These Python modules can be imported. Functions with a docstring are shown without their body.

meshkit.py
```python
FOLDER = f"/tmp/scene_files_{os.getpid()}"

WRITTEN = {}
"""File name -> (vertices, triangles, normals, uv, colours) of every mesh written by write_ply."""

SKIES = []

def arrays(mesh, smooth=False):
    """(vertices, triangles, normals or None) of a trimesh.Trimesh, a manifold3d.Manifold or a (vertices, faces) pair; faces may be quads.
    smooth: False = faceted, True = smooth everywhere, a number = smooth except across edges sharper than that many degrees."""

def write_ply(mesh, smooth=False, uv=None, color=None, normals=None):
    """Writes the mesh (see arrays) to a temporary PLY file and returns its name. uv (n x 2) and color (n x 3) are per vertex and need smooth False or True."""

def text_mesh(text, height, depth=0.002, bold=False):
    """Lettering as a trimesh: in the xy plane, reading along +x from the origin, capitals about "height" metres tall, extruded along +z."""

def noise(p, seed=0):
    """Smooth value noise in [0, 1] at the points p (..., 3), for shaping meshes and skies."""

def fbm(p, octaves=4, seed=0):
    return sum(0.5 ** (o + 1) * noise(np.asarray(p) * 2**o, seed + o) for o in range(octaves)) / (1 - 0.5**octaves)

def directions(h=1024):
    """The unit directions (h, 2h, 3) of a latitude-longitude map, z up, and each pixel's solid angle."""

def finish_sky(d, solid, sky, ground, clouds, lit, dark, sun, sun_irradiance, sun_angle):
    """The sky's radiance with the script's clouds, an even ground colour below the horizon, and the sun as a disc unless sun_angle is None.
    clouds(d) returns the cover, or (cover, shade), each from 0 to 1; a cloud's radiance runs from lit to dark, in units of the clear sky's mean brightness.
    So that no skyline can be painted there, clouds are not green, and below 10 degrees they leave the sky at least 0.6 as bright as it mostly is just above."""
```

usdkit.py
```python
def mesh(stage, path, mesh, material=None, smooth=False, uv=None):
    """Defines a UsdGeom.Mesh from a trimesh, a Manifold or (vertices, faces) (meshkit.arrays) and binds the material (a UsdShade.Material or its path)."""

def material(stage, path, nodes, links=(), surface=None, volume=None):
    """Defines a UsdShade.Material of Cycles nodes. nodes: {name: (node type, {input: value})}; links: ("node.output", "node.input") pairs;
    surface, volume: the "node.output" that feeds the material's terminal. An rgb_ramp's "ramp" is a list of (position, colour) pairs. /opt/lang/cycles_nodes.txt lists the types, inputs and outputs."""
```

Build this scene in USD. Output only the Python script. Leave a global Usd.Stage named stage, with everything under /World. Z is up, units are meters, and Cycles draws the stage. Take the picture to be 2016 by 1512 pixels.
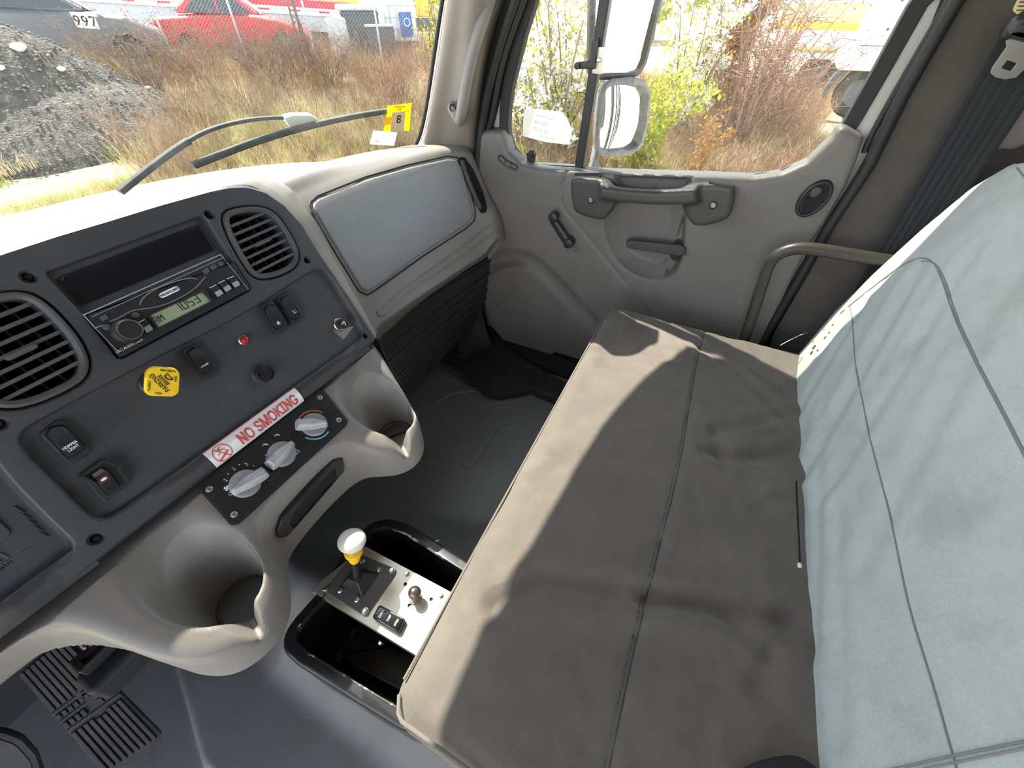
import math, random
import numpy as np, trimesh, usdkit, meshkit
import manifold3d as m3
from shapely.geometry import Polygon, LineString, Point
from shapely.ops import unary_union
from scipy.interpolate import CubicSpline
from pxr import Usd, UsdGeom, UsdLux, UsdShade, Gf, Sdf, Vt

random.seed(7); np.random.seed(7)
RNG = np.random.default_rng(11)
stage = Usd.Stage.CreateInMemory()
UsdGeom.SetStageUpAxis(stage, 'Z'); UsdGeom.SetStageMetersPerUnit(stage, 1.0)
W = UsdGeom.Xform.Define(stage, '/World'); stage.SetDefaultPrim(W.GetPrim())
UsdGeom.Scope.Define(stage, '/World/Looks')

# ------------------------------------------------------------------ camera, sky, sun, exposure
FPX = 757.0; CZ = 1.10                       # focal length in pixels of the 2016 px frame; the eye stands 1.1 m above the cab floor
RX = np.array([0.43930736, 0.62709639, -0.64324114])      # world axes in camera coordinates
RY = np.array([-0.89833682, 0.30666455, -0.31455971])
RZ = np.array([0.0, 0.7160356, 0.69806377])
RW = np.stack([RX, RY, RZ])
cam = UsdGeom.Camera.Define(stage, '/World/camera')
cam.CreateHorizontalApertureAttr(36.0); cam.CreateVerticalApertureAttr(27.0)
cam.CreateFocalLengthAttr(FPX / 2016 * 36.0); cam.CreateClippingRangeAttr(Gf.Vec2f(0.02, 500))
M4 = Gf.Matrix4d(1.0)
for k in range(3):
    M4.SetRow(k, Gf.Vec4d(*RW[:, k], 0))
M4.SetRow(3, Gf.Vec4d(0, 0, CZ, 1))
cam.AddTransformOp().Set(M4)
cam.CreateExposureAttr(0.35)

SUN = np.array([0.25, 0.503, 0.81]); SUN /= np.linalg.norm(SUN)      # direction towards the sun
dome = UsdLux.DomeLight.Define(stage, '/World/sky'); dome.CreateIntensityAttr(1.0)
usdkit.material(stage, '/World/Looks/sky_look', {
    's': ('sky_texture', {'sky_type': 'multiple_scattering', 'sun_disc': False, 'sun_elevation': float(math.asin(SUN[2])),
                          'sun_rotation': float(math.atan2(SUN[0], SUN[1])), 'altitude': 100.0, 'air_density': 1.0, 'aerosol_density': 2.0, 'ozone_density': 1.0}),
    'h': ('hsv', {'saturation': .42}), 'b': ('background_shader', {'strength': 0.225})}, [('s.color', 'h.color'), ('h.color', 'b.color')], surface='b.background')
UsdShade.MaterialBindingAPI.Apply(dome.GetPrim()).Bind(UsdShade.Material.Get(stage, '/World/Looks/sky_look'))
sun = UsdLux.DistantLight.Define(stage, '/World/sun')
sun.CreateAngleAttr(0.53); sun.CreateNormalizeAttr(True); sun.CreateIntensityAttr(3.1); sun.CreateColorAttr(Gf.Vec3f(1.0, 0.93, 0.82))
_z = SUN; _x = np.cross([0, 0, 1], _z); _x /= np.linalg.norm(_x); _y = np.cross(_z, _x)
sm = Gf.Matrix4d(1.0)
for k, r in enumerate((_x, _y, _z)):
    sm.SetRow(k, Gf.Vec4d(*r, 0))
sun.AddTransformOp().Set(sm)

# ------------------------------------------------------------------ helpers: from the photograph's pixels to points of the cab
def ray(px, py):
    return RW @ np.array([px - 1008.0, -(py - 756.0), -FPX])
def P(px, py, x=None, y=None, z=None):
    """The point of the plane x=, y= or z= (world) that is seen at a pixel."""
    d = ray(px, py)
    t = x / d[0] if x is not None else y / d[1] if y is not None else (z - CZ) / d[2]
    return d * t + np.array([0, 0, CZ])
class Plane:
    """A frame (origin, u, v, n): to and from plane coordinates."""
    def __init__(s, o, u, v):
        s.o = np.array(o, float); s.u = np.array(u, float); s.u /= np.linalg.norm(s.u)
        v = np.array(v, float); v -= s.u * (v @ s.u); s.v = v / np.linalg.norm(v); s.n = np.cross(s.u, s.v)
    def px(s, px, py, w=0.0):
        d = ray(px, py); e = np.array([0, 0, CZ]); t = ((s.o + w * s.n - e) @ s.n) / (d @ s.n); q = e + d * t - s.o
        return np.array([q @ s.u, q @ s.v])
    def poly(s, pts, w=0.0):
        return [tuple(s.px(*p, w)) for p in pts]
    def to(s, m):
        """A mesh in plane coordinates (u, v, n) to the world."""
        m = tm(m).copy(); v = m.vertices; m.vertices = s.o + v[:, :1] * s.u + v[:, 1:2] * s.v + v[:, 2:3] * s.n
        return m
    def pt(s, u, v, w=0.0):
        return s.o + u * s.u + v * s.v + w * s.n

def tm(m):
    if isinstance(m, trimesh.Trimesh): return m
    v, f, _ = meshkit.arrays(m); return trimesh.Trimesh(v, f, process=False)
def cat(*ms):
    return trimesh.util.concatenate([tm(m) for m in ms])
def man(m):
    m = tm(m); return m3.Manifold(m3.Mesh(np.asarray(m.vertices, np.float32), np.asarray(m.faces, np.uint32)))
def chaikin(p, n=3):
    p = np.array(p, float)
    for _ in range(n):
        q = np.roll(p, -1, 0); p = np.stack([p * .75 + q * .25, p * .25 + q * .75], 1).reshape(-1, 2)
    return p
def shp(pts, r=0.0, n=6):
    """A polygon of points with its corners rounded by r."""
    p = pts if hasattr(pts, 'area') else Polygon(pts)
    if not p.is_valid: p = p.buffer(0)
    if r: p = p.buffer(-r, quad_segs=n).buffer(2 * r, quad_segs=n).buffer(-r, quad_segs=n)
    return p
def ext(p, w0, w1, bev=0.0, steps=3):
    """A polygon extruded from w0 to w1, its upper edge rounded by bev."""
    def one(q, a, b):
        gs = [g for g in getattr(q, 'geoms', [q]) if g.geom_type == 'Polygon' and g.area > 1e-10]
        out = []
        for g in gs:
            e = trimesh.creation.extrude_polygon(g, b - a, engine='earcut'); e.apply_translation([0, 0, a]); out.append(e)
        return out
    if not bev: return cat(*one(p, w0, w1))
    ms = one(p, w0, w1 - bev); body = m3.Manifold.batch_boolean([man(x) for x in ms], m3.OpType.Add)
    a0 = 0
    for k in range(steps):
        a1 = math.pi / 2 * (k + 1) / steps
        q = p.buffer(-bev * (1 - math.cos((a0 + a1) / 2)), quad_segs=4)
        for x in one(q, w1 - bev + bev * math.sin(a0) - 1e-5, w1 - bev + bev * math.sin(a1)): body += man(x)
        a0 = a1
    return tm(body)
def loft(p, levels):
    """Smooth bevelled slab: the outline of p resampled, inset by each (inset, height); first ring closed below, last above."""
    p = Polygon(p.exterior); n = max(24, int(p.length / 0.004)); n = min(n, 240)
    base = np.array([p.exterior.interpolate(t, normalized=True).coords[0] for t in np.arange(n) / n])
    if Polygon(base).exterior.is_ccw is False: base = base[::-1]
    e = np.roll(base, -1, 0) - np.roll(base, 1, 0); e /= np.linalg.norm(e, axis=1)[:, None]; nin = np.stack([-e[:, 1], e[:, 0]], 1)
    rings = [np.column_stack([base + nin * i, np.full(n, h)]) for i, h in levels]
    v = np.vstack(rings); f = []
    for k in range(len(rings) - 1):
        a = k * n + np.arange(n); b = k * n + (np.arange(n) + 1) % n
        f += [np.column_stack([a, b, b + n]), np.column_stack([a, b + n, a + n])]
    f = np.vstack(f)
    for ring, flip in ((0, True), (len(rings) - 1, False)):
        tri = np.asarray(m3.triangulate([rings[ring][:, :2].copy()]))
        f = np.vstack([f, (tri[:, ::-1] if flip else tri) + ring * n])
    return trimesh.Trimesh(v, f, process=False)
def slab(p, h, bev=0.0015, base=0.0):
    b = bev
    return loft(p, [(0, base), (0, base + h - b), (b * .3, base + h - b * .3), (b, base + h)])
def box(c, s):
    b = trimesh.creation.box(s); b.apply_translation(c); return b
def rbox(c, s, r, n=8):
    """A box with rounded edges: the hull of eight spheres."""
    s = np.array(s, float) / 2 - r; sp = m3.Manifold.sphere(r, n)
    return tm(m3.Manifold.batch_hull([sp.translate([a * s[0], b * s[1], d * s[2]]) for a in (-1, 1) for b in (-1, 1) for d in (-1, 1)]).translate(list(map(float, c))))
def frame_of(d):
    d = np.array(d, float); d /= np.linalg.norm(d); a = np.array([0, 0, 1.0]) if abs(d[2]) < .9 else np.array([1.0, 0, 0])
    x = np.cross(a, d); x /= np.linalg.norm(x); return x, np.cross(d, x), d
def cyl(a, b, r0, r1=None, n=24, bev=0.0):
    a, b = np.array(a, float), np.array(b, float); x, y, d = frame_of(b - a); L = np.linalg.norm(b - a); r1 = r0 if r1 is None else r1
    prof = [(0, 0), (r0, 0), (r1, L)] if not bev else [(0, 0), (r0, 0), (r1, L - bev), (r1 - bev * .3, L - bev * .3), (r1 - bev, L)]
    return lathe(prof + [(0, L)], a, d, n)
def lathe(prof, o=(0, 0, 0), d=(0, 0, 1), n=24):
    x, y, d = frame_of(d); t = np.arange(n) * 2 * np.pi / n; V = []; F = []
    for r, h in prof:
        V.append(np.array(o) + np.outer(np.cos(t) * r, x) + np.outer(np.sin(t) * r, y) + d * h)
    for k in range(len(prof) - 1):
        i = np.arange(n); j = (i + 1) % n
        F += [np.column_stack([k * n + i, k * n + j, (k + 1) * n + j]), np.column_stack([k * n + i, (k + 1) * n + j, (k + 1) * n + i])]
    m = trimesh.Trimesh(np.vstack(V), np.vstack(F), process=False); m.merge_vertices(digits_vertex=7)
    m.update_faces(m.nondegenerate_faces()); return m
def spline(pts, n):
    pts = np.array(pts, float)
    if len(pts) == 2: return pts[0] + np.linspace(0, 1, n)[:, None] * (pts[1] - pts[0])
    t = np.concatenate([[0], np.cumsum(np.sqrt(np.linalg.norm(np.diff(pts, axis=0), axis=1)) + 1e-9)])
    return CubicSpline(t, pts)(np.linspace(0, t[-1], n))
def tube(path, r, n=10, flat=None, up=(0, 0, 1)):
    """A tube along a path; r a radius or one per point; flat = (half width along up x d, half height) gives a flat section."""
    p = np.array(path, float); k = len(p); d = np.gradient(p, axis=0); d /= np.linalg.norm(d, axis=1)[:, None] + 1e-12
    rr = np.broadcast_to(np.asarray(r, float), (k,)); t = np.arange(n) * 2 * np.pi / n; V = []
    x = None
    for i in range(k):
        if flat is not None or x is None:
            u = np.array(up, float); u = u - d[i] * (u @ d[i])
            if np.linalg.norm(u) < 1e-3: u = frame_of(d[i])[0]
            y = u / np.linalg.norm(u); x = np.cross(y, d[i])
        else:
            x = x - d[i] * (x @ d[i]); x /= np.linalg.norm(x); y = np.cross(d[i], x)
        a, b = (rr[i], rr[i]) if flat is None else flat
        ct, st = np.cos(t), np.sin(t)
        if flat is not None: ct, st = np.sign(ct) * abs(ct) ** .5, np.sign(st) * abs(st) ** .5
        V.append(p[i] + np.outer(ct * a, x) + np.outer(st * b, y))
    F = []
    for q in range(k - 1):
        i = np.arange(n); j = (i + 1) % n
        F += [np.column_stack([q * n + i, q * n + j, (q + 1) * n + j]), np.column_stack([q * n + i, (q + 1) * n + j, (q + 1) * n + i])]
    V = np.vstack(V); m = len(V); V = np.vstack([V, p[:1], p[-1:]]); i = np.arange(n); j = (i + 1) % n
    F += [np.column_stack([j, i, np.full(n, m)]), np.column_stack([(k - 1) * n + i, (k - 1) * n + j, np.full(n, m + 1)])]
    return trimesh.Trimesh(V, np.vstack(F), process=False)
def patch(rows, nu=6, nv=6, thick=0.0, away=None):
    """A smooth surface through a grid of points (rows x columns); thick > 0 makes it a solid on the side away from the given point."""
    g = np.array(rows, float); R, C = g.shape[:2]
    tc = np.concatenate([[0], np.cumsum(np.linalg.norm(np.diff(g, axis=1), axis=2).mean(0))]); tr = np.concatenate([[0], np.cumsum(np.linalg.norm(np.diff(g, axis=0), axis=2).mean(1))])
    from scipy.interpolate import PchipInterpolator as PI
    def fine(t, k): return np.concatenate([np.linspace(t[i], t[i + 1], k, endpoint=False) for i in range(len(t) - 1)] + [[t[-1]]])
    g = PI(tc, g, axis=1)(fine(tc, nu)); g = PI(tr, g, axis=0)(fine(tr, nv))
    return sheet(g, thick, away)
def sheet(g, thick=0.0, away=None):
    R, C = g.shape[:2]; v = g.reshape(-1, 3); i = np.arange(R * C).reshape(R, C)
    q = np.stack([i[:-1, :-1], i[:-1, 1:], i[1:, 1:], i[1:, :-1]], -1).reshape(-1, 4)
    f = np.vstack([q[:, [0, 1, 2]], q[:, [0, 2, 3]]])
    if not thick: return trimesh.Trimesh(v, f, process=False)
    n = meshkit.arrays((v, f), True)[2]
    e = np.array([0, 0, CZ]) if away is None else np.array(away, float)
    if ((v - e) * n).sum() > 0: f = f[:, ::-1]; n = -n           # n towards the eye
    m = len(v); V = np.vstack([v, v - n * thick])
    rim = np.concatenate([i[0, :], i[1:, -1], i[-1, -2::-1], i[-2:0:-1, 0]])
    a, b = rim, np.roll(rim, -1)
    F = np.vstack([f, f[:, ::-1] + m, np.column_stack([a, b, b + m]), np.column_stack([a, b + m, a + m])])
    t = trimesh.Trimesh(V, F, process=False); trimesh.repair.fix_normals(t); return t
def nets(f, lo, hi, h):
    """Surface of f(X, Y, Z) < 0 on a grid of step h (surface nets)."""
    ax = [np.arange(a, b + h, h) for a, b in zip(lo, hi)]
    X, Y, Z = np.meshgrid(*ax, indexing='ij', sparse=True)
    v = np.asarray(f(X, Y, Z), np.float32) + np.zeros([len(a) for a in ax], np.float32)
    s = v < 0; c = np.zeros([n - 1 for n in v.shape], np.int8)
    for a, b, d in np.ndindex(2, 2, 2): c += s[a:a + c.shape[0], b:b + c.shape[1], d:d + c.shape[2]]
    cells = np.argwhere((c > 0) & (c < 8)); idx = np.full(c.shape, -1, np.int64); idx[tuple(cells.T)] = np.arange(len(cells))
    acc = np.zeros((len(cells), 3)); cnt = np.zeros(len(cells))
    cor = list(np.ndindex(2, 2, 2))
    for a in range(8):
        for b in range(a + 1, 8):
            A, B = np.array(cor[a]), np.array(cor[b])
            if np.abs(A - B).sum() != 1: continue
            va, vb = v[tuple((cells + A).T)], v[tuple((cells + B).T)]; m = (va < 0) != (vb < 0)
            t = np.where(m, va / np.where(m, va - vb, 1), 0)[:, None]
            acc += np.where(m[:, None], A + t * (B - A), 0); cnt += m
    pts = np.array(lo) + (cells + acc / cnt[:, None]) * h
    F = []
    for k in range(3):
        sl0 = [slice(None)] * 3; sl1 = [slice(None)] * 3; sl0[k] = slice(0, -1); sl1[k] = slice(1, None)
        s0, s1 = s[tuple(sl0)], s[tuple(sl1)]; e = np.argwhere(s0 != s1); i, j = (k + 1) % 3, (k + 2) % 3
        e = e[(e[:, i] > 0) & (e[:, j] > 0) & (e[:, i] < v.shape[i] - 1) & (e[:, j] < v.shape[j] - 1)]
        fl = s0[tuple(e.T)]; q = []
        for di, dj in ((-1, -1), (0, -1), (0, 0), (-1, 0)):
            o = e.copy(); o[:, i] += di; o[:, j] += dj; q.append(idx[tuple(o.T)])
        q = np.stack(q, 1); q[~fl] = q[~fl][:, ::-1]; F.append(q)
    q = np.vstack(F); q = q[(q >= 0).all(1)]
    return trimesh.Trimesh(pts, np.vstack([q[:, [0, 1, 2]], q[:, [0, 2, 3]]]), process=False)
def smin(a, b, k):
    h = np.clip(.5 + .5 * (b - a) / k, 0, 1); return b * (1 - h) + a * h - k * h * (1 - h)
def smax(a, b, k): return -smin(-a, -b, k)
def pd(poly, X, Y):
    """Signed distance to a polygon (negative inside) on the points X, Y."""
    p = np.array(poly, float); X, Y = np.broadcast_arrays(X, Y); sh = X.shape; x, y = X.ravel(), Y.ravel()
    d = np.full(x.shape, 1e9); ins = np.zeros(x.shape, bool)
    for (ax, ay), (bx, by) in zip(p, np.roll(p, -1, 0)):
        ex, ey = bx - ax, by - ay; wx, wy = x - ax, y - ay; t = np.clip((wx * ex + wy * ey) / (ex * ex + ey * ey + 1e-18), 0, 1)
        d = np.minimum(d, (wx - ex * t) ** 2 + (wy - ey * t) ** 2)
        c = (ay > y) != (by > y); ins ^= c & (x < (bx - ax) * (y - ay) / (by - ay + 1e-18) + ax)
    return (np.sqrt(d) * np.where(ins, -1, 1)).reshape(sh)
def ld(line, X, Y):
    """Distance to a polyline."""
    p = np.array(line, float); X, Y = np.broadcast_arrays(X, Y); d = np.full(X.shape, 1e9)
    for (ax, ay), (bx, by) in zip(p[:-1], p[1:]):
        ex, ey = bx - ax, by - ay; wx, wy = X - ax, Y - ay; t = np.clip((wx * ex + wy * ey) / (ex * ex + ey * ey + 1e-18), 0, 1)
        d = np.minimum(d, (wx - ex * t) ** 2 + (wy - ey * t) ** 2)
    return np.sqrt(d)
def text(s, h, depth=0.0006, bold=False, center=True, squeeze=1.0):
    m = meshkit.text_mesh(s, h, depth, bold); v = m.vertices.copy()
    if center: v[:, :2] -= (v[:, :2].min(0) + v[:, :2].max(0)) / 2
    v[:, 0] *= squeeze; m.vertices = v; return m
def rot2(m, deg):
    m = tm(m).copy(); a = math.radians(deg); v = m.vertices.copy(); x, y = v[:, 0].copy(), v[:, 1].copy()
    v[:, 0], v[:, 1] = x * math.cos(a) - y * math.sin(a), x * math.sin(a) + y * math.cos(a); m.vertices = v; return m
def mv(m, *d):
    m = tm(m).copy(); m.apply_translation(d); return m

# ------------------------------------------------------------------ helpers: things, parts, names
NAMES = {}
def numbered(parent, name):
    k = NAMES.get((parent, name), 0); NAMES[(parent, name)] = k + 1
    return name if k == 0 else f'{name}_{k:03d}'
def keys(prim, label=None, cat=None, group=None, kind=None):
    for k, v in (('label', label), ('category', cat), ('group', group), ('kind', kind)):
        if v: prim.SetCustomDataByKey(k, v)
class Thing:
    """A thing: an Xform at its base; part() adds a mesh given in world coordinates."""
    def __init__(s, name, label, cat, group=None, kind=None, loc=(0, 0, 0)):
        s.path = '/World/' + numbered('/World', name); s.loc = np.array(loc, float)
        s.x = UsdGeom.Xform.Define(stage, s.path); s.x.AddTranslateOp().Set(Gf.Vec3d(*map(float, s.loc)))
        keys(s.x.GetPrim(), label, cat, group, kind)
    def part(s, name, mesh, mat, parent=None, smooth=35, label=None, kind=None):
        par = parent or s.path; path = par + '/' + numbered(par, name); m = tm(mesh).copy(); m.vertices = m.vertices - s.loc
        keys(usdkit.mesh(stage, path, m, LOOK[mat], smooth).GetPrim(), label, kind=kind); return path
    def copy(s, label, loc, rz=0.0, scale=None):
        """Another thing that references this one's parts."""
        prim = s.x.GetPrim(); was = prim.GetCustomData(); path = '/World/' + numbered('/World', prim.GetName())
        o = UsdGeom.Xform.Define(stage, path); o.AddTranslateOp().Set(Gf.Vec3d(*map(float, loc)))
        o.AddRotateZOp().Set(float(rz))
        if scale: o.AddScaleOp().Set(Gf.Vec3f(*np.broadcast_to(scale, 3).astype(float).tolist()))
        for c in prim.GetChildren():
            k = stage.DefinePrim(path + '/' + c.GetName(), c.GetTypeName()); k.GetReferences().AddInternalReference(c.GetPath())
        keys(o.GetPrim(), label, was.get('category'), was.get('group'), was.get('kind')); return o
def single(name, mesh, mat, label=None, cat=None, group=None, kind=None, smooth=35):
    path = '/World/' + numbered('/World', name)
    keys(usdkit.mesh(stage, path, tm(mesh), LOOK[mat], smooth).GetPrim(), label, cat, group, kind); return path

# ------------------------------------------------------------------ looks
LOOK = {}
def look(name, col, rough=0.5, col2=None, vs=6.0, bump=0.0, bs=300.0, metal=0.0, spec=0.5, stain=None, ss=3.0, s0=.55, s1=.75, sheen=0.0, coat=0.0, stretch=None, detail=4.0, emit=0.0, bdist=0.001):
    """Procedural surface: colour broken up by noise (col to col2), an optional stain, fine relief."""
    N = {'g': ('geometry', {}), 'p': ('principled_bsdf', {'roughness': rough, 'metallic': metal, 'specular_ior_level': spec})}; L = []
    if sheen: N['p'][1].update(sheen_weight=sheen, sheen_roughness=.4)
    if coat: N['p'][1].update(coat_weight=coat, coat_roughness=.1)
    pos = 'g.position'
    if stretch:
        N['m'] = ('mapping', {'scale': stretch}); L.append(('g.position', 'm.vector')); pos = 'm.vector'
    if col2 is None: N['p'][1]['base_color'] = col
    else:
        N['n'] = ('noise_texture', {'scale': vs, 'detail': detail, 'roughness': .6}); L.append((pos, 'n.vector'))
        N['r'] = ('rgb_ramp', {'ramp': [(.3, col), (.7, col2)]}); L.append(('n.fac', 'r.fac')); c = 'r.color'
        if stain is not None:
            N['n2'] = ('noise_texture', {'scale': ss, 'detail': 8.0, 'roughness': .65}); L.append(('g.position', 'n2.vector'))
            N['k'] = ('map_range', {'from_min': s0, 'from_max': s1, 'clamp': True}); L.append(('n2.fac', 'k.value'))
            N['x'] = ('mix_color', {'b': stain}); L += [('k.result', 'x.fac'), (c, 'x.a')]; c = 'x.result'
        L.append((c, 'p.base_color'))
    if emit: N['p'][1].update(emission_color=col, emission_strength=emit)
    if bump:
        N['bn'] = ('noise_texture', {'scale': bs, 'detail': 2.0}); L.append((pos, 'bn.vector'))
        N['b'] = ('bump', {'strength': bump, 'distance': bdist}); L += [('bn.fac', 'b.height'), ('b.normal', 'p.normal')]
    LOOK[name] = usdkit.material(stage, '/World/Looks/' + name, N, L, surface='p.BSDF')
def pane(name, tint=(1, 1, 1), rough=0.0, f=1.0):
    """Thin window glass that lets sunlight pass."""
    LOOK[name] = usdkit.material(stage, '/World/Looks/' + name, {
        't': ('transparent_bsdf', {'color': tint}), 'g': ('glossy_bsdf', {'color': (1, 1, 1), 'roughness': rough}), 'f': ('layer_weight', {'blend': .5}), 'w': ('math', {'math_type': 'power', 'value2': 4.5}), 'k': ('math', {'math_type': 'multiply_add', 'value2': .75, 'value3': .022}), 'x': ('mix_closure', {})},
        [('f.facing', 'w.value1'), ('w.value', 'k.value1'), ('k.value', 'x.fac'), ('t.BSDF', 'x.closure1'), ('g.BSDF', 'x.closure2')], surface='x.closure')
def leafy(name, col, col2, tr=0.4, vs=3.0):
    LOOK[name] = usdkit.material(stage, '/World/Looks/' + name, {
        'o': ('object_info', {}), 'g': ('geometry', {}), 'n': ('noise_texture', {'scale': vs, 'detail': 2.0}), 'a': ('math', {'math_type': 'add'}), 'h': ('math', {'math_type': 'multiply', 'value2': .5}),
        'r': ('rgb_ramp', {'ramp': [(.25, col), (.75, col2)]}), 'd': ('diffuse_bsdf', {}), 't': ('translucent_bsdf', {}), 'x': ('mix_closure', {'fac': tr})},
        [('g.position', 'n.vector'), ('n.fac', 'a.value1'), ('g.random_per_island', 'a.value2'), ('a.value', 'h.value1'), ('h.value', 'r.fac'), ('r.color', 'd.color'), ('r.color', 't.color'), ('d.BSDF', 'x.closure1'), ('t.BSDF', 'x.closure2')], surface='x.closure')
look('taupe', (.205, .186, .168), .48, (.235, .214, .193), 5, bump=.35, bs=900, stain=(.19, .17, .15), ss=4, bdist=.0006)
look('taupe_smooth', (.185, .168, .154), .40, (.21, .192, .176), 6, bump=.15, bs=700, bdist=.0005)
look('graphite', (.033, .034, .038), .42, (.042, .042, .046), 7, bump=.3, bs=1200, stain=(.075, .066, .055), ss=5, s0=.56, s1=.8, bdist=.0005)
look('graphite_dusty', (.050, .050, .054), .5, (.070, .066, .064), 9, bump=.2, bs=900, bdist=.0005)
look('lid_grey', (.185, .180, .178), .42, (.205, .20, .197), 6, bump=.4, bs=600, bdist=.0007)
look('black_plastic', (.012, .012, .013), .35, (.018, .018, .019), 12, bump=.1, bs=900)
look('black_matte', (.010, .010, .011), .7)
look('hole_black', (.004, .004, .004), .9)
look('gloss_black', (.006, .006, .007), .12)
look('rubber', (.008, .008, .008), .6, (.014, .0135, .013), 14, bump=.2, bs=500)
look('door_trim', (.122, .110, .096), .5, (.145, .131, .116), 4, bump=.3, bs=1000, stain=(.10, .09, .08), ss=3, bdist=.0005)
look('handle_brown', (.036, .033, .030), .4, (.046, .042, .038), 8, bump=.15, bs=900)
look('white_paint', (.72, .72, .68), .3)
look('hood_white', (.80, .80, .78), .25)
look('pillar_fabric', (.062, .053, .045), .85, (.082, .070, .059), 9, bump=.3, bs=1500, stain=(.045, .038, .032), ss=5)
look('headliner', (.30, .28, .26), .9)
look('floor_vinyl', (.135, .137, .138), .45, (.17, .172, .168), 4, bump=.45, bs=420, stain=(.13, .12, .105), ss=3.5, bdist=.0006)
look('mat_black', (.014, .014, .014), .55, (.030, .028, .026), 10, bump=.3, bs=400)
look('kick_black', (.020, .020, .020), .6, (.034, .032, .029), 12, bump=.5, bs=500, bdist=.001)
look('tub_black', (.010, .010, .011), .28, (.016, .016, .017), 9, bump=.25, bs=120, stain=(.20, .17, .14), ss=14, s0=.68, s1=.72)
look('chipped_edge', (.012, .012, .012), .35, (.02, .02, .02), 20, stain=(.50, .46, .41), ss=26, s0=.53, s1=.57)
look('steel', (.60, .54, .45), .35, (.66, .61, .53), 14, metal=.85, stain=(.45, .33, .20), ss=9, s0=.62, s1=.85, bump=.05, bs=200)
look('bright_metal', (.55, .53, .50), .28, metal=1.0)
look('dull_metal', (.33, .31, .29), .4, metal=.9)
look('yellow', (.83, .52, .02), .32)
look('ink_black', (.015, .012, .010), .6)
look('ink_red', (.50, .03, .035), .5, (.62, .12, .12), 120)
look('ink_white', (.78, .78, .78), .6)
look('ink_blue', (.20, .50, .58), .5)
look('sticker_white', (.74, .72, .71), .4, (.80, .78, .77), 30)
look('red_lens', (.36, .010, .018), .12, coat=.6)
look('lcd', (.27, .33, .20), .25)
look('knob_grey', (.36, .37, .38), .4, (.47, .48, .49), 22, bump=.2, bs=160, stain=(.20, .20, .20), ss=60, s0=.58, s1=.66)
look('knob_disc', (.24, .245, .26), .42, (.30, .305, .32), 20, bump=.2, bs=160)
look('ball_white', (.72, .68, .62), .25)
look('boot', (.014, .014, .014), .35, bump=.1, bs=200)
look('plate_dark', (.075, .072, .067), .5, (.10, .096, .09), 16, bump=.2, bs=500)
look('belt', (.006, .006, .007), .8, (.009, .009, .010), 40, bump=.4, bs=900, stretch=(1, 6, 6))
look('cushion_side', (.140, .120, .103), .9, (.165, .143, .122), 7, bump=.5, bs=1100, sheen=.12, bdist=.001)
look('thread', (.045, .040, .036), .9)
look('mirror', (.92, .92, .92), .01, metal=1.0)
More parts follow.
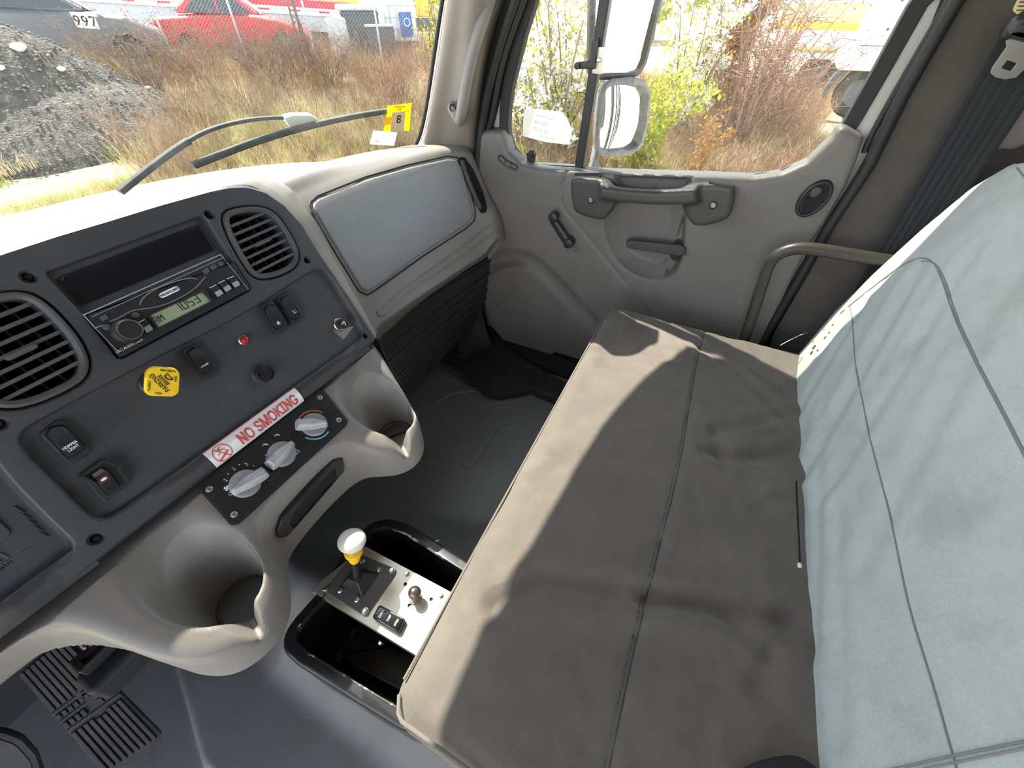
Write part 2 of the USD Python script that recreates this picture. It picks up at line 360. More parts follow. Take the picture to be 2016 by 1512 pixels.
# woven seat cover: fine twill lines over a mottled grey
def twill(name, c1, c2, c3, scale):
    LOOK[name] = usdkit.material(stage, '/World/Looks/' + name, {
        'g': ('geometry', {}), 'm': ('mapping', {'rotation': (.5, .35, .6)}), 'w': ('wave_texture', {'scale': scale, 'distortion': 1.6, 'detail': 2.0, 'detail_scale': 3.0}),
        'n': ('noise_texture', {'scale': 9.0, 'detail': 6.0, 'roughness': .7}), 'n2': ('noise_texture', {'scale': 420.0, 'detail': 2.0}),
        'r': ('rgb_ramp', {'ramp': [(.32, c1), (.68, c2)]}), 'f': ('math', {'math_type': 'multiply', 'value2': .35}), 'a': ('math', {'math_type': 'multiply_add', 'value2': .5}),
        'n3': ('noise_texture', {'scale': 5.0, 'detail': 7.0, 'roughness': .7}), 'k3': ('map_range', {'from_min': .52, 'from_max': .78, 'to_max': .75, 'clamp': True}), 'y': ('mix_color', {'b': tuple(.72 * q * w for q, w in zip(c3, (1.08, 1.0, .92)))}), 'x': ('mix_color', {'b': c3}), 'p': ('principled_bsdf', {'roughness': .9, 'sheen_weight': .15}), 'b': ('bump', {'strength': .3, 'distance': .0008})},
        [('g.position', 'm.vector'), ('m.vector', 'w.vector'), ('g.position', 'n.vector'), ('g.position', 'n2.vector'), ('n.fac', 'r.fac'), ('w.fac', 'f.value1'), ('n2.fac', 'a.value1'), ('f.value', 'a.value3'),
         ('a.value', 'x.fac'), ('r.color', 'x.a'), ('x.result', 'y.a'), ('g.position', 'n3.vector'), ('n3.fac', 'k3.value'), ('k3.result', 'y.fac'), ('y.result', 'p.base_color'), ('w.fac', 'b.height'), ('b.normal', 'p.normal')], surface='p.BSDF')
twill('seat_cover', (.46, .49, .46), (.60, .63, .595), (.33, .35, .33), 230)
twill('cushion', (.118, .100, .085), (.175, .150, .128), (.085, .072, .060), 300)
twill('seat_panel', (.35, .365, .35), (.44, .455, .44), (.25, .25, .235), 260)
pane('glass', (.96, .98, .96)); pane('mirror_pane')
look('dark_red', (.11, .016, .012), .35)
look('gloss_plate', (.010, .011, .013), .38)
look('gloss_rocker', (.014, .014, .015), .28)
look('faint_ink', (.30, .27, .26), .6, (.70, .68, .66), 200)
look('seam_grey', (.20, .205, .195), .9)
look('dirt', (.075, .05, .03), .9)
look('rail_paint', (.045, .040, .033), .42, (.062, .053, .043), 12, metal=.3)
look('label_tan', (.55, .43, .22), .6)
look('black_gloss_paint', (.010, .010, .011), .25, (.016, .016, .017), 9, stain=(.42, .39, .35), ss=22, s0=.63, s1=.66)
look('bronze', (.20, .16, .14), .3, metal=.9)
look('pedal_rubber', (.030, .030, .034), .6, (.055, .052, .050), 24, bump=.3, bs=400, stain=(.11, .085, .06), ss=18, s0=.55, s1=.8)
look('wire_red', (.55, .05, .07), .4)
look('wire_tan', (.55, .42, .22), .4)
look('wire_grey', (.45, .45, .45), .4)
look('wiper_grey', (.022, .024, .025), .75, (.06, .06, .06), 30)
look('wiper_light', (.42, .42, .41), .45)
look('sticker_yellow', (.80, .62, .05), .5, (.86, .70, .10), 60)
look('mirror_dark', (.03, .03, .032), .4)
look('mirror_grey', (.10, .10, .10), .5, (.2, .2, .2), 60)
LOOK['sticker_clear'] = usdkit.material(stage, '/World/Looks/sticker_clear', {'t': ('transparent_bsdf', {'color': (.9, .88, .8)}), 'd': ('diffuse_bsdf', {'color': (.6, .55, .45)}), 'x': ('mix_closure', {'fac': .3})}, [('t.BSDF', 'x.closure1'), ('d.BSDF', 'x.closure2')], surface='x.closure')
look('gravel_light', (.075, .07, .064), .9, (.24, .22, .19), 3); look('stone_pale', (.58, .55, .48), .9, (.74, .70, .62), 6, bump=.5, bs=40, bdist=.01)
look('bark', (.16, .11, .08), .9, (.26, .19, .14), 12)
leafy('dry_stem', (.30, .22, .15), (.60, .48, .34), .15); leafy('red_stem', (.24, .13, .09), (.45, .28, .20), .15); leafy('straw', (.55, .45, .27), (.76, .66, .46), .3); leafy('green_blade', (.28, .34, .07), (.50, .52, .16), .4)
leafy('spring_leaf', (.42, .46, .06), (.62, .60, .14), .5); leafy('blossom', (.86, .84, .80), (.95, .93, .90), .4); leafy('orange_leaf', (.42, .20, .06), (.62, .36, .12), .3)
look('car_red', (.50, .018, .022), .3, coat=.5); look('car_dark', (.10, .105, .11), .35, coat=.4); look('car_glass', (.05, .06, .06), .1); look('tyre', (.025, .024, .023), .8, (.05, .045, .04), 20); look('trailer_white', (.72, .70, .69), .4); look('trailer_red', (.48, .03, .05), .4)
look('skirt_grey', (.44, .45, .48), .5); look('conc', (.40, .40, .39), .9, (.55, .54, .52), 5, bump=.4, bs=30); look('bin_dark', (.07, .075, .08), .6); look('tote_white', (.78, .79, .80), .4); look('tote_blue', (.03, .10, .30), .4); look('galv', (.45, .45, .45), .45, metal=.6); look('machine_yellow', (.80, .52, .06), .45); look('truck_white', (.82, .81, .79), .35)
look('orange_flat', (.80, .28, .03), .5)
look('skip_yellow', (.62, .47, .14), .5, (.70, .58, .30), 2)
look('red_bark', (.22, .12, .09), .9, (.36, .22, .17), 10); look('dark_bark', (.13, .10, .08), .9, (.24, .19, .15), 10)
def lit_paper(name, col):
    LOOK[name] = usdkit.material(stage, '/World/Looks/' + name, {'d': ('diffuse_bsdf', {'color': col}), 't': ('translucent_bsdf', {'color': col}), 'x': ('mix_closure', {'fac': .55})}, [('d.BSDF', 'x.closure1'), ('t.BSDF', 'x.closure2')], surface='x.closure')
lit_paper('paper_lit', (.88, .87, .84)); lit_paper('sticker_yellow_lit', (.90, .66, .06))
look('hub_dark', (.10, .10, .10), .5)
look('pillar_tan', (.215, .185, .152), .6, (.25, .217, .182), 7, bump=.3, bs=900, stain=(.17, .14, .112), ss=6, bdist=.0006)
look('rail_graphite', (.036, .036, .038), .27, (.046, .045, .045), 9, bump=.1, bs=900)
# ------------------------------------------------------------------ the cab's shell
DX = 1.19                                          # inner face of the passenger door
DR = Plane((DX, 0, 0), (0, -1, 0), (0, 0, 1))      # u runs rearwards, v up, n into the cab
def struct(name, mesh, mat, smooth=35): return single(name, mesh, mat, kind='structure', smooth=smooth)
# floor: low passenger foot well on the right, a wide raised engine tunnel on the left, faded into each other
def floor_z(x, y):
    x, y = np.asarray(x, float), np.asarray(y, float)
    s = lambda a, b, t: (lambda q: q * q * (3 - 2 * q))(np.clip((t - a) / (b - a), 0, 1))
    z = .27 * (1 - s(.06, .40, x + .35 * (y - .45)))
    xl = x - .37 * (np.clip(y, .51, 2) - .51)
    z = z * (.36 + .64 * s(-.10, .09, xl)) * s(-.272, -.228, xl) + .02
    return z
XG, YG = np.meshgrid(np.linspace(-.85, 1.24, 250), np.linspace(-.62, 1.05, 200), indexing='ij')
zz = floor_z(XG, YG); g = np.stack([XG, YG, zz], -1)
# the tub's opening is cut out of the floor below (TUB polygon), so keep only the cells outside it
TZ = .29
TUB_PX = [(558, 1255), (575, 1225), (620, 1175), (700, 1060), (730, 1030), (765, 1022), (800, 1032), (908, 1100), (1010, 1160), (1040, 1240), (1000, 1330), (880, 1460), (790, 1430), (700, 1375), (590, 1305), (562, 1280)]
TUB = shp([tuple(P(*p, z=TZ)[:2]) for p in TUB_PX], .015)
fs = sheet(g); cen = fs.vertices[fs.faces].mean(1); keep = pd(list(TUB.exterior.coords)[:-1], cen[:, 0], cen[:, 1]) > -.004
fs.update_faces(keep); fs.remove_unreferenced_vertices()
if fs.face_normals[:, 2].mean() < 0: fs.invert()
FL = Thing('floor', None, None, kind='structure')
FL.part('floor_covering', fs, 'floor_vinyl', smooth=60)
FL.part('floor_pan', box((.195, .21, -.06), (2.1, 1.67, .04)), 'black_matte')
# raised ribs pressed into the foot well's covering
def on_floor(px, py):
    z = .05
    for _ in range(12):
        q = P(px, py, z=z); z = float(floor_z(q[0], q[1]))
    return P(px, py, z=z)
for ln in ([(850, 800), (885, 775), (930, 768), (975, 775)], [(838, 893), (880, 850), (930, 805), (985, 790), (1040, 790)], [(915, 922), (950, 880), (985, 838), (1030, 822), (1060, 815)]):
    pts = spline([on_floor(*p) for p in ln], 30); FL.part('floor_rib', tube(pts + [0, 0, .001], .004, 8, flat=(.012, .004)), 'floor_vinyl')

# rear wall, side wall behind the door, roof, driver's side (door taken as standing open behind the photographer)
RW_Y = -.60
struct('wall_back', box((.195, RW_Y - .03, .80), (2.12, .06, 1.72)), 'pillar_fabric')
SIDE_PX = [(1903, -60), (1782, 214), (1722, 336), (1657, 428), (1594, 540), (1524, 660), (1500, 720)]
sp = [tuple(DR.px(*p)) for p in SIDE_PX]
side = shp([(-1 * 0 + sp[0][0] - .10, 1.66)] + sp[1:] + [(sp[-1][0], .02), (-RW_Y, .02), (-RW_Y, 1.66)])
struct('wall_right', DR.to(ext(side, -.06, -.012, .004)), 'pillar_fabric')
roof = patch([[(-.88, -.64, 1.60), (-.5, -.64, 1.72), (.195, -.64, 1.75), (.89, -.64, 1.72), (1.27, -.64, 1.60)],
              [(-.88, 0, 1.62), (-.5, 0, 1.74), (.195, 0, 1.77), (.89, 0, 1.74), (1.27, 0, 1.62)],
              [(-.86, .50, 1.58), (-.5, .60, 1.65), (.195, .66, 1.67), (.89, .60, 1.65), (1.27, .50, 1.58)],
              [(-.86, .61, 1.54), (-.5, .71, 1.54), (.195, .76, 1.54), (.89, .71, 1.54), (1.27, .61, 1.54)]], 6, 6, .05, away=(.2, 0, 1.2))
struct('ceiling', roof, 'headliner')
struct('wall_foot_right', box((1.20, .87, .30), (.14, .26, .90)), 'black_matte')
struct('floor_sill_right', box((1.19, .20, -.02), (.14, 1.5, .14)), 'black_matte')
# ------------------------------------------------------------------ dashboard
PL = Plane((0, .623, CZ - .324), (1, 0, 0), (0, .046, .103))          # the dark centre panel: u right, v up its slope, n towards the seats
DASH = Thing('dashboard', 'grey truck dashboard with dark centre panel and padded passenger side under the windscreen', 'dashboard')
EDGE = [(-420, 1594), (-420, 630), (-150, 545), (0, 493), (100, 461), (200, 432), (300, 402), (400, 375), (440, 367), (480, 366), (518, 378), (556, 404), (590, 442), (620, 492), (680, 580), (738, 670), (560, 806), (420, 926), (258, 1050), (120, 1160), (0, 1253)]
EDGE_P = shp(PL.poly(EDGE), .006)
BAY = shp(chaikin(PL.poly([(36, 868), (45, 845), (80, 825), (140, 792), (310, 702), (480, 618), (600, 540), (626, 530), (645, 545), (702, 640), (709, 662), (692, 680), (590, 752), (395, 888), (262, 983), (216, 1014), (190, 1018), (165, 1002), (110, 946), (60, 900)]), 2), .004)
BAY2 = shp(chaikin(PL.poly([(-140, 770), (-40, 870), (10, 938), (60, 990), (112, 1040), (140, 1066), (136, 1092), (100, 1118), (0, 1192), (-140, 1300)]), 2), .004)
VENT_R = shp(chaikin(PL.poly([(430, 430), (444, 415), (500, 408), (534, 420), (562, 458), (583, 500), (579, 526), (552, 543), (513, 553), (489, 546), (468, 515), (440, 464)])))
VENT_L = shp(chaikin(PL.poly([(-100, 640), (-75, 602), (0, 577), (54, 577), (98, 604), (152, 664), (173, 706), (170, 740), (142, 764), (60, 800), (-4, 806), (-44, 782), (-80, 720)])))
SLOT = shp(PL.poly([(87, 541), (395, 428), (453, 519), (162, 621)]), .003)
RADIO = shp(PL.poly([(163, 622), (453, 519), (487, 572), (231, 708)]), .002)
holes = [(56, 545, .0075), (412, 422, .0075), (605, 512, .0065), (720, 661, .0065), (-4, 835, .0085), (189, 1061, .0085)]
face = EDGE_P
body = man(loft(EDGE_P, [(.012, -.03), (.0, -.006), (0, .004), (.002, .0085), (.006, .012)]))
for q, d, b in ((BAY, .0015, .003), (BAY2, -.004, .004), (SLOT, .002, 0), (RADIO, -.02, 0), (VENT_R.buffer(.001), -.045, 0), (VENT_L.buffer(.001), -.045, 0)):
    prof = [(.005, d), (.0012, d + .001), (0, d + .004), (0, .0085), (-.0018, .0108), (-.005, .0125)] if q in (BAY, BAY2) else [(0, d), (0, .0085), (-.0012, .0108), (-.004, .0128)]
    body -= man(loft(q, prof))
for x, y, r in holes:
    u, v = PL.px(x, y, .012); body -= man(lathe([(0, .002), (r * .62, .002), (r * .7, .009), (r, .012), (r * 1.4, .0145), (0, .0145)], (u, v, 0)))
DASH.part('centre_panel', PL.to(tm(body)), 'graphite', smooth=40)
for x, y, r in holes:
    u, v = PL.px(x, y, .004); DASH.part('panel_screw', cat(*[PL.to(m) for m in (lathe([(0, .0015), (r * .5, .0015), (r * .5, .0045), (r * .35, .006), (r * .2, .006), (r * .15, .0045), (0, .0045)], (u, v, 0), n=16),)]), 'black_plastic')
# blank display above the radio
DASH.part('blank_display', PL.to(slab(shp(PL.poly([(113, 546), (390, 441), (422, 493), (161, 603)], .004), .002), .0028, .0008, .0022)), 'gloss_black')
# raised maker's script in the lower left bay
u0, v0 = PL.px(12, 1092)
DASH.part('raised_lettering', cat(*[PL.to(m) for m in (mv(text('Allison', .0125, .0015, True), PL.px(3, 1093)[0] - .026, PL.px(3, 1093)[1], -.004), mv(text('TRANSMISSION', .0042, .0012), PL.px(15, 1112)[0] - .02, PL.px(15, 1112)[1], -.004))]), 'graphite_dusty')
q0, q1 = PL.px(-60, 1150), PL.px(62, 1079); DASH.part('raised_line', PL.to(ext(LineString([q0, (q1[0], q0[1]+ (q1[1]-q0[1]))]).buffer(.0006), -.0045, -.003)), 'graphite_dusty')
DASH.part('selector_pad', PL.to(slab(shp(PL.poly([(-120, 985), (-20, 1010), (20, 1045), (20, 1056), (-30, 1090), (-120, 1160)]), .004), .003, .001, -.0042)), 'graphite')
q = PL.px(60, 1010); DASH.part('bay_ribs', cat(*[PL.to(box((PL.px(38 + 12 * k, 1005 + 12 * k)[0], PL.px(38 + 12 * k, 1005 + 12 * k)[1], -.0035), (.0012, .012, .003))) for k in range(5)]), 'graphite')

# padded passenger side: (pixel x, pixel y, depth y) grid, top row first
B = [[(470, 372, .80), (575, 338, .86), (690, 306, .90), (760, 293, .90), (830, 284, .88), (880, 280, .84), (925, 284, .80), (935, 290, .79)],
     [(500, 378, .715), (605, 337, .775), (690, 315, .80), (760, 301, .80), (830, 291, .79), (880, 287, .77), (922, 289, .745), (944, 305, .74)],
     [(545, 402, .690), (610, 372, .735), (695, 341, .755), (765, 319, .758), (835, 301, .752), (885, 294, .742), (926, 297, .725), (953, 325, .72)],
     [(578, 440, .668), (628, 416, .702), (705, 375, .725), (775, 350, .728), (845, 330, .725), (892, 320, .722), (938, 325, .705), (966, 350, .70)],
     [(622, 500, .640), (664, 487, .674), (735, 448, .692), (800, 415, .696), (865, 382, .696), (908, 370, .692), (957, 372, .672), (984, 395, .67)],
     [(672, 580, .612), (705, 565, .640), (772, 520, .655), (835, 478, .660), (895, 440, .660), (930, 420, .655), (972, 412, .632), (994, 430, .64)],
     [(705, 622, .600), (726, 607, .622), (795, 560, .634), (860, 512, .638), (912, 475, .638), (943, 455, .632), (978, 440, .612), (996, 452, .62)],
     [(733, 656, .590), (745, 641, .606), (815, 590, .614), (880, 547, .616), (925, 518, .616), (950, 502, .612), (980, 470, .598), (995, 468, .61)],
     [(738, 664, .612), (752, 646, .636), (820, 594, .644), (884, 550, .646), (928, 521, .646), (953, 504, .642), (982, 474, .625), (996, 474, .63)],
     [(752, 660, .69), (765, 650, .70), (825, 598, .70), (888, 552, .70), (930, 524, .70), (956, 508, .69), (984, 480, .68), (998, 480, .68)]]
from scipy.interpolate import LinearNDInterpolator, PchipInterpolator
def dense(g, nu, nv):
    g = np.array(g, float); a = np.arange(g.shape[1]); b = np.arange(g.shape[0])
    g = PchipInterpolator(a, g, axis=1)(np.linspace(0, a[-1], (len(a) - 1) * nu + 1)); return PchipInterpolator(b, g, axis=0)(np.linspace(0, b[-1], (len(b) - 1) * nv + 1))
BD = dense(B, 9, 8)
BP = np.array([[P(*c[:2], y=c[2]) for c in r] for r in BD])
BP[:, :, 0] = np.minimum(BP[:, :, 0], DX - .004)
DASH.part('passenger_pad', sheet(BP, .008), 'taupe', smooth=60)
_k = BD[8:66].reshape(-1, 3); PAD_Y = LinearNDInterpolator(_k[:, :2], _k[:, 2])
PADN = np.array([-.12, -.90, .42]); PADN /= np.linalg.norm(PADN)
from scipy.spatial import cKDTree
def on_pad(px, py, w=0.0):
    return P(px, py, y=float(PAD_Y(px, py))) + PADN * w
def skin(poly, levels, fn, size):
    """A bevelled plate drawn in pixels and laid on a curved surface fn(px, py, height); levels are (inset in pixels, height in metres)."""
    base = loft2(poly, levels); v, f = trimesh.remesh.subdivide_to_size(base.vertices, base.faces, size, max_iter=12)
    return trimesh.Trimesh(np.array([fn(*p) for p in v]), f[:, ::-1], process=False)
def loft2(p, levels):
    n = 120; base = np.array([p.exterior.interpolate(t, normalized=True).coords[0] for t in np.arange(n) / n])
    if not Polygon(base).exterior.is_ccw: base = base[::-1]
    e = np.roll(base, -1, 0) - np.roll(base, 1, 0); e /= np.linalg.norm(e, axis=1)[:, None]; nin = np.stack([-e[:, 1], e[:, 0]], 1)
    rings = [np.column_stack([base + nin * i, np.full(n, h)]) for i, h in levels]; v = np.vstack(rings); f = []
    for k in range(len(rings) - 1):
        a = k * n + np.arange(n); b = k * n + (np.arange(n) + 1) % n; f += [np.column_stack([a, b, b + n]), np.column_stack([a, b + n, a + n])]
    # top: a grid of points inside the last ring
    q = Polygon(rings[-1][:, :2]); x0, y0, x1, y1 = q.bounds; st = max(x1 - x0, y1 - y0) / 26
    gx, gy = np.meshgrid(np.arange(x0, x1, st), np.arange(y0, y1, st)); ins = pd(rings[-1][:, :2], gx, gy) < -st * .5; extra = np.column_stack([gx[ins], gy[ins]])
    from scipy.spatial import Delaunay
    allp = np.vstack([rings[-1][:, :2], extra]); t = Delaunay(allp).simplices; c = allp[t].mean(1); t = t[pd(rings[-1][:, :2], c[:, 0], c[:, 1]) < 0]
    a, b, d = allp[t[:, 0]], allp[t[:, 1]], allp[t[:, 2]]; cr = (b[:, 0] - a[:, 0]) * (d[:, 1] - a[:, 1]) - (b[:, 1] - a[:, 1]) * (d[:, 0] - a[:, 0]); t[cr < 0] = t[cr < 0][:, ::-1]
    m = (len(rings) - 1) * n; idx = np.concatenate([m + np.arange(n), len(v) + np.arange(len(extra))]); v = np.vstack([v, np.column_stack([extra, np.full(len(extra), levels[-1][1])])])
    return trimesh.Trimesh(v, np.vstack(f + [idx[t]]), process=False)
LID = shp([(612, 402), (625, 390), (720, 352), (800, 329), (880, 311), (898, 313), (910, 330), (932, 415), (931, 432), (915, 447), (830, 502), (735, 570), (722, 577), (708, 570), (665, 500), (617, 418)], 5)
DASH.part('glove_box_lid', skin(LID, [(-2.0, -.004), (1.0, -.002), (3.5, .0042), (6, .0054)], on_pad, 24), 'lid_grey', smooth=50, label='large grey grained lid of the passenger side locker')
grv = [tuple(c) for c in LID.buffer(3.5).exterior.coords]
DASH.part('lid_gap', tube(np.array([on_pad(x, y, .0006) for x, y in grv]), .0021, 6), 'black_matte', label='dark gap around the locker lid')
# long raised bead under the lid
bead = shp([(742, 612), (790, 572), (860, 520), (915, 480), (950, 452), (968, 440), (974, 447), (966, 462), (930, 490), (870, 530), (800, 577), (760, 617), (745, 622)], 4)
DASH.part('lower_bead', tube(np.array([on_pad(x, y, .0008) for x, y in bead.exterior.coords]), .0022, 6), 'taupe')
# demister outlet at the door end of the pad
end = shp([(903, 316), (907, 311), (914, 312), (930, 335), (948, 375), (957, 408), (955, 417), (948, 418), (938, 400), (920, 360)], 2)
DASH.part('side_vent_recess', skin(end, [(-3, -.001), (-1, .002), (1, .0012), (2, .0006)], on_pad, 12), 'hole_black')
DASH.part('side_vent_bar', tube(spline([on_pad(x, y, .006) for x, y in ((906, 318), (915, 345), (929, 380), (944, 412))], 24), .0075, 10), 'handle_brown')
for k in range(9):
    t = k / 8; x, y = 918 + 34 * t, 328 + 82 * t
    DASH.part('side_vent_fin', tube([on_pad(x - 6, y + 2, .003), on_pad(x + 6, y - 3, .003)], .0011, 6), 'black_plastic')

# padded top over the centre panel and its bevelled right flank
A0 = [(-420, 574), (-150, 497), (0, 457), (200, 408), (400, 358), (480, 341)]
A1 = [(-420, 616), (-150, 533), (0, 483), (200, 422), (400, 366), (480, 353), (528, 367), (566, 395), (602, 440), (632, 488), (690, 578), (740, 660)]
A2 = [(-420, 630), (-150, 545), (0, 493), (200, 432), (400, 375), (480, 364), (521, 378), (557, 404), (592, 444), (621, 492), (681, 580), (737, 668)]
def plw(px, py, w):
    u, v = PL.px(px, py, w); return PL.pt(u, v, w)
YA = [.90, .90, .90, .90, .90, .885]
r0 = [P(*p, y=y) + np.array([0, .09, -.16]) for p, y in zip(A0, YA)]; r1 = [P(*p, y=y) + np.array([0, .03, -.035]) for p, y in zip(A0, YA)]; r2 = [P(*p, y=y - .01) for p, y in zip(A0, YA)]
_nn = cKDTree(_k[:, :2])
def pad_pt(px, py, w):
    y = PAD_Y(px, py); y = float(y) if np.isfinite(y) else float(_k[_nn.query((px, py))[1], 2]); return P(px, py, y=y) + PADN * w
for p in ((536, 352), (578, 376), (612, 424), (642, 478), (696, 572), (741, 652)):
    r2.append(pad_pt(*p, -.002)); r1.append(pad_pt(*p, -.006) + [.006, .01, 0]); r0.append(pad_pt(*p, -.02) + [.01, .03, 0])
rows = [r0, r1, r2, [plw(p[0], p[1], -.010) for p in A1], [plw(p[0], p[1] + 1, .003) for p in A2], [plw(p[0] - 2, p[1] + 8, -.008) for p in A2]]
DASH.part('top_pad', patch(rows, 10, 8), 'taupe', smooth=60)

# ribbed black cover below the pad (heater box)
K = [[(736, 640, .70), (850, 572, .70), (950, 515, .69), (985, 490, .68)], [(775, 730, .715), (850, 660, .71), (920, 600, .705), (975, 560, .70)], [(802, 770, .73), (855, 722, .73), (905, 672, .73), (940, 640, .74)]]
KP = dense(K, 8, 8); DASH.part('heater_cover', sheet(np.array([[P(*c[:2], y=c[2]) for c in r] for r in KP]), .01), 'kick_black', smooth=60)
for k in range(7):
    t = .12 + .13 * k; i = int(t * (len(KP) - 1)); r = KP[i]
    DASH.part('cover_rib', tube(np.array([P(*c[:2], y=c[2] - .002) for c in r]), .004, 6), 'kick_black')

# ---------------- air outlets with slats
def vent(label, outline, slots, tab, slant):
    t = Thing('air_vent', label, 'air vent', loc=PL.pt(*outline.centroid.coords[0], 0))
    inner = shp(outline.buffer(-.0085), .004)
    ring = man(loft(outline, [(0, -.03), (0, .011), (.0012, .0145), (.004, .0158), (.0066, .0148), (.009, .0118)])) - man(ext(inner, -.05, .03))
    t.part('vent_frame', PL.to(tm(ring)), 'graphite_dusty')
    t.part('vent_box', PL.to(ext(outline.buffer(-.003), -.045, -.03)), 'hole_black')
    u0, v0, u1, v1 = inner.bounds; n = slots
    a = math.radians(slant); cu, cv = inner.centroid.coords[0]
    for k in range(1, n):
        off = v0 + (v1 - v0) * k / n - cv
        c = np.array([cu - math.sin(a) * off, cv + math.cos(a) * off]); d = np.array([math.cos(a), math.sin(a)]) * .2
        bar = LineString([c - d, c + d]).buffer(.0021).intersection(inner.buffer(.001))
        t.part('slat', PL.to(ext(bar, .002, .012, .0012)), 'graphite_dusty')
    for k in range(1, 5):
        uu = u0 + (u1 - u0) * k / 5; bar = LineString([(uu, v0 - .02), (uu, v1 + .02)]).buffer(.0008).intersection(inner)
        t.part('rear_vane', PL.to(ext(bar, -.026, -.006)), 'black_plastic')
    p = PL.px(*tab, .014); q = [p - np.array([.011, 0]), p + np.array([.011, 0])]
    t.part('thumb_tab', PL.to(slab(LineString(q).buffer(.0032), .008, .002, .0105)), 'graphite_dusty')
vent('round cornered air vent with slats right of the radio', VENT_R, 8, (517, 477), 0)
vent('larger looking air vent cut by the left edge of the picture', VENT_L, 8, (42, 693), 0)

# ---------------- radio
rd = Thing('car_radio', 'black car radio with green clock display showing 1053 in the centre panel', 'radio', loc=PL.pt(*RADIO.centroid.coords[0], 0))
rb = RADIO.buffer(-.001); rd.part('radio_body', PL.to(slab(rb, .034, .0012, -.018)), 'black_plastic')
RWZ = .0165
def rp(zx, zy, w=RWZ):                              # pixel in the enlarged crop of the radio (x 5.76 from 150, 500)
    return PL.px(150 + zx / 5.76, 500 + zy / 5.76, w)
def rpoly(pts, r=0.0): return shp([tuple(rp(*p)) for p in pts], r)
rd.part('trim_line', PL.to(cat(*[ext(LineString([rp(*a) for a in l]).buffer(w), .0155, .0166) for l, w in (([(85, 692), (1640, 5)], .0007), ([(180, 712), (1655, 48)], .00035), ([(1640, 5), (1950, 400)], .0004), ([(85, 692), (215, 838)], .0005), ([(215, 838), (330, 800)], .0005), ([(215, 838), (480, 1110)], .0003))])), 'knob_disc')
arc1 = spline([rp(*p) for p in ((725, 575), (760, 500), (900, 400), (1100, 320), (1290, 275), (1360, 290))], 40)
arc2 = spline([rp(*p) for p in ((385, 765), (560, 680), (650, 640), (780, 622), (950, 590), (1150, 510), (1330, 400), (1420, 310), (1465, 260))], 60)
rd.part('chrome_swoosh', PL.to(cat(ext(LineString(arc1).buffer(.0008), .0155, .0172), ext(LineString(arc2).buffer(.0007), .0155, .0172))), 'dull_metal', label='thin metallic curved lines around the badge')
badge = LineString([rp(975, 470), rp(1140, 392)]).buffer(.0033)
bp = rd.part('badge', PL.to(slab(badge, .0012, .0004, .0158)), 'ink_white', label='small white badge with dark lettering')
c = (rp(975, 470) + rp(1140, 392)) / 2
rd.part('badge_lettering', PL.to(mv(rot2(text('FREIGHTLINER', .0030, .0004, True, squeeze=.82), 0), c[0], c[1], .0169)), 'ink_black', parent=bp)
sc = rd.part('display_bezel', PL.to(tm(man(slab(rpoly([(800, 705), (1440, 385), (1560, 545), (935, 865)], .001), .003, .0008, .0155)) - man(ext(rpoly([(838, 695), (1425, 435), (1525, 535), (930, 835)], .0005), .010, .03)))), 'black_plastic')
rd.part('display', PL.to(ext(rpoly([(838, 695), (1425, 435), (1525, 535), (930, 835)]), .0152, .0164)), 'lcd', label='greyish green liquid crystal display')
def seg7(ch, h):
    w = h * .52; S = {'a': ((0, h), (w, h)), 'b': ((w, h / 2), (w, h)), 'c': ((w, 0), (w, h / 2)), 'd': ((0, 0), (w, 0)), 'e': ((0, 0), (0, h / 2)), 'f': ((0, h / 2), (0, h)), 'g': ((0, h / 2), (w, h / 2)), 'v': ((w / 2, h / 2), (w / 2, h)), 'x': ((0, h), (w / 2, h / 2)), 'y': ((w / 2, h / 2), (w, h))}
    k = {'1': 'bc', '0': 'abcdef', '5': 'afgcd', '3': 'abgcd', 'A': 'abcefg', 'M': 'efxybc'}[ch]
    return unary_union([LineString(S[s]).buffer(h * .055, cap_style='flat') for s in k])
def lcd_text(s, start, h):
    out = []
    for i, ch in enumerate(s): out.append(mv(ext(seg7(ch, h), 0, .0003), start[0] + i * h * .82, start[1], .0165))
    return cat(*out)
rd.part('display_digits', PL.to(cat(lcd_text('AM', rp(912, 800), .0088), lcd_text('1053', rp(1168, 662), .0105))), 'ink_black', label='dark clock digits and band letters on the display')
kn = rp(585, 868, .02)
kb = rd.part('volume_knob', PL.to(lathe([(0, .015), (.0165, .015), (.0155, .019), (.0128, .022), (.0128, .031), (.0115, .033), (0, .0325)], (*kn, 0), n=40)), 'black_plastic')
rd.part('knob_ring', PL.to(lathe([(.0116, .0325), (.0126, .0322), (.0122, .0335), (.0112, .0335), (.0108, .0325)], (*kn, 0), n=40)), 'bright_metal', parent=kb)
for pts in ([(1425, 185), (1485, 155), (1520, 205), (1460, 235)], [(1510, 140), (1570, 115), (1600, 160), (1545, 188)], [(1600, 100), (1650, 78), (1680, 122), (1628, 148)], [(262, 715), (330, 680), (370, 730), (300, 768)]):
    rd.part('small_button', PL.to(slab(rpoly(pts, .0006), .0022, .0006, .0155)), 'graphite_dusty')
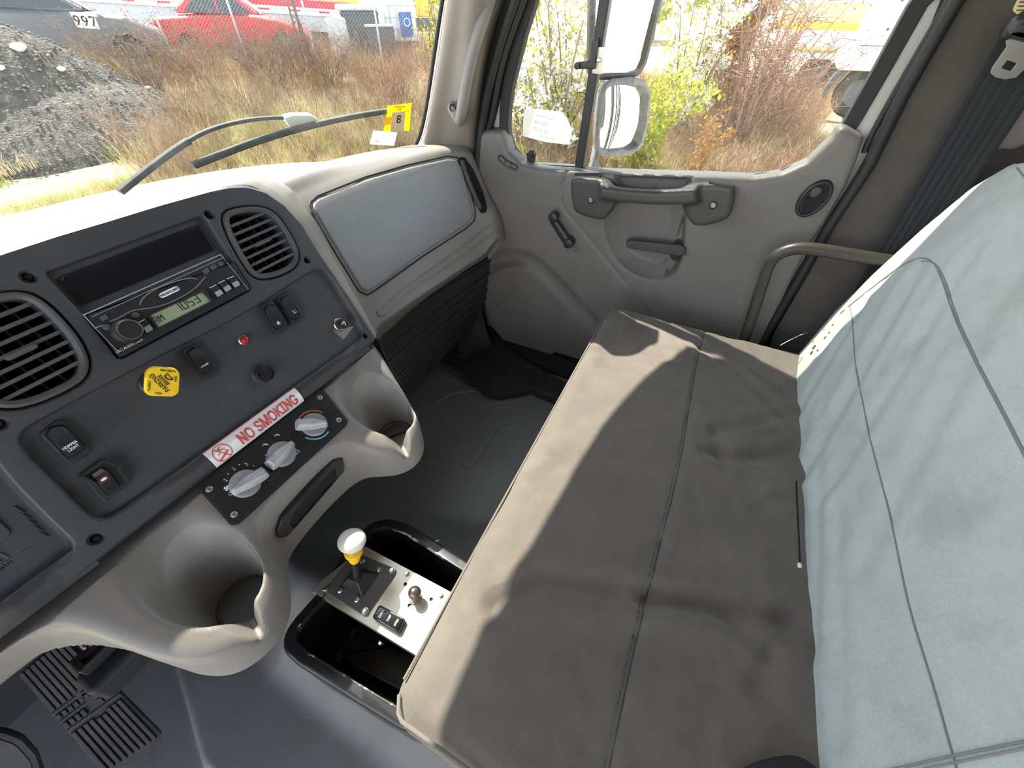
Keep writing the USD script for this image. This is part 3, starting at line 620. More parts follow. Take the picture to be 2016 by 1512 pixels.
for pts in ([(1515, 380), (1585, 345), (1665, 460), (1600, 500)], [(1610, 330), (1680, 293), (1760, 405), (1695, 445)], [(1708, 280), (1780, 248), (1855, 360), (1795, 395)], [(693, 780), (770, 740), (872, 865), (800, 905)]):
    k = rd.part('preset_button', PL.to(slab(rpoly(pts, .0008), .0045, .0009, .0155)), 'black_plastic')
    a, b, c2, d = [np.array(p, float) for p in pts]
    rd.part('button_lower_half', PL.to(slab(rpoly([(a + d) / 2 * 1.0, (b + c2) / 2, c2 - (c2 - b) * .06, d - (d - a) * .06], .0005), .0012, .0005, .0198)), 'knob_disc', parent=k)
    rd.part('button_edge', PL.to(ext(LineString([rp(*(a + (d - a) * .03), .02), rp(*(b + (c2 - b) * .03), .02)]).buffer(.0004), .0195, .0203)), 'ink_white', parent=k)
for pp in ((345, 830), (670, 695)):
    rd.part('round_button', PL.to(lathe([(0, .015), (.004, .015), (.0038, .0178), (.0028, .0184), (0, .0184)], (*rp(*pp), 0), n=20)), 'graphite_dusty')
for pp in ((220, 765), (470, 1060), (1690, 85), (1875, 335)):
    rd.part('tool_hole', PL.to(lathe([(0, .0156), (.0019, .0156), (.0019, .0167), (0, .0167)], (*rp(*pp), 0), n=14)), 'hole_black')
rd.part('jack_lettering', PL.to(mv(rot2(text('CN | AUDIO Jack', .0028, .0004), 0), *rp(605, 1040), .0162)), 'ink_white')
DASH.part('inner_carrier', rbox((-.21, .835, .66), (1.34, .25, .36), .01), 'black_matte')
DASH.part('inner_carrier', rbox((.80, .87, .66), (.68, .18, .22), .01), 'black_matte')
# ------------------------------------------------------------------ rounded lower bar of the panel and its NO SMOKING tape
def bar_frame(a, b, w, hw, hh):
    """A half round bar from a to b on the centre panel: returns point(s in metres, angle, extra) and its length."""
    a, b = np.array(a), np.array(b); L = np.linalg.norm(b - a); d = (b - a) / L; t = np.array([-d[1], d[0]])
    def pt(s, ang, e=0.0):
        q = a + d * s + t * math.cos(ang) * (hw + e); return PL.pt(q[0], q[1], w + math.sin(ang) * (hh + e))
    return pt, L
def bar_mesh(pt, L, mk=0.012, e=0.0, a0=0.0, a1=math.pi, s0=None, s1=None, thick=0.006):
    S = np.linspace(0 if s0 is None else s0, L if s1 is None else s1, 40); A = np.linspace(a0, a1, 15)
    return sheet(np.array([[pt(s, a, e) for a in A] for s in S]), thick)
for (a, b), hw in ((((258, 1021), (724, 675)), .0150), (((-130, 1318), (175, 1094)), .0165)):
    pt, L = bar_frame(PL.px(*a, .012), PL.px(*b, .012), .0095, hw, .0085)
    if hw and len(NAMES) and a[1] < 1200: BAR = (pt, L); BAR_AB = (PL.px(*a, .012), PL.px(*b, .012))
    S = np.linspace(0, L, 60); A = np.linspace(0, math.pi, 15); g = []
    for s in S:
        q_ = min(1, min(s, L - s) / .075); f = q_ * q_ * (3 - 2 * q_)
        row = [];
        for an in A:
            p0 = pt(s, an); base = pt(s, an, 0) - PL.n * (math.sin(an) * .0085 * (1 - f)); row.append(base)
        g.append(row)
    DASH.part('lower_bar', sheet(np.array(g), .006), 'rail_graphite', smooth=60, label='rounded shiny lower rail of the dark centre panel')
pt, L = BAR
def bar_s(px, py):                                   # length along the bar that is seen at a pixel
    q = PL.px(px, py, .019); a, b = BAR_AB; d = (b - a) / np.linalg.norm(b - a); return float((q - a) @ d)
s0, s1 = bar_s(404, 897), bar_s(585, 768); A0, A1 = .55, 2.75
TP = Thing('warning_tape', 'white sticker reading NO SMOKING in red wrapped over the rail', 'sticker', loc=pt((s0 + s1) / 2, 1.57, .001))
TP.part('tape', bar_mesh(pt, L, e=.0012, a0=A0, a1=A1, s0=s0, s1=s1, thick=.0008), 'sticker_white', smooth=60)
def on_bar(m, s, t, h):
    m = tm(m); m = trimesh.Trimesh(*trimesh.remesh.subdivide_to_size(m.vertices, m.faces, .002, max_iter=12), process=False)
    """Lettering (x along the bar, y across it) laid on the bar's curve."""
    v = tm(m).vertices; r = .0165; out = []
    for x, y, z in v: out.append(pt(s + x, math.pi / 2 - (y + t) / .0135, .0014 + z))
    return trimesh.Trimesh(np.array(out), m.faces, process=False)
txt = text('NO SMOKING', .0150, .0006, True); v = txt.vertices; wd = v[:, 0].max() - v[:, 0].min(); v[:, 0] *= (s1 - s0) * .66 / wd; txt.vertices = v
cs, cd = np.array([1, 1]), None
def flipv(m):
    m = tm(m).copy(); return m
TP.part('red_lettering', on_bar(mv(txt, 0, 0, 0), s0 + (s1 - s0) * .61, -.0005, 0), 'ink_red')
rg = Point(0, 0).buffer(.0122, quad_segs=12).difference(Point(0, 0).buffer(.0113, quad_segs=12))
sy = unary_union([rg, LineString([(-.0065, .0098), (.0065, -.0098)]).buffer(.0005), LineString([(-.0075, -.0062), (.0065, -.001)]).buffer(.0012), LineString(spline([(.005, .001), (.0035, .0035), (.0005, .0045), (-.001, .0065), (.002, .008)], 12)).buffer(.0006), LineString(spline([(-.006, .0005), (-.002, .004), (-.0055, .0075)], 10)).buffer(.0005)])
TP.part('no_smoking_symbol', on_bar(ext(sy, 0, .0004), s0 + .0175, -.0005, 0), 'ink_red')
TP.part('red_border', on_bar(ext(LineString([((s0 - s1) / 2, .0148), ((s1 - s0) / 2, .0148)]).buffer(.0005), 0, .0003), (s0 + s1) / 2, 0, 0), 'ink_red')

# ------------------------------------------------------------------ switches, knobs and lamps on the panel
BW = .0015                                            # floor of the switch bay
def rocker(name, label, bezel, rock, icon=None, mat='black_plastic', group='rocker switches on the centre panel'):
    bz = shp(PL.poly(bezel, .007), .0012); rk = shp(PL.poly(rock, .010), .0015)
    t = Thing(name, label, 'switch', group=None, loc=PL.pt(*bz.centroid.coords[0], BW))
    t.part('bezel', PL.to(tm(man(slab(bz, .0075, .0015, BW)) - man(ext(rk.buffer(.0006), .006, .02)))), mat)
    m = loft(rk, [(0, .003), (0, .0105), (.0008, .0117), (.002, .0120)]); v = m.vertices; vc = v[:, 1] - v[:, 1].mean(); v[:, 2] += np.where(v[:, 2] > .006, .0028 * (vc / .02) ** 2 - vc * .03, 0); m.vertices = v
    r = t.part('rocker', PL.to(m), 'gloss_rocker')
    return t, r
def icon(t, parent, px, mesh, mat='ink_white', w=.0136, name='marking'):
    c = PL.px(*px, w); t.part(name, PL.to(mv(mesh, c[0], c[1], w)), mat, parent=parent)
t, r = rocker('rocker_switch', 'black rocker switch with one white bar between the yellow knob and the red lamp', [(359, 687), (391, 674), (429, 728), (424, 741), (402, 747), (359, 695)], [(369, 694), (380, 684), (396, 685), (418, 718), (415, 731), (400, 736), (391, 732)])
icon(t, r, (403, 719), text('STROBE', .0021, .0004, True), name='white_lettering')
t, r = rocker('rocker_switch', 'left black rocker of the pair near the panel top right, lamp symbol', [(510, 602), (533, 592), (538, 596), (567, 640), (565, 650), (547, 658), (540, 655)], [(520, 609), (524, 602), (538, 600), (546, 604), (560, 638), (556, 645), (545, 648), (538, 642)])
icon(t, r, (548, 636), unary_sym := ext(unary_union([Point(0, 0).buffer(.0016)] + [LineString([(.0022 * math.cos(a), .0022 * math.sin(a)), (.0034 * math.cos(a), .0034 * math.sin(a))]).buffer(.0003) for a in np.arange(8) * math.pi / 4]), 0, .0003), name='lamp_symbol')
t, r = rocker('rocker_switch', 'right black rocker of the pair near the panel top right', [(544, 585), (565, 573), (570, 576), (597, 623), (595, 628), (579, 638), (572, 635)], [(552, 589), (557, 584), (570, 582), (578, 588), (592, 619), (588, 625), (578, 629), (571, 625)])
icon(t, r, (580, 614), cat(mv(text('BATT', .0018, .0003), 0, .002, 0), ext(LineString([(-.003, -.0018), (0, -.0012), (.003, -.0018)]).buffer(.0004), 0, .0003)), name='faint_symbol')
t, r = rocker('rocker_switch', 'black rocker switch lettered HOPPER LIGHT in white', [(76, 854), (112, 826), (127, 829), (178, 886), (176, 894), (144, 913), (131, 909)], [(91, 856), (99, 841), (121, 837), (131, 841), (166, 875), (165, 884), (138, 901), (129, 896)])
icon(t, r, (141, 879), cat(mv(text('HOPPER', .0030, .0004, True, squeeze=.85), 0, .0022, 0), mv(text('LIGHT', .0030, .0004, True, squeeze=.85), 0, -.0022, 0)), name='white_lettering')
t, r = rocker('rocker_switch', 'guarded rocker switch with dark red insert at the panel lower left', [(157, 936), (202, 905), (229, 915), (256, 953), (206, 990)], [(177, 937), (203, 921), (212, 924), (237, 956), (214, 975), (188, 947)])
t.part('guard', PL.to(cat(*[ext(LineString([PL.px(*p, .012) for p in l]).buffer(.0012), BW, .016) for l in ([(160, 937), (202, 907), (228, 917)], [(228, 917), (252, 950)], [(160, 937), (186, 952)])])), 'black_plastic')
c = PL.px(204, 943, .0125); t.part('red_insert', PL.to(mv(slab(shp([(-.0052, -.0035), (.0052, -.0035), (.0052, .0035), (-.0052, .0035)], .0008), .0014, .0004), c[0], c[1], .0117)), 'dark_red', parent=r)
t.part('white_oval', PL.to(mv(ext(Polygon([(.0032 * math.cos(a), .0016 * math.sin(a)) for a in np.linspace(0, 6.28, 20)[:-1]]), 0, .0004), c[0], c[1], .0132)), 'ink_white', parent=r)
c = PL.px(193, 931, .0125); t.part('grey_end', PL.to(mv(slab(shp([(-.0055, -.0025), (.0055, -.0025), (.0055, .0025), (-.0055, .0025)], .0006), .0014, .0004), c[0], c[1], .0115)), 'plate_dark', parent=r)

# parking brake knob
KW = .040
kp = PL.poly([(285, 769), (288, 730), (301, 720), (345, 724), (355, 734), (353, 773), (343, 781), (295, 779)], KW)
ks = shp(kp, .0045); cx, cy = ks.centroid.coords[0]
t = Thing('parking_brake_knob', 'yellow square parking brake knob pulled out of the panel', 'knob', loc=PL.pt(cx, cy, BW))
t.part('knob', PL.to(loft(ks, [(.004, KW - .012), (.0, KW - .008), (0, KW - .002), (.0008, KW - .0005), (.0022, KW)])), 'yellow')
t.part('stem', PL.to(lathe([(0, BW), (.0085, BW), (.0085, KW - .02), (.012, KW - .012), (0, KW - .012)], (cx - .002, cy, 0))), 'yellow')
t.part('base_ring', PL.to(lathe([(.009, BW), (.0155, BW), (.0155, .0035), (.0135, .005), (.009, .005), (.009, BW)], (cx - .002, cy, 0), n=32)), 'black_plastic')
# lettering: reads along the diagonal of the square
e1 = PL.px(343, 781, KW) - PL.px(352, 727, KW)
ang = math.degrees(math.atan2(*(PL.px(298, 744, KW) - PL.px(328, 772, KW))[::-1]))
def kl(s, h, px, rot, bold=True, name='lettering', sq=1.0):
    c = PL.px(*px, KW); t.part(name, PL.to(mv(rot2(text(s, h, .0003, bold, squeeze=sq), rot), c[0], c[1], KW)), 'ink_black')
kl('PARKING', .0050, (314, 754), ang, sq=.9); kl('BRAKE', .0040, (322, 748), ang, sq=.9)
kl('PUSH', .0022, (346, 746), ang - 42, sq=.9); kl('TO RELEASE', .0022, (331, 730), ang + 45, sq=.9)
kl('TO APPLY', .0022, (294, 760), ang - 42, sq=.9); kl('PULL', .0022, (311, 774), ang + 45, sq=.9)
c = PL.px(332, 742, KW); crv = spline([(-.005, -.001), (-.003, .0018), (.0005, .0028), (.004, .0012)], 14)
t.part('emblem', PL.to(mv(cat(rot2(ext(LineString(crv).buffer(.0008), 0, .0003), ang), mv(rot2(text('Bendix', .0024, .0003, True), ang), *(np.array([math.sin(math.radians(ang)), -math.cos(math.radians(ang))]) * .0012), 0)), c[0], c[1], KW)), 'ink_black')
# red indicator lamp
u, v = PL.px(478, 670); t = Thing('indicator_lamp', 'small glossy red indicator lamp on the dark panel', 'lamp', loc=PL.pt(u, v, BW))
t.part('lamp_ring', PL.to(lathe([(.005, BW), (.0078, BW), (.0078, .004), (.0066, .0052), (.005, .0052)], (u, v, 0), n=28)), 'bright_metal')
t.part('lens', PL.to(lathe([(0, BW), (.0062, BW), (.0062, .007), (.0055, .0105), (.0035, .0125), (0, .0132)], (u, v, 0), n=28)), 'red_lens')
# buzzer
u, v = PL.px(516, 735); t = Thing('warning_buzzer', 'round black warning buzzer with concentric rings on the panel', 'buzzer', loc=PL.pt(u, v, BW))
t.part('housing', PL.to(lathe([(0, BW), (.0145, BW), (.0145, .012), (.0138, .0142), (.0125, .0145), (.0122, .011), (0, .011)], (u, v, 0), n=36)), 'black_plastic')
for k, r in enumerate((.0025, .0055, .0085)):
    t.part('sound_ring', PL.to(lathe([(r, .0105), (r, .0128), (r + .0013, .0128), (r + .0013, .0105)], (u, v, 0), n=32)), 'black_plastic')
t.part('collar', PL.to(lathe([(.0145, BW), (.0172, BW), (.0165, .0035), (.0145, .0045)], (u, v, 0), n=36)), 'handle_brown')
# cigar lighter
u, v = PL.px(666, 639); t = Thing('cigar_lighter', 'round cigar lighter with white symbol and triangular metal tag', 'lighter', loc=PL.pt(u, v, BW))
t.part('socket_ring', PL.to(lathe([(.009, BW), (.0128, BW), (.0128, .006), (.0115, .0075), (.009, .0075)], (u, v, 0), n=32)), 'bright_metal')
kb = t.part('lighter_knob', PL.to(lathe([(0, .004), (.0095, .004), (.0095, .014), (.0098, .017), (.0092, .0192), (.0078, .0198), (.0074, .0190), (0, .0190)], (u, v, 0), n=32)), 'black_plastic')
t.part('symbol', PL.to(mv(cat(ext(Polygon([(-.004, .0008), (.003, .0022), (.0032, .0038), (-.0038, .0024)]).exterior.buffer(.0004), 0, .0003), ext(LineString([(.002, .001), (.0024, -.002), (.0006, -.0036)]).buffer(.0006), 0, .0003), ext(Point(.0006, -.0036).buffer(.0011), 0, .0003)), u, v, .0191)), 'ink_white', parent=kb)
tri = shp(PL.poly([(655, 650), (697, 642), (676, 669)], BW + .001), .0008)
t.part('metal_tag', PL.to(ext(tri, BW, BW + .0012)), 'dull_metal')

# ------------------------------------------------------------------ lower console with two cup holders
HP = Plane((0, .48, .562), (1, 0, 0), (0, .057, .040))
PLAN = [(.452, .58), (.447, .538), (.432, .503), (.416, .470), (.402, .435), (.383, .402), (.352, .378), (.315, .373), (.283, .392), (.264, .422), (.250, .448), (.222, .462), (.16, .468), (.08, .464), (.055, .448), (.038, .420), (.012, .387), (-.020, .374), (-.052, .377), (-.082, .396), (-.100, .432), (-.108, .470), (-.115, .510), (-.128, .535), (-.155, .548), (-.215, .553), (-.36, .565), (-.36, .68), (.452, .68)]
CUPS = [((-.010, .452), (-.026, .392)), ((.350, .448), (.314, .390))]
PLAN = [tuple(q) for q in chaikin(PLAN, 2)]
def console(X, Y, Z):
    X2, Y2 = np.broadcast_arrays(X[:, :, :1], Y[:, :, :1]); p2 = pd(PLAN, X2, Y2)
    taper = (Z - .52) * .10
    top = ((Y - .48) * HP.n[1] + (Z - .562) * HP.n[2])
    bot = (.420 + .128 * np.clip((Y - .502) / .045, 0, 1)) - Z
    d = smax(smax(p2 - 0 * taper, top, .022), bot, .012)
    d = smax(d, Y - .66 + .125 * np.clip((Z - .575) / .02, 0, 1), .003)
    for (cx, cy), (nx, ny) in CUPS:
        r = np.sqrt((X - cx) ** 2 + (Y - cy) ** 2); wall = .0385 + np.clip(Z - .446, 0, 1) * .17 + np.clip(Z - .525, 0, 1) ** 2 * 5
        cup = np.maximum((r - wall) * .97, .446 - Z)
        dx, dy = nx - cx, ny - cy; L = math.hypot(dx, dy); s = (X - cx) * dx / L + (Y - cy) * dy / L; tt = np.abs(-(X - cx) * dy / L + (Y - cy) * dx / L)
        notch = np.maximum(np.maximum(tt - .004 - np.clip(Z - .470, 0, .1) * .42, .466 - Z), -s + .02)
        d = smax(d, -smin(cup, notch, .004), .007)
    return d
CON = Thing('lower_console', 'grey moulded lower console with two cup holders under the centre panel', 'console', loc=(.17, .5, .45))
CON.part('console_body', nets(console, (-.36, .35, .41), (.47, .68, .66), .0032), 'taupe_smooth', smooth=True)
for (cx, cy), _ in CUPS:
    CON.part('cup_floor_ring', lathe([(0, .4462), (.0385, .4462), (.0385, .4500), (.035, .4515), (.0325, .4480), (0, .4474)], (cx, cy, 0), n=40), 'graphite_dusty')
CON.part('cup_insert', tube([(CUPS[1][0][0] - .012, CUPS[1][0][1] + .01, .450), (CUPS[1][0][0] + .018, CUPS[1][0][1] - .012, .450)], .0022, 8), 'black_plastic')
seam = [P(x, y, z=zz) for x, y, zz in ((640, 945, .455), (690, 931, .456), (745, 923, .458), (790, 908, .46), (815, 885, .462), (825, 862, .464))]
# dark storage pocket in the console's front
FP = Plane((0, .461, .5), (1, 0, 0), (0, 0, 1))
pk = shp(FP.poly([(541, 1045), (552, 1018), (655, 905), (671, 899), (675, 925), (642, 964), (562, 1055), (545, 1058)]), .004)
pin = shp(FP.poly([(566, 1030), (575, 1005), (655, 917), (661, 945), (640, 960), (575, 1038)]), .003)
t = Thing('storage_pocket', 'narrow black storage pocket in the front of the lower console', 'pocket', loc=FP.pt(*pk.centroid.coords[0], 0))
t.part('pocket_frame', FP.to(tm(man(loft(pk, [(0, -.012), (0, .003), (.001, .0048), (.0025, .0055)])) - man(ext(pin, .0005, .02)))), 'black_plastic')
t.part('pocket_back', FP.to(ext(pin.buffer(.001), .0005, .002)), 'hole_black')

# ------------------------------------------------------------------ heater controls on the console's sloping face
hv = shp(HP.poly([(391, 961), (396, 955), (628, 769), (638, 771), (684, 830), (679, 839), (471, 1030), (456, 1033)]), .004)
HV = Thing('heater_control', 'black heater control plate with three grey knobs below the tape', 'control panel', loc=HP.pt(*hv.centroid.coords[0], 0))
HV.part('plate', HP.to(slab(hv, .0065, .0012, -.004)), 'gloss_plate')
HV.part('plate_frame', HP.to(ext(hv.exterior.buffer(.0011), -.002, .0018)), 'black_matte')
for x, y in ((412, 963), (461, 1013), (630, 783), (667, 827)):
    u, v = HP.px(x, y, .0025); HV.part('plate_screw', HP.to(lathe([(0, .002), (.0048, .002), (.0045, .0038), (.003, .0048), (.0012, .0048), (.0012, .003), (0, .003)], (u, v, 0), n=18)), 'dull_metal')
GZ = .0027
def gl(mesh, px, mat='ink_white', name='marking'):
    c = HP.px(*px, GZ); HV.part(name, HP.to(mv(mesh, c[0], c[1], GZ)), mat)
def arc(r, a0, a1, w): return LineString([(r * math.cos(math.radians(a)), r * math.sin(math.radians(a))) for a in np.linspace(a0, a1, 20)]).buffer(w)
def face(): return unary_union([Point(-.0028, .0014).buffer(.0009), LineString([(0, .0025), (0, .0008), (.0022, -.0002), (.0022, -.0028)]).buffer(.0008)])
for (cx, cy), b0, b1, nm in (((483, 951), (457, 968), (524, 925), 'blower knob with raised grip'), ((555, 893), (530, 916), (578, 868), 'air direction knob with raised grip'), ((619, 835), (583, 833), (646, 832), 'temperature knob with raised grip')):
    u, v = HP.px(cx, cy, .006); k = HV.part('knob', HP.to(lathe([(0, .002), (.0212, .002), (.0208, .006), (.0196, .0088), (.017, .0100), (0, .0106)], (u, v, 0), n=44)), 'knob_disc', label=nm)
    p0, p1 = HP.px(*b0, .018), HP.px(*b1, .018); d = (p1 - p0) / np.linalg.norm(p1 - p0); n = np.array([-d[1], d[0]]); mid = (p0 + p1) / 2; Lh = np.linalg.norm(p1 - p0) / 2
    back, tip = (p0, p1) if nm[0] != 'b' else (p1, p0); dd = (tip - back) / np.linalg.norm(tip - back)
    grip = Polygon([tuple(q) for q in (back + n * .0072 + dd * .002, back - n * .0072 + dd * .002, mid - n * .0085, tip - n * .0032 - dd * .002, tip + n * .0032 - dd * .002, mid + n * .0085)]).buffer(.001, quad_segs=4)
    HV.part('grip', HP.to(loft(grip, [(-.002, .008), (0, .012), (.0012, .019), (.0030, .0222), (.0052, .0232)])), 'knob_grey', parent=k, smooth=50)
    if nm[0] == 't':
        c = (u, v); HV.part('warm_scale', HP.to(mv(ext(arc(.0262, 15, 105, .0013), 0, .0003), u, v, GZ)), 'ink_red'); HV.part('cold_scale', HP.to(mv(ext(arc(.0262, 195, 282, .0013), 0, .0003), u, v, GZ)), 'ink_blue')
        HV.part('scale_dots', HP.to(mv(cat(*[ext(Point(.0262 * math.cos(math.radians(a)), .0262 * math.sin(math.radians(a))).buffer(.0007), 0, .0003) for a in (118, 128, 138)]), u, v, GZ)), 'ink_blue')
for s, p in (('O', (454, 972)), ('1', (444, 945)), ('2', (460, 923)), ('3', (485, 914))): gl(text(s, .0052, .0003), p)
for p in ((449, 933), (471, 915), (499, 917)): gl(ext(Point(0, 0).buffer(.0009), 0, .0003), p)
gl(ext(unary_union([Polygon([(.0036 * math.cos(a + x), .0036 * math.sin(a + x)) if x else (0, 0) for x in (0, .2, .6, 1.0)]).buffer(.0005) for a in np.arange(4) * math.pi / 2]), 0, .0003), (447, 961), name='fan_symbol')
for p in ((545, 857), (522, 876), (550, 919)): gl(ext(face(), 0, .0003), p, name='airflow_symbol')
gl(ext(Polygon([(-.0034, -.0018), (.0034, -.0018), (.0024, .003), (-.0024, .003)]).exterior.buffer(.0005), 0, .0003), (585, 890), name='screen_symbol')
for p in ((523, 896), (523, 903), (523, 909)): gl(ext(Point(0, 0).buffer(.0011), 0, .0003), p, 'ink_blue')
gl(slab(shp([(-.012, -.006), (.012, -.006), (.012, .006), (-.012, .006)], .003), .0008, .0003), (541, 935), 'black_plastic', 'blank_button')
# ------------------------------------------------------------------ passenger door
DOOR = Thing('door_1', None, None, kind='structure', loc=(DX, .2, .07))
def dp(*pts): return [tuple(DR.px(*p)) for p in pts]
GX = -.052                                            # the glass lies this far behind the door's inner face
WIN_G = [(1075, -60), (1060, 0), (1038, 70), (1014, 165), (1006, 215), (1004, 255), (1012, 288), (1030, 310), (1055, 322), (1135, 331), (1250, 337), (1400, 342), (1480, 344), (1530, 338), (1580, 318), (1628, 278), (1661, 236), (1720, 130), (1790, 0), (1820, -60)]
def dpg(pts, w=GX): return [tuple(DR.px(*p, w)) for p in pts]
OUT = dp((938, 262), (955, 257), (972, 256), (985, 259), (992, 275), (1000, 300), (1022, 322), (1055, 331), (1130, 337), (1250, 342), (1400, 347), (1485, 351), (1540, 343), (1590, 320), (1640, 272), (1652, 252), (1668, 250), (1697, 266), (1702, 272), (1688, 318), (1664, 372), (1630, 430), (1592, 490), (1562, 548), (1524, 632), (1498, 700), (1470, 780)) 
OUT += [(DR.px(1470, 780)[0], .06), (-.40, .06)] + dp((1110, 747), (1080, 735), (1010, 706), (985, 672), (968, 652), (952, 640), (944, 600), (940, 520), (936, 400))
BOWL = dp((1185, 372), (1186, 440), (1198, 490), (1222, 525), (1262, 548), (1300, 553), (1330, 540), (1346, 505), (1350, 450), (1353, 372))
BULGE = dp((905, 560), (930, 520), (962, 500), (1000, 490), (1040, 495), (1075, 520), (1110, 555), (1150, 600), (1200, 650), (1230, 720), (1110, 790), (960, 720))
GROOVE = dp((1119, 332), (1112, 346), (1106, 362), (1105, 395), (1112, 414), (1135, 440), (1262, 594), (1330, 680))
HOLLOW = dp((1206, 345), (1216, 380), (1350, 386), (1366, 350))
u_r = DR.px(1352, 450)[0]
BOWL = [tuple(p) for p in chaikin(BOWL, 2)]; BULGE = [tuple(p) for p in chaikin(BULGE, 2)]
def door_sdf(U, V, Wd):
    U2, V2 = np.broadcast_arrays(U[:, :, :1], V[:, :, :1])
    h = np.zeros(U2.shape)
    bw = pd(BOWL, U2, V2); h -= .034 * np.clip(-bw / .045, 0, 1) ** .7 * np.clip((V2 - .3), 0, 1) ** 0
    h = np.where((bw < .0) & (np.abs(U2 - u_r) < .02), np.minimum(h, -.030 * np.clip(-bw / .012, 0, 1)), h)
    bb = pd(BULGE, U2, V2); t = np.clip((.008 - bb) / .035, 0, 1); h -= .024 * t * t * (3 - 2 * t)
    t2 = np.clip((-.035 - bb) / .05, 0, 1); h += .012 * t2 * t2 * (3 - 2 * t2)
    g = ld(GROOVE, U2, V2); h -= .007 * np.clip(1 - g / .0045, 0, 1)
    hl = pd(HOLLOW, U2, V2); h -= .030 * np.clip(-hl / .012, 0, 1)
    # rolled shoulder under the window line
    o2 = pd(OUT, U2, V2)
    d = smax(o2, Wd - h[:, :, :1], .016)
    return smax(d, -.055 - Wd, .004)
us = [p[0] for p in OUT]; vs = [p[1] for p in OUT]
dm = nets(door_sdf, (min(us) - .012, min(vs) - .012, -.064), (max(us) + .012, max(vs) + .012, .008), .005)
DOOR.part('door_panel', DR.to(dm), 'door_trim', smooth=True)
# steel frame around the windows, black rubber around the panes
def band(pts, w0, w1, t0, t1, mat, name, closed=False):
    l = LineString(dpg(pts, w1)); DOOR.part(name, DR.to(ext(l.buffer(t1, join_style='mitre', cap_style='flat'), w0, w1, .003)), mat)
gk = Polygon(dpg(WIN_G)); TOPV = 1.63
gk = gk.union(Polygon([tuple(dpg([(1060, 0)])[0]), tuple(dpg([(1790, 0)])[0]), (dpg([(1790, 0)])[0][0] + .28, TOPV - .06), (dpg([(1060, 0)])[0][0] + .18, TOPV - .06)])).buffer(.001)
gk = shp(Polygon(gk.exterior), .03)
seal = gk.buffer(.030, join_style='round').difference(gk)
seal = seal
DOOR.part('window_rubber', DR.to(ext(seal, GX - .012, GX + .016, .005)), 'rubber', smooth=40, label='black rubber frame around the side window panes')
DOOR.part('steel_frame', DR.to(ext(gk.buffer(.082).difference(gk.buffer(.012)).intersection(Polygon([(-1.2, .78), (1, .78), (1, 1.72), (-1.2, 1.72)])), GX - .03, GX - .002, .004)), 'white_paint', smooth=40, label='white painted steel frame of the door')
# divider post between vent window and drop glass
pa, pb = dpg([(1195, -20)])[0], dpg([(1141, 330)])[0]; d = np.array(pa) - np.array(pb); top = np.array(pb) + d * ((TOPV - .07 - pb[1]) / d[1])
DOOR.part('divider_post', DR.to(ext(LineString([pb, tuple(top)]).buffer(.0125, cap_style='flat').intersection(gk.buffer(.02)), GX - .014, GX + .012, .004)), 'black_plastic', label='black upright post between the vent window and the drop glass')
lower = [(1058, 326), (1135, 330)]; DOOR.part('vent_sill_trim', DR.to(ext(LineString(dpg(lower)).buffer(.007), GX - .01, GX + .014, .003)), 'black_plastic')
lip = [(1143, 334), (1250, 339), (1400, 344), (1482, 347), (1534, 340), (1584, 320), (1632, 280), (1656, 250)]
for k, (off, w) in enumerate(((0, .012), (.0, .020))):
    l = LineString(dpg(lip, GX + w)); DOOR.part('weather_strip', DR.to(ext(l.buffer(.0045 - .001 * k), GX + w - .010, GX + w, .003)), 'rubber')
# panes
post_line = LineString([pb, tuple(top + d * .1)])
fr = gk.intersection(Polygon([pb, tuple(top + d * .1), (-2, 2), (-2, pb[1] - .2), (pb[0], pb[1] - .2)])); re_ = gk.difference(fr)
WV = Thing('window_2', None, None, kind='structure', loc=(DX + .05, .3, .8)); WV.part('vent_pane', DR.to(ext(fr.buffer(.004), GX - .002, GX + .002)), 'glass')
WD = Thing('window_3', None, None, kind='structure', loc=(DX + .05, 0, .8)); WD.part('drop_pane', DR.to(ext(re_.buffer(.004), GX - .002, GX + .002)), 'glass')
# vent window latch and its lower pivot
lp = Plane(DR.pt(*DR.px(1176, 100, GX + .014), GX + .012), (0, -1, 0), (0, 0, 1))
latch = Thing('vent_window_latch', 'black lever latch on a steel plate on the window post', 'latch', loc=DR.pt(*DR.px(1176, 130, GX + .012), GX + .012))
latch.part('latch_plate', DR.to(slab(shp(dpg([(1176, 92), (1193, 92), (1186, 147), (1166, 145)], GX + .012), .002), .004, .001, GX + .012)), 'bright_metal')
latch.part('latch_lever', DR.to(slab(shp(dpg([(1166, 76), (1178, 74), (1172, 136), (1160, 136), (1160, 136)], GX + .022), .003), .014, .003, GX + .014)), 'black_plastic')
latch.part('thumb_knob', cat(DR.to(slab(shp(dpg([(1136, 122), (1162, 118), (1162, 136), (1140, 136)], GX + .022), .003), .012, .003, GX + .016)), cyl(DR.pt(*DR.px(1138, 129, GX + .022), GX + .012), DR.pt(*DR.px(1138, 129, GX + .022), GX + .034), .0075, n=20, bev=.002)), 'black_plastic')
u, v = DR.px(1046, 302, GX + .012)
latch.part('latch_stud', cat(cyl(DR.pt(*DR.px(1181, 118, GX + .014), GX + .012), DR.pt(*DR.px(1181, 118, GX + .014), GX + .026), .005, n=18, bev=.0015)), 'bright_metal')
pv = Thing('vent_window_pivot', 'small black round pivot at the foot of the vent pane', 'pivot', loc=DR.pt(u, v, GX))
pv.part('pivot_cap', DR.to(lathe([(0, GX + .003), (.0105, GX + .003), (.0105, GX + .012), (.009, GX + .0145), (.006, GX + .0145), (.0055, GX + .017), (.003, GX + .018), (0, GX + .018)], (u, v, 0), n=28)), 'black_plastic')
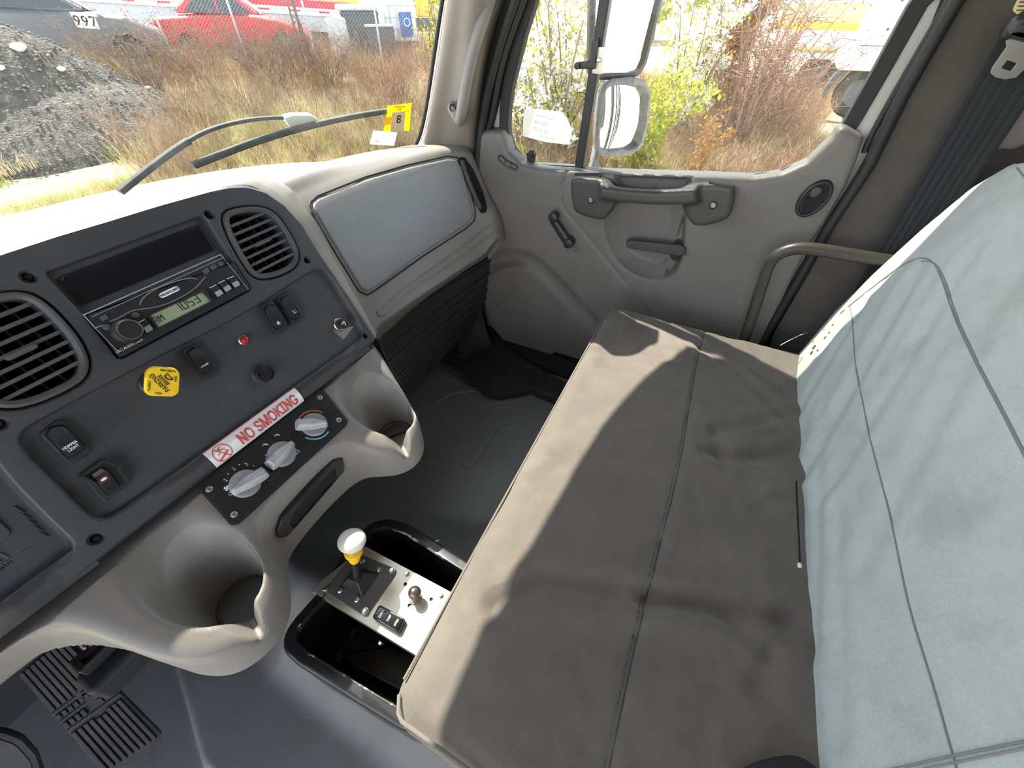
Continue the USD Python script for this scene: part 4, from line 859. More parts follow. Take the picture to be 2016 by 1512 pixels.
pv.part('pivot_bracket', DR.to(slab(shp(dpg([(1037, 300), (1055, 300), (1053, 322), (1039, 322)], GX + .006), .003), .008, .002, GX + .003)), 'rubber')
pv.part('pivot_foot', DR.to(slab(shp(dpg([(1036, 320), (1054, 320), (1054, 327), (1036, 327)], GX + .012), .001), .014, .002, GX + .004)), 'dull_metal')
# pull handle: two blocks joined by a bar
hb = nets(lambda U, V, Wd: smax(smin(smin(
        smax(pd(chaikin(dp((1128, 350), (1138, 344), (1200, 348), (1212, 360), (1222, 388), (1204, 418), (1190, 430), (1143, 417), (1131, 404)), 2), *np.broadcast_arrays(U[:, :, :1], V[:, :, :1])), Wd - .030, .012),
        smax(pd(chaikin(dp((1346, 366), (1366, 356), (1440, 357), (1449, 370), (1443, 412), (1430, 429), (1372, 442), (1358, 427), (1345, 404)), 2), *np.broadcast_arrays(U[:, :, :1], V[:, :, :1])), Wd - .030, .012), .004),
        smax(pd([tuple(DR.px(*p, .05)) for p in ((1180, 366), (1225, 372), (1290, 376), (1370, 372), (1375, 398), (1355, 404), (1290, 404), (1225, 400), (1180, 392))], *np.broadcast_arrays(U[:, :, :1], V[:, :, :1])), np.abs(Wd - .040) - .014, .012), .016), -.004 - Wd, .002),
    (DR.px(1130, 340)[0] - .02, DR.px(1360, 445)[1] - .02, -.01), (DR.px(1450, 340)[0] + .02, DR.px(1140, 340)[1] + .02, .062), .0032)
DOOR.part('pull_handle', DR.to(hb), 'handle_brown', smooth=True, label='dark brown pull handle bar with two end blocks')
hs = DOOR.path + '/pull_handle'
for x, y in ((1163, 394), (1404, 404)):
    u, v = DR.px(x, y, .03); DOOR.part('handle_screw', DR.to(mv(lathe([(0, .026), (.0075, .026), (.0075, .0315), (.0055, .033), (.0035, .033), (.003, .0315), (0, .0315)], (u, v, 0), n=20), 0, 0, 0)) , 'dull_metal', parent=hs)
    DOOR.part('screw_recess', DR.to(lathe([(.0078, .0295), (.0100, .0295), (.0100, .0312), (.0088, .0320), (.0078, .0312)], (u, v, 0), n=24)), 'black_plastic', parent=hs)
# inner release lever with raised dots on a round escutcheon
wl = -.004
lev = shp([tuple(DR.px(*p, wl + .01)) for p in ((1233, 474), (1245, 473), (1340, 482), (1351, 488), (1350, 502), (1338, 505), (1240, 490), (1233, 486))], .004)
DOOR.part('release_lever', DR.to(loft(lev, [(.002, wl - .004), (0, wl), (0, wl + .008), (.0015, wl + .011), (.004, wl + .012)])), 'handle_brown', smooth=40, label='door release lever with rows of raised dots')
lv = DOOR.path + '/release_lever'
for r in range(2):
    for k in range(11):
        x = 1245 + 8.8 * k; y = 479.5 + 1.0 * k + 6 * r - .1 * k; u, v = DR.px(x, y, wl + .012); DOOR.part('grip_dot', DR.to(lathe([(0, wl + .011), (.0021, wl + .0112), (.0014, wl + .0132), (0, wl + .0138)], (u, v, 0), n=10)), 'plate_dark', parent=lv)
u, v = DR.px(1331, 496, -.01)
es = Polygon([(u + .020 * math.cos(a) * (1 if math.cos(a) > 0 else .9), v + .032 * math.sin(a)) for a in np.linspace(0, 2 * math.pi, 40)[:-1]])
DOOR.part('lever_escutcheon', DR.to(slab(es, .012, .003, -.030)), 'black_plastic')
# window winder
t = [DR.pt(*DR.px(1088, 436, .03), .022), DR.pt(*DR.px(1116, 480, .03), .022)]
cr = m3.Manifold.batch_hull([m3.Manifold.sphere(.0135, 20).scale([.55, 1, 1]).translate(list(map(float, t[0]))), m3.Manifold.sphere(.0145, 20).scale([.55, 1, 1]).translate(list(map(float, t[1])))])
DOOR.part('window_winder', tm(cr), 'black_plastic', smooth=50, label='black window winder crank with round knob')
wd = DOOR.path + '/window_winder'
for (x, y), w0, w1, r in (((1087, 430), .020, .052, .0155), ((1117, 481), -.002, .034, .0165)):
    u, v = DR.px(x, y, w1); DOOR.part('winder_knob' if w1 > .04 else 'winder_hub', DR.to(lathe([(0, w0), (r * .8, w0), (r, w0 + .006), (r, w1 - .006), (r * .9, w1 - .002), (r * .6, w1), (0, w1 + .0008)], (u, v, 0), n=28)), 'black_plastic', parent=wd)
# demister grilles at the window line
def grille(name, px, mid, fins):
    o = shp([tuple(DR.px(*p, .002)) for p in px], .006); inn = o.buffer(-.0045)
    DOOR.part(name, DR.to(tm(man(loft(o, [(0, -.012), (0, .0022), (.0012, .004), (.003, .0035)])) - man(ext(inn, -.02, .02)))), 'handle_brown')
    DOOR.part('grille_back', DR.to(ext(inn, -.013, -.006)), 'hole_black', parent=DOOR.path + '/' + name)
    for a, b in fins: DOOR.part('grille_fin', DR.to(ext(LineString([tuple(DR.px(*a)), tuple(DR.px(*b))]).buffer(.0012).intersection(inn), -.008, .002)), 'handle_brown', parent=DOOR.path + '/' + name)
grille('demister_grille', [(979, 306), (986, 304), (1000, 316), (1018, 325), (1021, 332), (1014, 336), (995, 329), (981, 316)], None, [((992, 326), (996, 312)), ((1004, 334), (1006, 318))])
grille('sill_grille', [(1127, 341), (1134, 338), (1190, 339), (1195, 343), (1188, 348), (1134, 348), (1127, 345)], None, [((1150, 350), (1150, 336)), ((1170, 350), (1170, 336))])
# oval lock pull
ov = lambda cx, cy, a, b, w, ang=-.25: Polygon([(DR.px(cx, cy, w)[0] + a * math.cos(t) * math.cos(ang) - b * math.sin(t) * math.sin(ang), DR.px(cx, cy, w)[1] + a * math.cos(t) * math.sin(ang) + b * math.sin(t) * math.cos(ang)) for t in np.linspace(0, 2 * math.pi, 49)[:-1]])
o1, o2, o3 = ov(1602, 392, .030, .044, .004), ov(1604, 392, .0205, .0335, .004), ov(1606, 378, .013, .014, .004)
DOOR.part('lock_bezel', DR.to(tm(man(loft(o1, [(0, -.006), (0, .004), (.002, .0075), (.005, .009), (.0075, .008), (.0095, .004)])) - man(ext(o2, -.002, .03)))), 'black_plastic', smooth=50, label='black oval surround of the lock slider')
lk = DOOR.path + '/lock_bezel'
DOOR.part('lock_slot', DR.to(ext(o2, -.004, .0018)), 'gloss_black', parent=lk); DOOR.part('lock_slider', DR.to(loft(o3, [(0, .001), (0, .004), (.002, .007), (.005, .0085)])), 'handle_brown', parent=lk, smooth=50)
# paper notice stuck on the vent pane
sp_ = shp(dpg([(1032, 216), (1044, 213), (1105, 220), (1116, 232), (1124, 250), (1127, 256), (1120, 285), (1075, 280), (1030, 268), (1029, 262)], GX + .003), .002)
nt = Thing('window_notice', 'white torn paper notice stuck to the vent window', 'sticker', loc=DR.pt(*sp_.centroid.coords[0], GX + .003))
nt.part('paper', DR.to(ext(sp_, GX + .0024, GX + .0034)), 'paper_lit')
for (x, y), s, h in (((1072, 231), 'AUTHORIZED PERSONNEL', .0038), ((1065, 243), 'NOTICE', .0085), ((1065, 256), '53 SL 22', .0085), ((1078, 271), 'SAFETY REGULATIONS', .0038)):
    m = text(s, h, .0003, squeeze=.9); c = DR.px(x, y, GX + .0034); nt.part('notice_print', DR.to(mv(rot2(m, -7), c[0], c[1], GX + .0034)), 'faint_ink')

# ------------------------------------------------------------------ door seals, pillars, windscreen
def strip(name, px, x, r, mat, n=60, label=None, flat=None):
    return tube(spline([P(*p, x=x) for p in px], n), r, 12, flat=flat)
single('trim_1', strip('', [(1034, -70), (1014, 0), (990, 70), (968, 150), (952, 230), (943, 320), (938, 420), (934, 520), (930, 600), (940, 650), (965, 690), (1000, 728), (1060, 752), (1140, 780)], 1.200, .012, 'rubber'), 'rubber', kind='structure')
single('trim_2', strip('', [(1052, -60), (1030, 0), (1004, 75), (983, 150), (968, 230), (960, 255)], 1.212, .009, 'rubber'), 'rubber', kind='structure')
single('trim_3', strip('', [(1916, -60), (1884, 0), (1768, 206), (1709, 325), (1645, 425), (1580, 535), (1508, 660), (1480, 720)], 1.198, .0125, 'rubber'), 'rubber', kind='structure')
single('trim_4', strip('', [(1898, -60), (1868, 0), (1752, 200), (1702, 300)], 1.206, .006, 'rubber'), 'rubber', kind='structure')
# white painted door jamb behind the seals
jp = [tuple(DR.px(*p, -.03)) for p in ((1870, -60), (1850, 0), (1700, 258), (1690, 300), (1660, 370), (1600, 470), (1545, 570), (1490, 690), (1530, 690), (1590, 560), (1660, 440), (1735, 320), (1790, 214), (1915, -60))]
struct('door_jamb', DR.to(ext(shp(jp), -.075, -.062)), 'white_paint')
# front right pillar, from the pad up to the roof
AP = dense([[(818, 292, .95), (832, 262, .93), (845, 200, .905), (858, 120, .87), (868, 45, .84), (874, 0, .82), (890, -110, .77), (905, -240, .71)],
            [(826, 286, .86), (836, 262, .85), (848, 200, .82), (861, 120, .785), (872, 45, .755), (878, 0, .735), (895, -110, .69), (912, -240, .63)],
            [(858, 288, .815), (872, 262, .80), (884, 200, .765), (895, 120, .73), (905, 45, .70), (910, 0, .682), (925, -110, .64), (945, -240, .59)],
            [(900, 290, .765), (908, 262, .75), (915, 200, .715), (925, 120, .685), (935, 45, .66), (942, 0, .643), (960, -110, .605), (985, -240, .56)],
            [(930, 300, .74), (932, 262, .725), (938, 200, .695), (950, 120, .665), (968, 45, .635), (984, 0, .615), (1012, -110, .575), (1045, -240, .53)],
            [(942, 320, .76), (944, 262, .75), (950, 200, .72), (963, 120, .69), (984, 45, .66), (1000, 0, .64), (1030, -110, .60), (1062, -240, .555)]], 6, 5)
APW = np.array([[P(*c[:2], y=c[2]) for c in r] for r in AP]); APW[:, :, 0] = np.minimum(APW[:, :, 0], 1.235)
struct('wall_pillar_right', sheet(APW, .01), 'pillar_tan', smooth=60)
def on_ap(px, py):
    i = np.argmin(((AP[:, :, 0] - px) ** 2 + (AP[:, :, 1] - py) ** 2)); y = AP.reshape(-1, 3)[i, 2]; return P(px, py, y=y)
gh = Thing('pillar_grab_bar', 'grey grab bar along the front right pillar with screw recess at its foot', 'grab bar', loc=on_ap(898, 225))
O = np.array([0, -.022, -.004])
fa, fb = P(891, 212, y=.746), P(905, 237, y=.726)
gh.part('grip', tube(spline([fb, P(911, 205, y=.700), P(921, 150, y=.682), P(935, 90, y=.662), P(951, 40, y=.645), P(966, 0, y=.632), P(990, -70, y=.606), P(1003, -120, y=.60)], 60), .0155, 16), 'taupe_smooth', smooth=60)
gh.part('foot', tm(m3.Manifold.batch_hull([m3.Manifold.sphere(r_, 24).translate(list(map(float, q_))) for q_, r_ in ((fa, .0155), (fb, .0150), ((fa + fb) / 2, .0165))])), 'taupe_smooth', smooth=60)
n = np.array([0, 0, CZ]) - fa; n /= np.linalg.norm(n); q = fa + n * .0135
gh.part('screw_recess', lathe([(0, .0005), (.0095, .0005), (.0095, .003), (.0078, .0038), (.0070, .0015), (0, .0015)], q, n, 24), 'black_plastic')
gh.part('screw', lathe([(0, .0015), (.0042, .0015), (.0036, .004), (.0015, .0044), (.0012, .003), (0, .003)], q, n, 16), 'dull_metal')
struct('door_jamb', DR.to(ext(shp([tuple(DR.px(*p, -.045)) for p in ((985, -60), (960, 40), (940, 120), (925, 200), (915, 262), (910, 330), (908, 440), (960, 440), (966, 262), (982, 200), (1004, 120), (1026, 40), (1055, -60))]), -.055, -.045)), 'rubber')

# windscreen: a curved sheet of glass with a black rubber edge along the pillar
def ws(x, z):
    """y of the windscreen at x (across) and height z."""
    t = (x - .2) / .95; return 1.03 - .15 * t * t - .38 * (z - .80)
WX, WZ = np.linspace(-.80, 1.12, 40), np.linspace(.76, 1.55, 20)
wsm = sheet(np.array([[(x + .06 * (z - .8) * -np.sign(x - .2) * min(1, abs(x - .2)), ws(x, z), z) for x in WX] for z in WZ]), .004)
W1 = Thing('window_1', None, None, kind='structure', loc=(.2, 1.0, .76)); W1.part('windscreen_pane', wsm, 'glass', smooth=60)
eg = [(768, 304), (800, 297), (818, 284), (829, 258), (841, 200), (853, 120), (864, 45), (871, 0), (888, -110)]
def on_ws(px, py, off=0.0):
    y = .9
    for _ in range(25):
        q = P(px, py, y=y); y = ws(q[0], q[2]) + off
    return P(px, py, y=y)
W1.part('edge_rubber', tube(spline([on_ws(*p) for p in eg], 50), .0055, 8), 'rubber')
W1.part('lower_frit', sheet(np.array([[(x, ws(x, z) + .004, z) for x in np.linspace(-.7, 1.06, 30)] for z in (.765, .785)]), .002), 'black_plastic')
# header rail and left pillar (out of the picture; they shade the cab)
struct('trim_5', tube(spline([(x, ws(x, 1.54) + .005, 1.54) for x in np.linspace(-.85, 1.22, 12)], 40), .028, 12), 'headliner')
struct('wall_pillar_left', tube(spline([(-.80, .93, .80), (-.79, .78, 1.15), (-.77, .60, 1.60)], 20), .05, 12), 'taupe')
# ------------------------------------------------------------------ bench seat
SEAT = Thing('bench_seat', 'two-person bench seat with dark brown cushion and pale grey fabric backrest', 'seat', loc=(.52, -.1, .02))
FOLDS = [([(.15, .10), (.215, .05), (.262, -.10), (.30, -.22), (.335, -.31)], .010, .016), ([(.59, -.15), (.605, -.215), (.68, -.32)], .009, .014), ([(.262, -.10), (.30, -.19), (.27, -.27)], .005, .012), ([(.655, -.165), (.80, -.32)], .005, .012),
         ([(.955, -.17), (.84, -.31)], .004, .010), ([(.95, -.10), (.85, -.225), (.76, -.315)], .006, .012), ([(.66, -.155), (.575, -.185)], .006, .012), ([(1.0, .10), (.93, .02), (.86, -.03)], .004, .018), ([(.22, -.26), (.33, -.30)], .005, .014), ([(.5, -.25), (.56, -.31)], .004, .012)]
SEAMY = -.103
def cush(X, Y, Z):
    cx, cy, cz, hx, hy, hz, r = .522, -.155, .388, .545, .338, .064, .044
    X2, Y2 = np.broadcast_arrays(X[:, :, :1], Y[:, :, :1]); p = np.stack([X2, Y2, 0 * X2], -1)
    crown = .010 * np.clip(1 - ((X2 - cx) / .5) ** 4, 0, 1) * np.clip(1 - ((Y2 - .02) / .30) ** 2, 0, 1) - .004
    f = (meshkit.fbm(p * 9 + 3, 3, 5) - .5) * .012 + (meshkit.fbm(p * np.array([16, 34, 1]) + 1, 3, 8) - .5) * .006 * np.clip(-(Y2 + .05) / .1, 0, 1)
    for l, dpt, w in FOLDS:
        d = ld(l, X2, Y2); f = f - dpt * np.exp(-(d / w) ** 2) + dpt * .5 * np.exp(-((d - 2.0 * w) / w) ** 2)
    f = f - .0045 * np.exp(-((Y2 - SEAMY - .004 * np.sin(X2 * 9)) / .0045) ** 2)
    f = f + (meshkit.fbm(p * np.array([30, 60, 1]) + 5, 2, 14) - .5) * .0035 * np.clip(-(Y2 + .0) / .1, 0, 1)
    top = (crown + f * np.clip((Y2 + .345) / .05, 0, 1))
    top = top[:, :, :1]
    qx, qy, qz = np.abs(X - cx) - hx + r, np.abs(Y - cy) - hy + r, np.abs(Z - cz - np.where(Z > cz, 1, 0) * top) - hz + r
    return np.sqrt(np.maximum(qx, 0) ** 2 + np.maximum(qy, 0) ** 2 + np.maximum(qz, 0) ** 2) + np.minimum(np.maximum(np.maximum(qx, qy), qz), 0) - r
cm = nets(cush, (-.04, -.51, .31), (1.085, .20, .49), .0055)
CU = SEAT.part('seat_cushion', cm, 'cushion', smooth=True, label='dark brown fabric cushion, creased towards the backrest')
def trace(f, px, py, t0, t1, n=240):
    """The first point seen at a pixel on the surface f = 0."""
    d = ray(px, py); d = d / np.linalg.norm(d); t = np.linspace(t0, t1, n); q = np.array([0, 0, CZ]) + t[:, None] * d
    v = np.array([float(np.asarray(f(*[np.full((1, 1, 1), c) for c in p])).ravel()[0]) for p in q]); k = np.argmax(v < 0)
    return q[k] if v[k] < 0 else None
def topz(x, y):
    z = np.linspace(.40, .48, 81); v = np.asarray(cush(np.full((1, 1, 1), x), np.full((1, 1, 1), y), z[None, None, :])).ravel(); return z[np.argmax(v > 0)]
seam = [np.array([x, SEAMY + .004 * math.sin(x * 9), topz(x, SEAMY + .004 * math.sin(x * 9)) + .0006]) for x in np.linspace(.0, 1.05, 90)]
SEAT.part('cushion_seam', tube(np.array(seam), .0013, 6), 'thread', parent=CU)
st = [tube([seam[i] + [0, .006, .0018], seam[i] * .45 + seam[i + 1] * .55 + [0, .006, .0018]], .0008, 5) for i in range(0, 89)]
SEAT.part('seam_stitches', cat(*st), 'thread', parent=CU, kind='stuff')
# welt along the upper front edge and the near side
wl = [np.array([x, .176, .437]) for x in np.linspace(.02, 1.03, 40)]
SEAT.part('front_welt', tube(np.array(wl), .0022, 8), 'cushion_side', parent=CU)
ws2 = [np.array([-.0165, y, .441]) for y in np.linspace(.15, -.40, 30)]
SEAT.part('side_welt', tube(np.array([(.004, .172, .436), (-.012, .160, .439)] + [tuple(q) for q in ws2]), .0026, 8), 'cushion_side', parent=CU)
SEAT.part('seat_base', tm(man(rbox((.55, -.23, .305), (1.0, .50, .06), .008)) + man(rbox((.62, -.26, .17), (.86, .40, .28), .01))), 'black_matte')
# backrest
BO, BV = np.array([0, -.334, .42]), np.array([0, -.215, .977]); BV /= np.linalg.norm(BV)
BK = Plane(BO, (-1, 0, 0), BV)                        # n faces forwards
BOUT = [(-.20, -.10), (1.03, -.10), (1.045, -.04), (1.065, .03), (1.098, .14), (1.104, .25), (1.10, .36), (1.082, .455), (1.045, .505), (.97, .53), (.80, .536), (-.20, .54)]
def back(X, Y, Z):
    dx, dy, dz = X, Y - BO[1], Z - BO[2]; V = dy * BV[1] + dz * BV[2]; N = dy * BK.n[1] + dz * BK.n[2]; U = X + 0 * V
    U, V, N = np.broadcast_arrays(U, V, N)
    o = pd(BOUT, U[:, :1, :1] + 0, V[:1] * 1) if False else None
    # distance to the outline: evaluated on the plane grid
    o = pdg(U, V)
    ef = np.clip((-o - .015) / .05, 0, 1)
    bul = .020 * np.clip(-o / .16, 0, 1) ** .6 - .006
    f = 0
    for (a, b, dp_, w) in BF:
        ex, ey = b[0] - a[0], b[1] - a[1]; t = np.clip(((U - a[0]) * ex + (V - a[1]) * ey) / (ex * ex + ey * ey), 0, 1)
        d = np.sqrt((U - a[0] - ex * t) ** 2 + (V - a[1] - ey * t) ** 2); f = f - dp_ * np.exp(-(d / w) ** 2) + dp_ * .6 * np.exp(-((d - 2 * w) / w) ** 2)
    return smax(smax(o, N - bul - f * ef, .015), -.12 - N, .02)
def pdg(U, V): return pd(BOUT, U, V)
BF = [((.93, .33), (.62, .03), .006, .016), ((.86, .40), (.55, .08), .004, .014), ((.98, .22), (.80, .02), .004, .012), ((.70, .38), (.40, .12), .004, .016), ((.30, .03), (.75, .09), .003, .012), ((.20, .06), (.52, .10), .003, .012), ((1.02, .30), (.95, .10), .003, .010)]
bmesh = nets(lambda U, V, N: back(U, BO[1] + V * BV[1] + N * BK.n[1], BO[2] + V * BV[2] + N * BK.n[2]), (-.20, -.125, -.13), (1.125, .56, .05), .0072)
v = bmesh.vertices.copy(); bmesh.vertices = BO + v[:, :1] * np.array([1, 0, 0]) + v[:, 1:2] * BV + v[:, 2:3] * BK.n
bmesh.invert()
BR = SEAT.part('backrest', bmesh, 'seat_cover', smooth=True, label='pale grey woven fabric backrest')
_bv = bmesh.vertices; _bn = None
from scipy.spatial import cKDTree
_bp = np.array([[(RW.T @ (q - [0, 0, CZ]))[k] for k in range(3)] for q in _bv[::1]]); _ok = (_bv - BO) @ BK.n > -.02
_bpx = np.column_stack([1008 - _bp[:, 0] / _bp[:, 2] * FPX, 756 + _bp[:, 1] / _bp[:, 2] * FPX])[_ok]; _bt = cKDTree(_bpx); _bq = _bv[_ok]
def on_back(px, py, e=.0008):
    d, i = _bt.query((px, py), k=3); wgt = 1 / (d + .3); q = (_bq[i] * wgt[:, None]).sum(0) / wgt.sum()
    # keep it on the sight line of that pixel
    r = ray(px, py); t = ((q - [0, 0, CZ]) @ BK.n) / (r @ BK.n); return np.array([0, 0, CZ]) + r * t + BK.n * e
def bseam(name, pts, r=.0011, n=70):
    SEAT.part(name, tube(np.array([on_back(*p) for p in spline(pts, n)]), r, 6), 'seam_grey', parent=BR)
bseam('panel_seam', [(1674, 604), (1680, 650), (1686, 727), (1700, 796), (1713, 862), (1752, 1012), (1790, 1191), (1834, 1337), (1882, 1506), (1900, 1560)])
arcs = [(1573, 717), (1617, 655), (1672, 603), (1720, 565), (1772, 526), (1808, 509), (1831, 511), (1851, 541), (1875, 610), (1927, 727), (1979, 796), (2006, 850), (2030, 910)]
arcs = [(1573, 717), (1617, 655), (1672, 603), (1720, 565), (1772, 526), (1808, 509), (1831, 512), (1850, 538), (1875, 610), (1925, 720), (1965, 796), (1998, 860), (2030, 920)]
bseam('arched_seam', arcs, n=110); bseam('arched_seam', [(x + 7, y + 6) if x > 1800 else (x + 3, y + 7) for x, y in arcs[5:]], n=70)
bseam('lower_seam', [(1740, 1520), (1840, 1497), (1930, 1478), (2030, 1458)], n=40); bseam('lower_seam', [(1740, 1534), (1840, 1511), (1930, 1492), (2030, 1472)], n=40)
bseam('top_seam', [(1998, 322), (2006, 335), (2020, 352), (2040, 372)], n=20)
for k, (px, py, w) in enumerate(((1598, 695, 5), (1603, 684, 6), (1610, 690, 3), (1625, 665, 4), (1633, 655, 3), (1640, 640, 3))):
    c = on_back(px, py, .0006); sc = w * .0011
    SEAT.part('dirt_spot', lathe([(0, .0006), (sc * .6, .0005), (sc, 0)], c, BK.n, 9), 'dirt', parent=BR)
# small trimmings between cushion and backrest
t = Thing('cable_tie', 'thin dark cable tie with pale end in the gap between cushion and backrest', 'cable tie', loc=P(1573, 1080, z=.455))
t.part('tie_band', tube(spline([P(1568, 948, z=.462), P(1570, 1000, z=.466), P(1573, 1060, z=.466), P(1575, 1105, z=.464)], 24), .0016, 6), 'gloss_black')
t.part('tie_head', rbox(P(1574, 1113, z=.466), (.007, .005, .005), .0012), 'sticker_white')
t = Thing('loose_thread', 'single white thread hanging from the far end of the backrest', 'thread', loc=P(1560, 670, z=.46))
t.part('thread', tube(spline([P(1536, 680, z=.455), P(1560, 667, z=.48), P(1590, 655, y=-.36)], 20), .0010, 5), 'ink_white')
t = Thing('belt_strap', 'black belt strap lying on the cushion at the bottom edge of the picture', 'strap', loc=P(1560, 1505, z=.46))
t.part('strap', tube(spline([P(1455, 1562, z=.452), P(1500, 1534, z=.460), P(1545, 1522, z=.466), P(1585, 1524, z=.466), P(1612, 1560, z=.46)], 30), .02, 12, flat=(.014, .0022)), 'belt')

# ------------------------------------------------------------------ grab rail, seat belt at the side wall
t = Thing('grab_rail', 'bent steel tube grab rail beside the far end of the seat', 'rail', loc=(1.10, -.2, .40))
gpts = [P(1440, 740, x=1.115), P(1472, 648, x=1.115), P(1500, 560, x=1.115), P(1512, 525, x=1.115), P(1526, 505, x=1.115), P(1550, 493, x=1.115), P(1580, 489, x=1.115), P(1640, 496, x=1.115), P(1712, 508, x=1.115), P(1800, 520, x=1.115)]
t.part('bent_tube', tube(spline(gpts, 90), .0145, 16), 'rail_paint', smooth=60)
t.part('rail_foot', rbox(gpts[0] + [0, 0, -.0], (.05, .06, .012), .004), 'black_matte'); t.part('rail_flange', cyl(gpts[-1] + [0, .004, 0], gpts[-1] + [0, -.006, 0], .026, n=24, bev=.002), 'black_matte')
BELT = Thing('seat_belt', 'black lap and shoulder belt hanging in two runs beside the backrest', 'seat belt', loc=P(1740, 480, x=1.12))
def webbing(px0, px1, x0, x1, w):
    a, b = P(*px0, x=x0), P(*px1, x=x1); c = spline([a, a * .66 + b * .34 + [0, .002, 0], a * .33 + b * .67, b], 24)
    view = np.array([-.85, .5, .15]); g = []
    for q in c:
        d = (b - a) / np.linalg.norm(b - a); s = np.cross(d, view); s /= np.linalg.norm(s); nn = np.cross(s, d)
        g.append([q + s * w * k + nn * (.0008 * math.cos(k * 12.5)) for k in np.linspace(-1, 1, 25)])
    return sheet(np.array(g), .0014)
def webmid(l, r): return ((l[0] + r[0]) / 2, (l[1] + r[1]) / 2)
BELT.part('webbing', webbing((1680, 620), (2015, 60), 1.135, 1.135, .024), 'belt', smooth=60)
BELT.part('webbing', webbing((1730, 600), (2030, 130), 1.118, 1.118, .024), 'belt', smooth=60)
TPn = Plane(P(1985, 110, x=1.10), (0, -1, 0), (0, -.25, 1)); TPn.n = np.cross(TPn.u, TPn.v)
def tp(*pts): return [tuple(TPn.px(*p)) for p in pts]
tg = Polygon(tp((1983, 78), (2035, 84), (2030, 120), (1998, 150), (1980, 153), (1962, 149), (1953, 142), (1955, 133), (1984, 92))).buffer(.002).difference(Polygon(tp((1982, 118), (2001, 124), (1989, 140), (1970, 134))))
BELT.part('latch_plate', TPn.to(ext(tg, 0, .003, .0008)), 'bright_metal', label='metal tongue with a square hole')
BELT.part('tongue_cover', TPn.to(loft(shp(tp((1967, 72), (1972, 60), (1992, 34), (2012, 20), (2050, 20), (2050, 90), (2010, 82), (1985, 75), (1972, 82)), .004), [(0, -.008), (0, .008), (.003, .014), (.008, .017)])), 'black_plastic', smooth=50)
BELT.part('belt_label', TPn.to(slab(shp(tp((1991, 20), (2003, -6), (2030, -6), (2030, 24), (2000, 29)), .003), .002, .0005, .004)), 'label_tan')
for k in range(3): BELT.part('label_line', TPn.to(ext(LineString(tp((2005 - 3 * k, 4 + 8 * k), (2030, 4 + 8 * k))).buffer(.0007), .006, .0064)), 'ink_black')
t = Thing('trim_cover', 'rounded grey plastic cover on the side wall above the backrest corner', 'cover', loc=P(2012, 235, x=1.17))
t.part('cover', nets(lambda X, Y, Z: smax(smax(np.abs(Y - P(2022, 235, x=1.15)[1]) - .03, np.abs(Z - P(2022, 235, x=1.15)[2]) - .05, .02), np.abs(X - 1.175) - .022, .015), (1.14, P(2022, 235, x=1.15)[1] - .04, P(2022, 235, x=1.15)[2] - .06), (1.21, P(2022, 235, x=1.15)[1] + .04, P(2022, 235, x=1.15)[2] + .06), .005), 'taupe', smooth=True)
# ------------------------------------------------------------------ recessed tub in the tunnel with the gear selector's steel console
TR = shp([tuple(P(*p, z=TZ + .012)[:2]) for p in TUB_PX], .03)
cxy = np.array(TR.centroid.coords[0])
TB = Thing('floor_tub', 'black painted recessed tub with chipped rim around the gear selector', 'tub', loc=(cxy[0], cxy[1], .12))
TB.part('tub_rim', loft_ring := tm(man(loft(TR.buffer(.004), [(-.01, .10), (0, TZ - .01), (0, TZ + .006), (.003, TZ + .0115), (.007, TZ + .013)])) - man(ext(TR.buffer(-.016), .05, TZ + .05))), 'black_gloss_paint', smooth=50)
TB.part('tub_wall', tm(man(loft(TR.buffer(-.008), [(.02, .115), (.008, .13), (0, TZ - .01), (0, TZ + .006), (.002, TZ + .008)])) - man(loft(TR.buffer(-.016), [(.022, .126), (.010, .14), (0, TZ - .02), (0, TZ + .03)]))), 'tub_black', smooth=50)
nl = list(TR.buffer(-.0165).exterior.coords)
TB.part('bare_edge', tube(np.array([(x, y, TZ + .009) for x, y in nl]), .0045, 6, flat=(.0016, .0065)), 'chipped_edge', label='upper inner edge with paint worn to bare pale metal')
for p, r in (((935 * .304 + 520, 262 * .304 + 1000), .016), ((455 * .304 + 520, 980 * .304 + 1000), .014)):
    q = P(*p, z=.135); TB.part('tub_bolt', lathe([(0, 0), (r, 0), (r, .003), (r * .55, .004), (r * .55, .010), (r * .4, .012), (0, .012)], q, n=20), 'tub_black')
for p in ((735 * .304 + 520, 212 * .304 + 1000), (715 * .304 + 520, 240 * .304 + 1000)):
    q = P(*p, z=.15); TB.part('bright_rivet', lathe([(0, 0), (.005, 0), (.004, .004), (0, .005)], q, n=14), 'dull_metal')
t = Thing('black_cable', 'thin black cable lying in the tub right of the steel console', 'cable', loc=P(830, 1085, z=.15))
t.part('cable', tube(spline([P(782, 1073, z=.15), P(806, 1072, z=.17), P(835, 1080, z=.18), P(868, 1098, z=.19), P(900, 1125, z=.19), P(940, 1160, z=.18)], 40), .0032, 8), 'gloss_black')
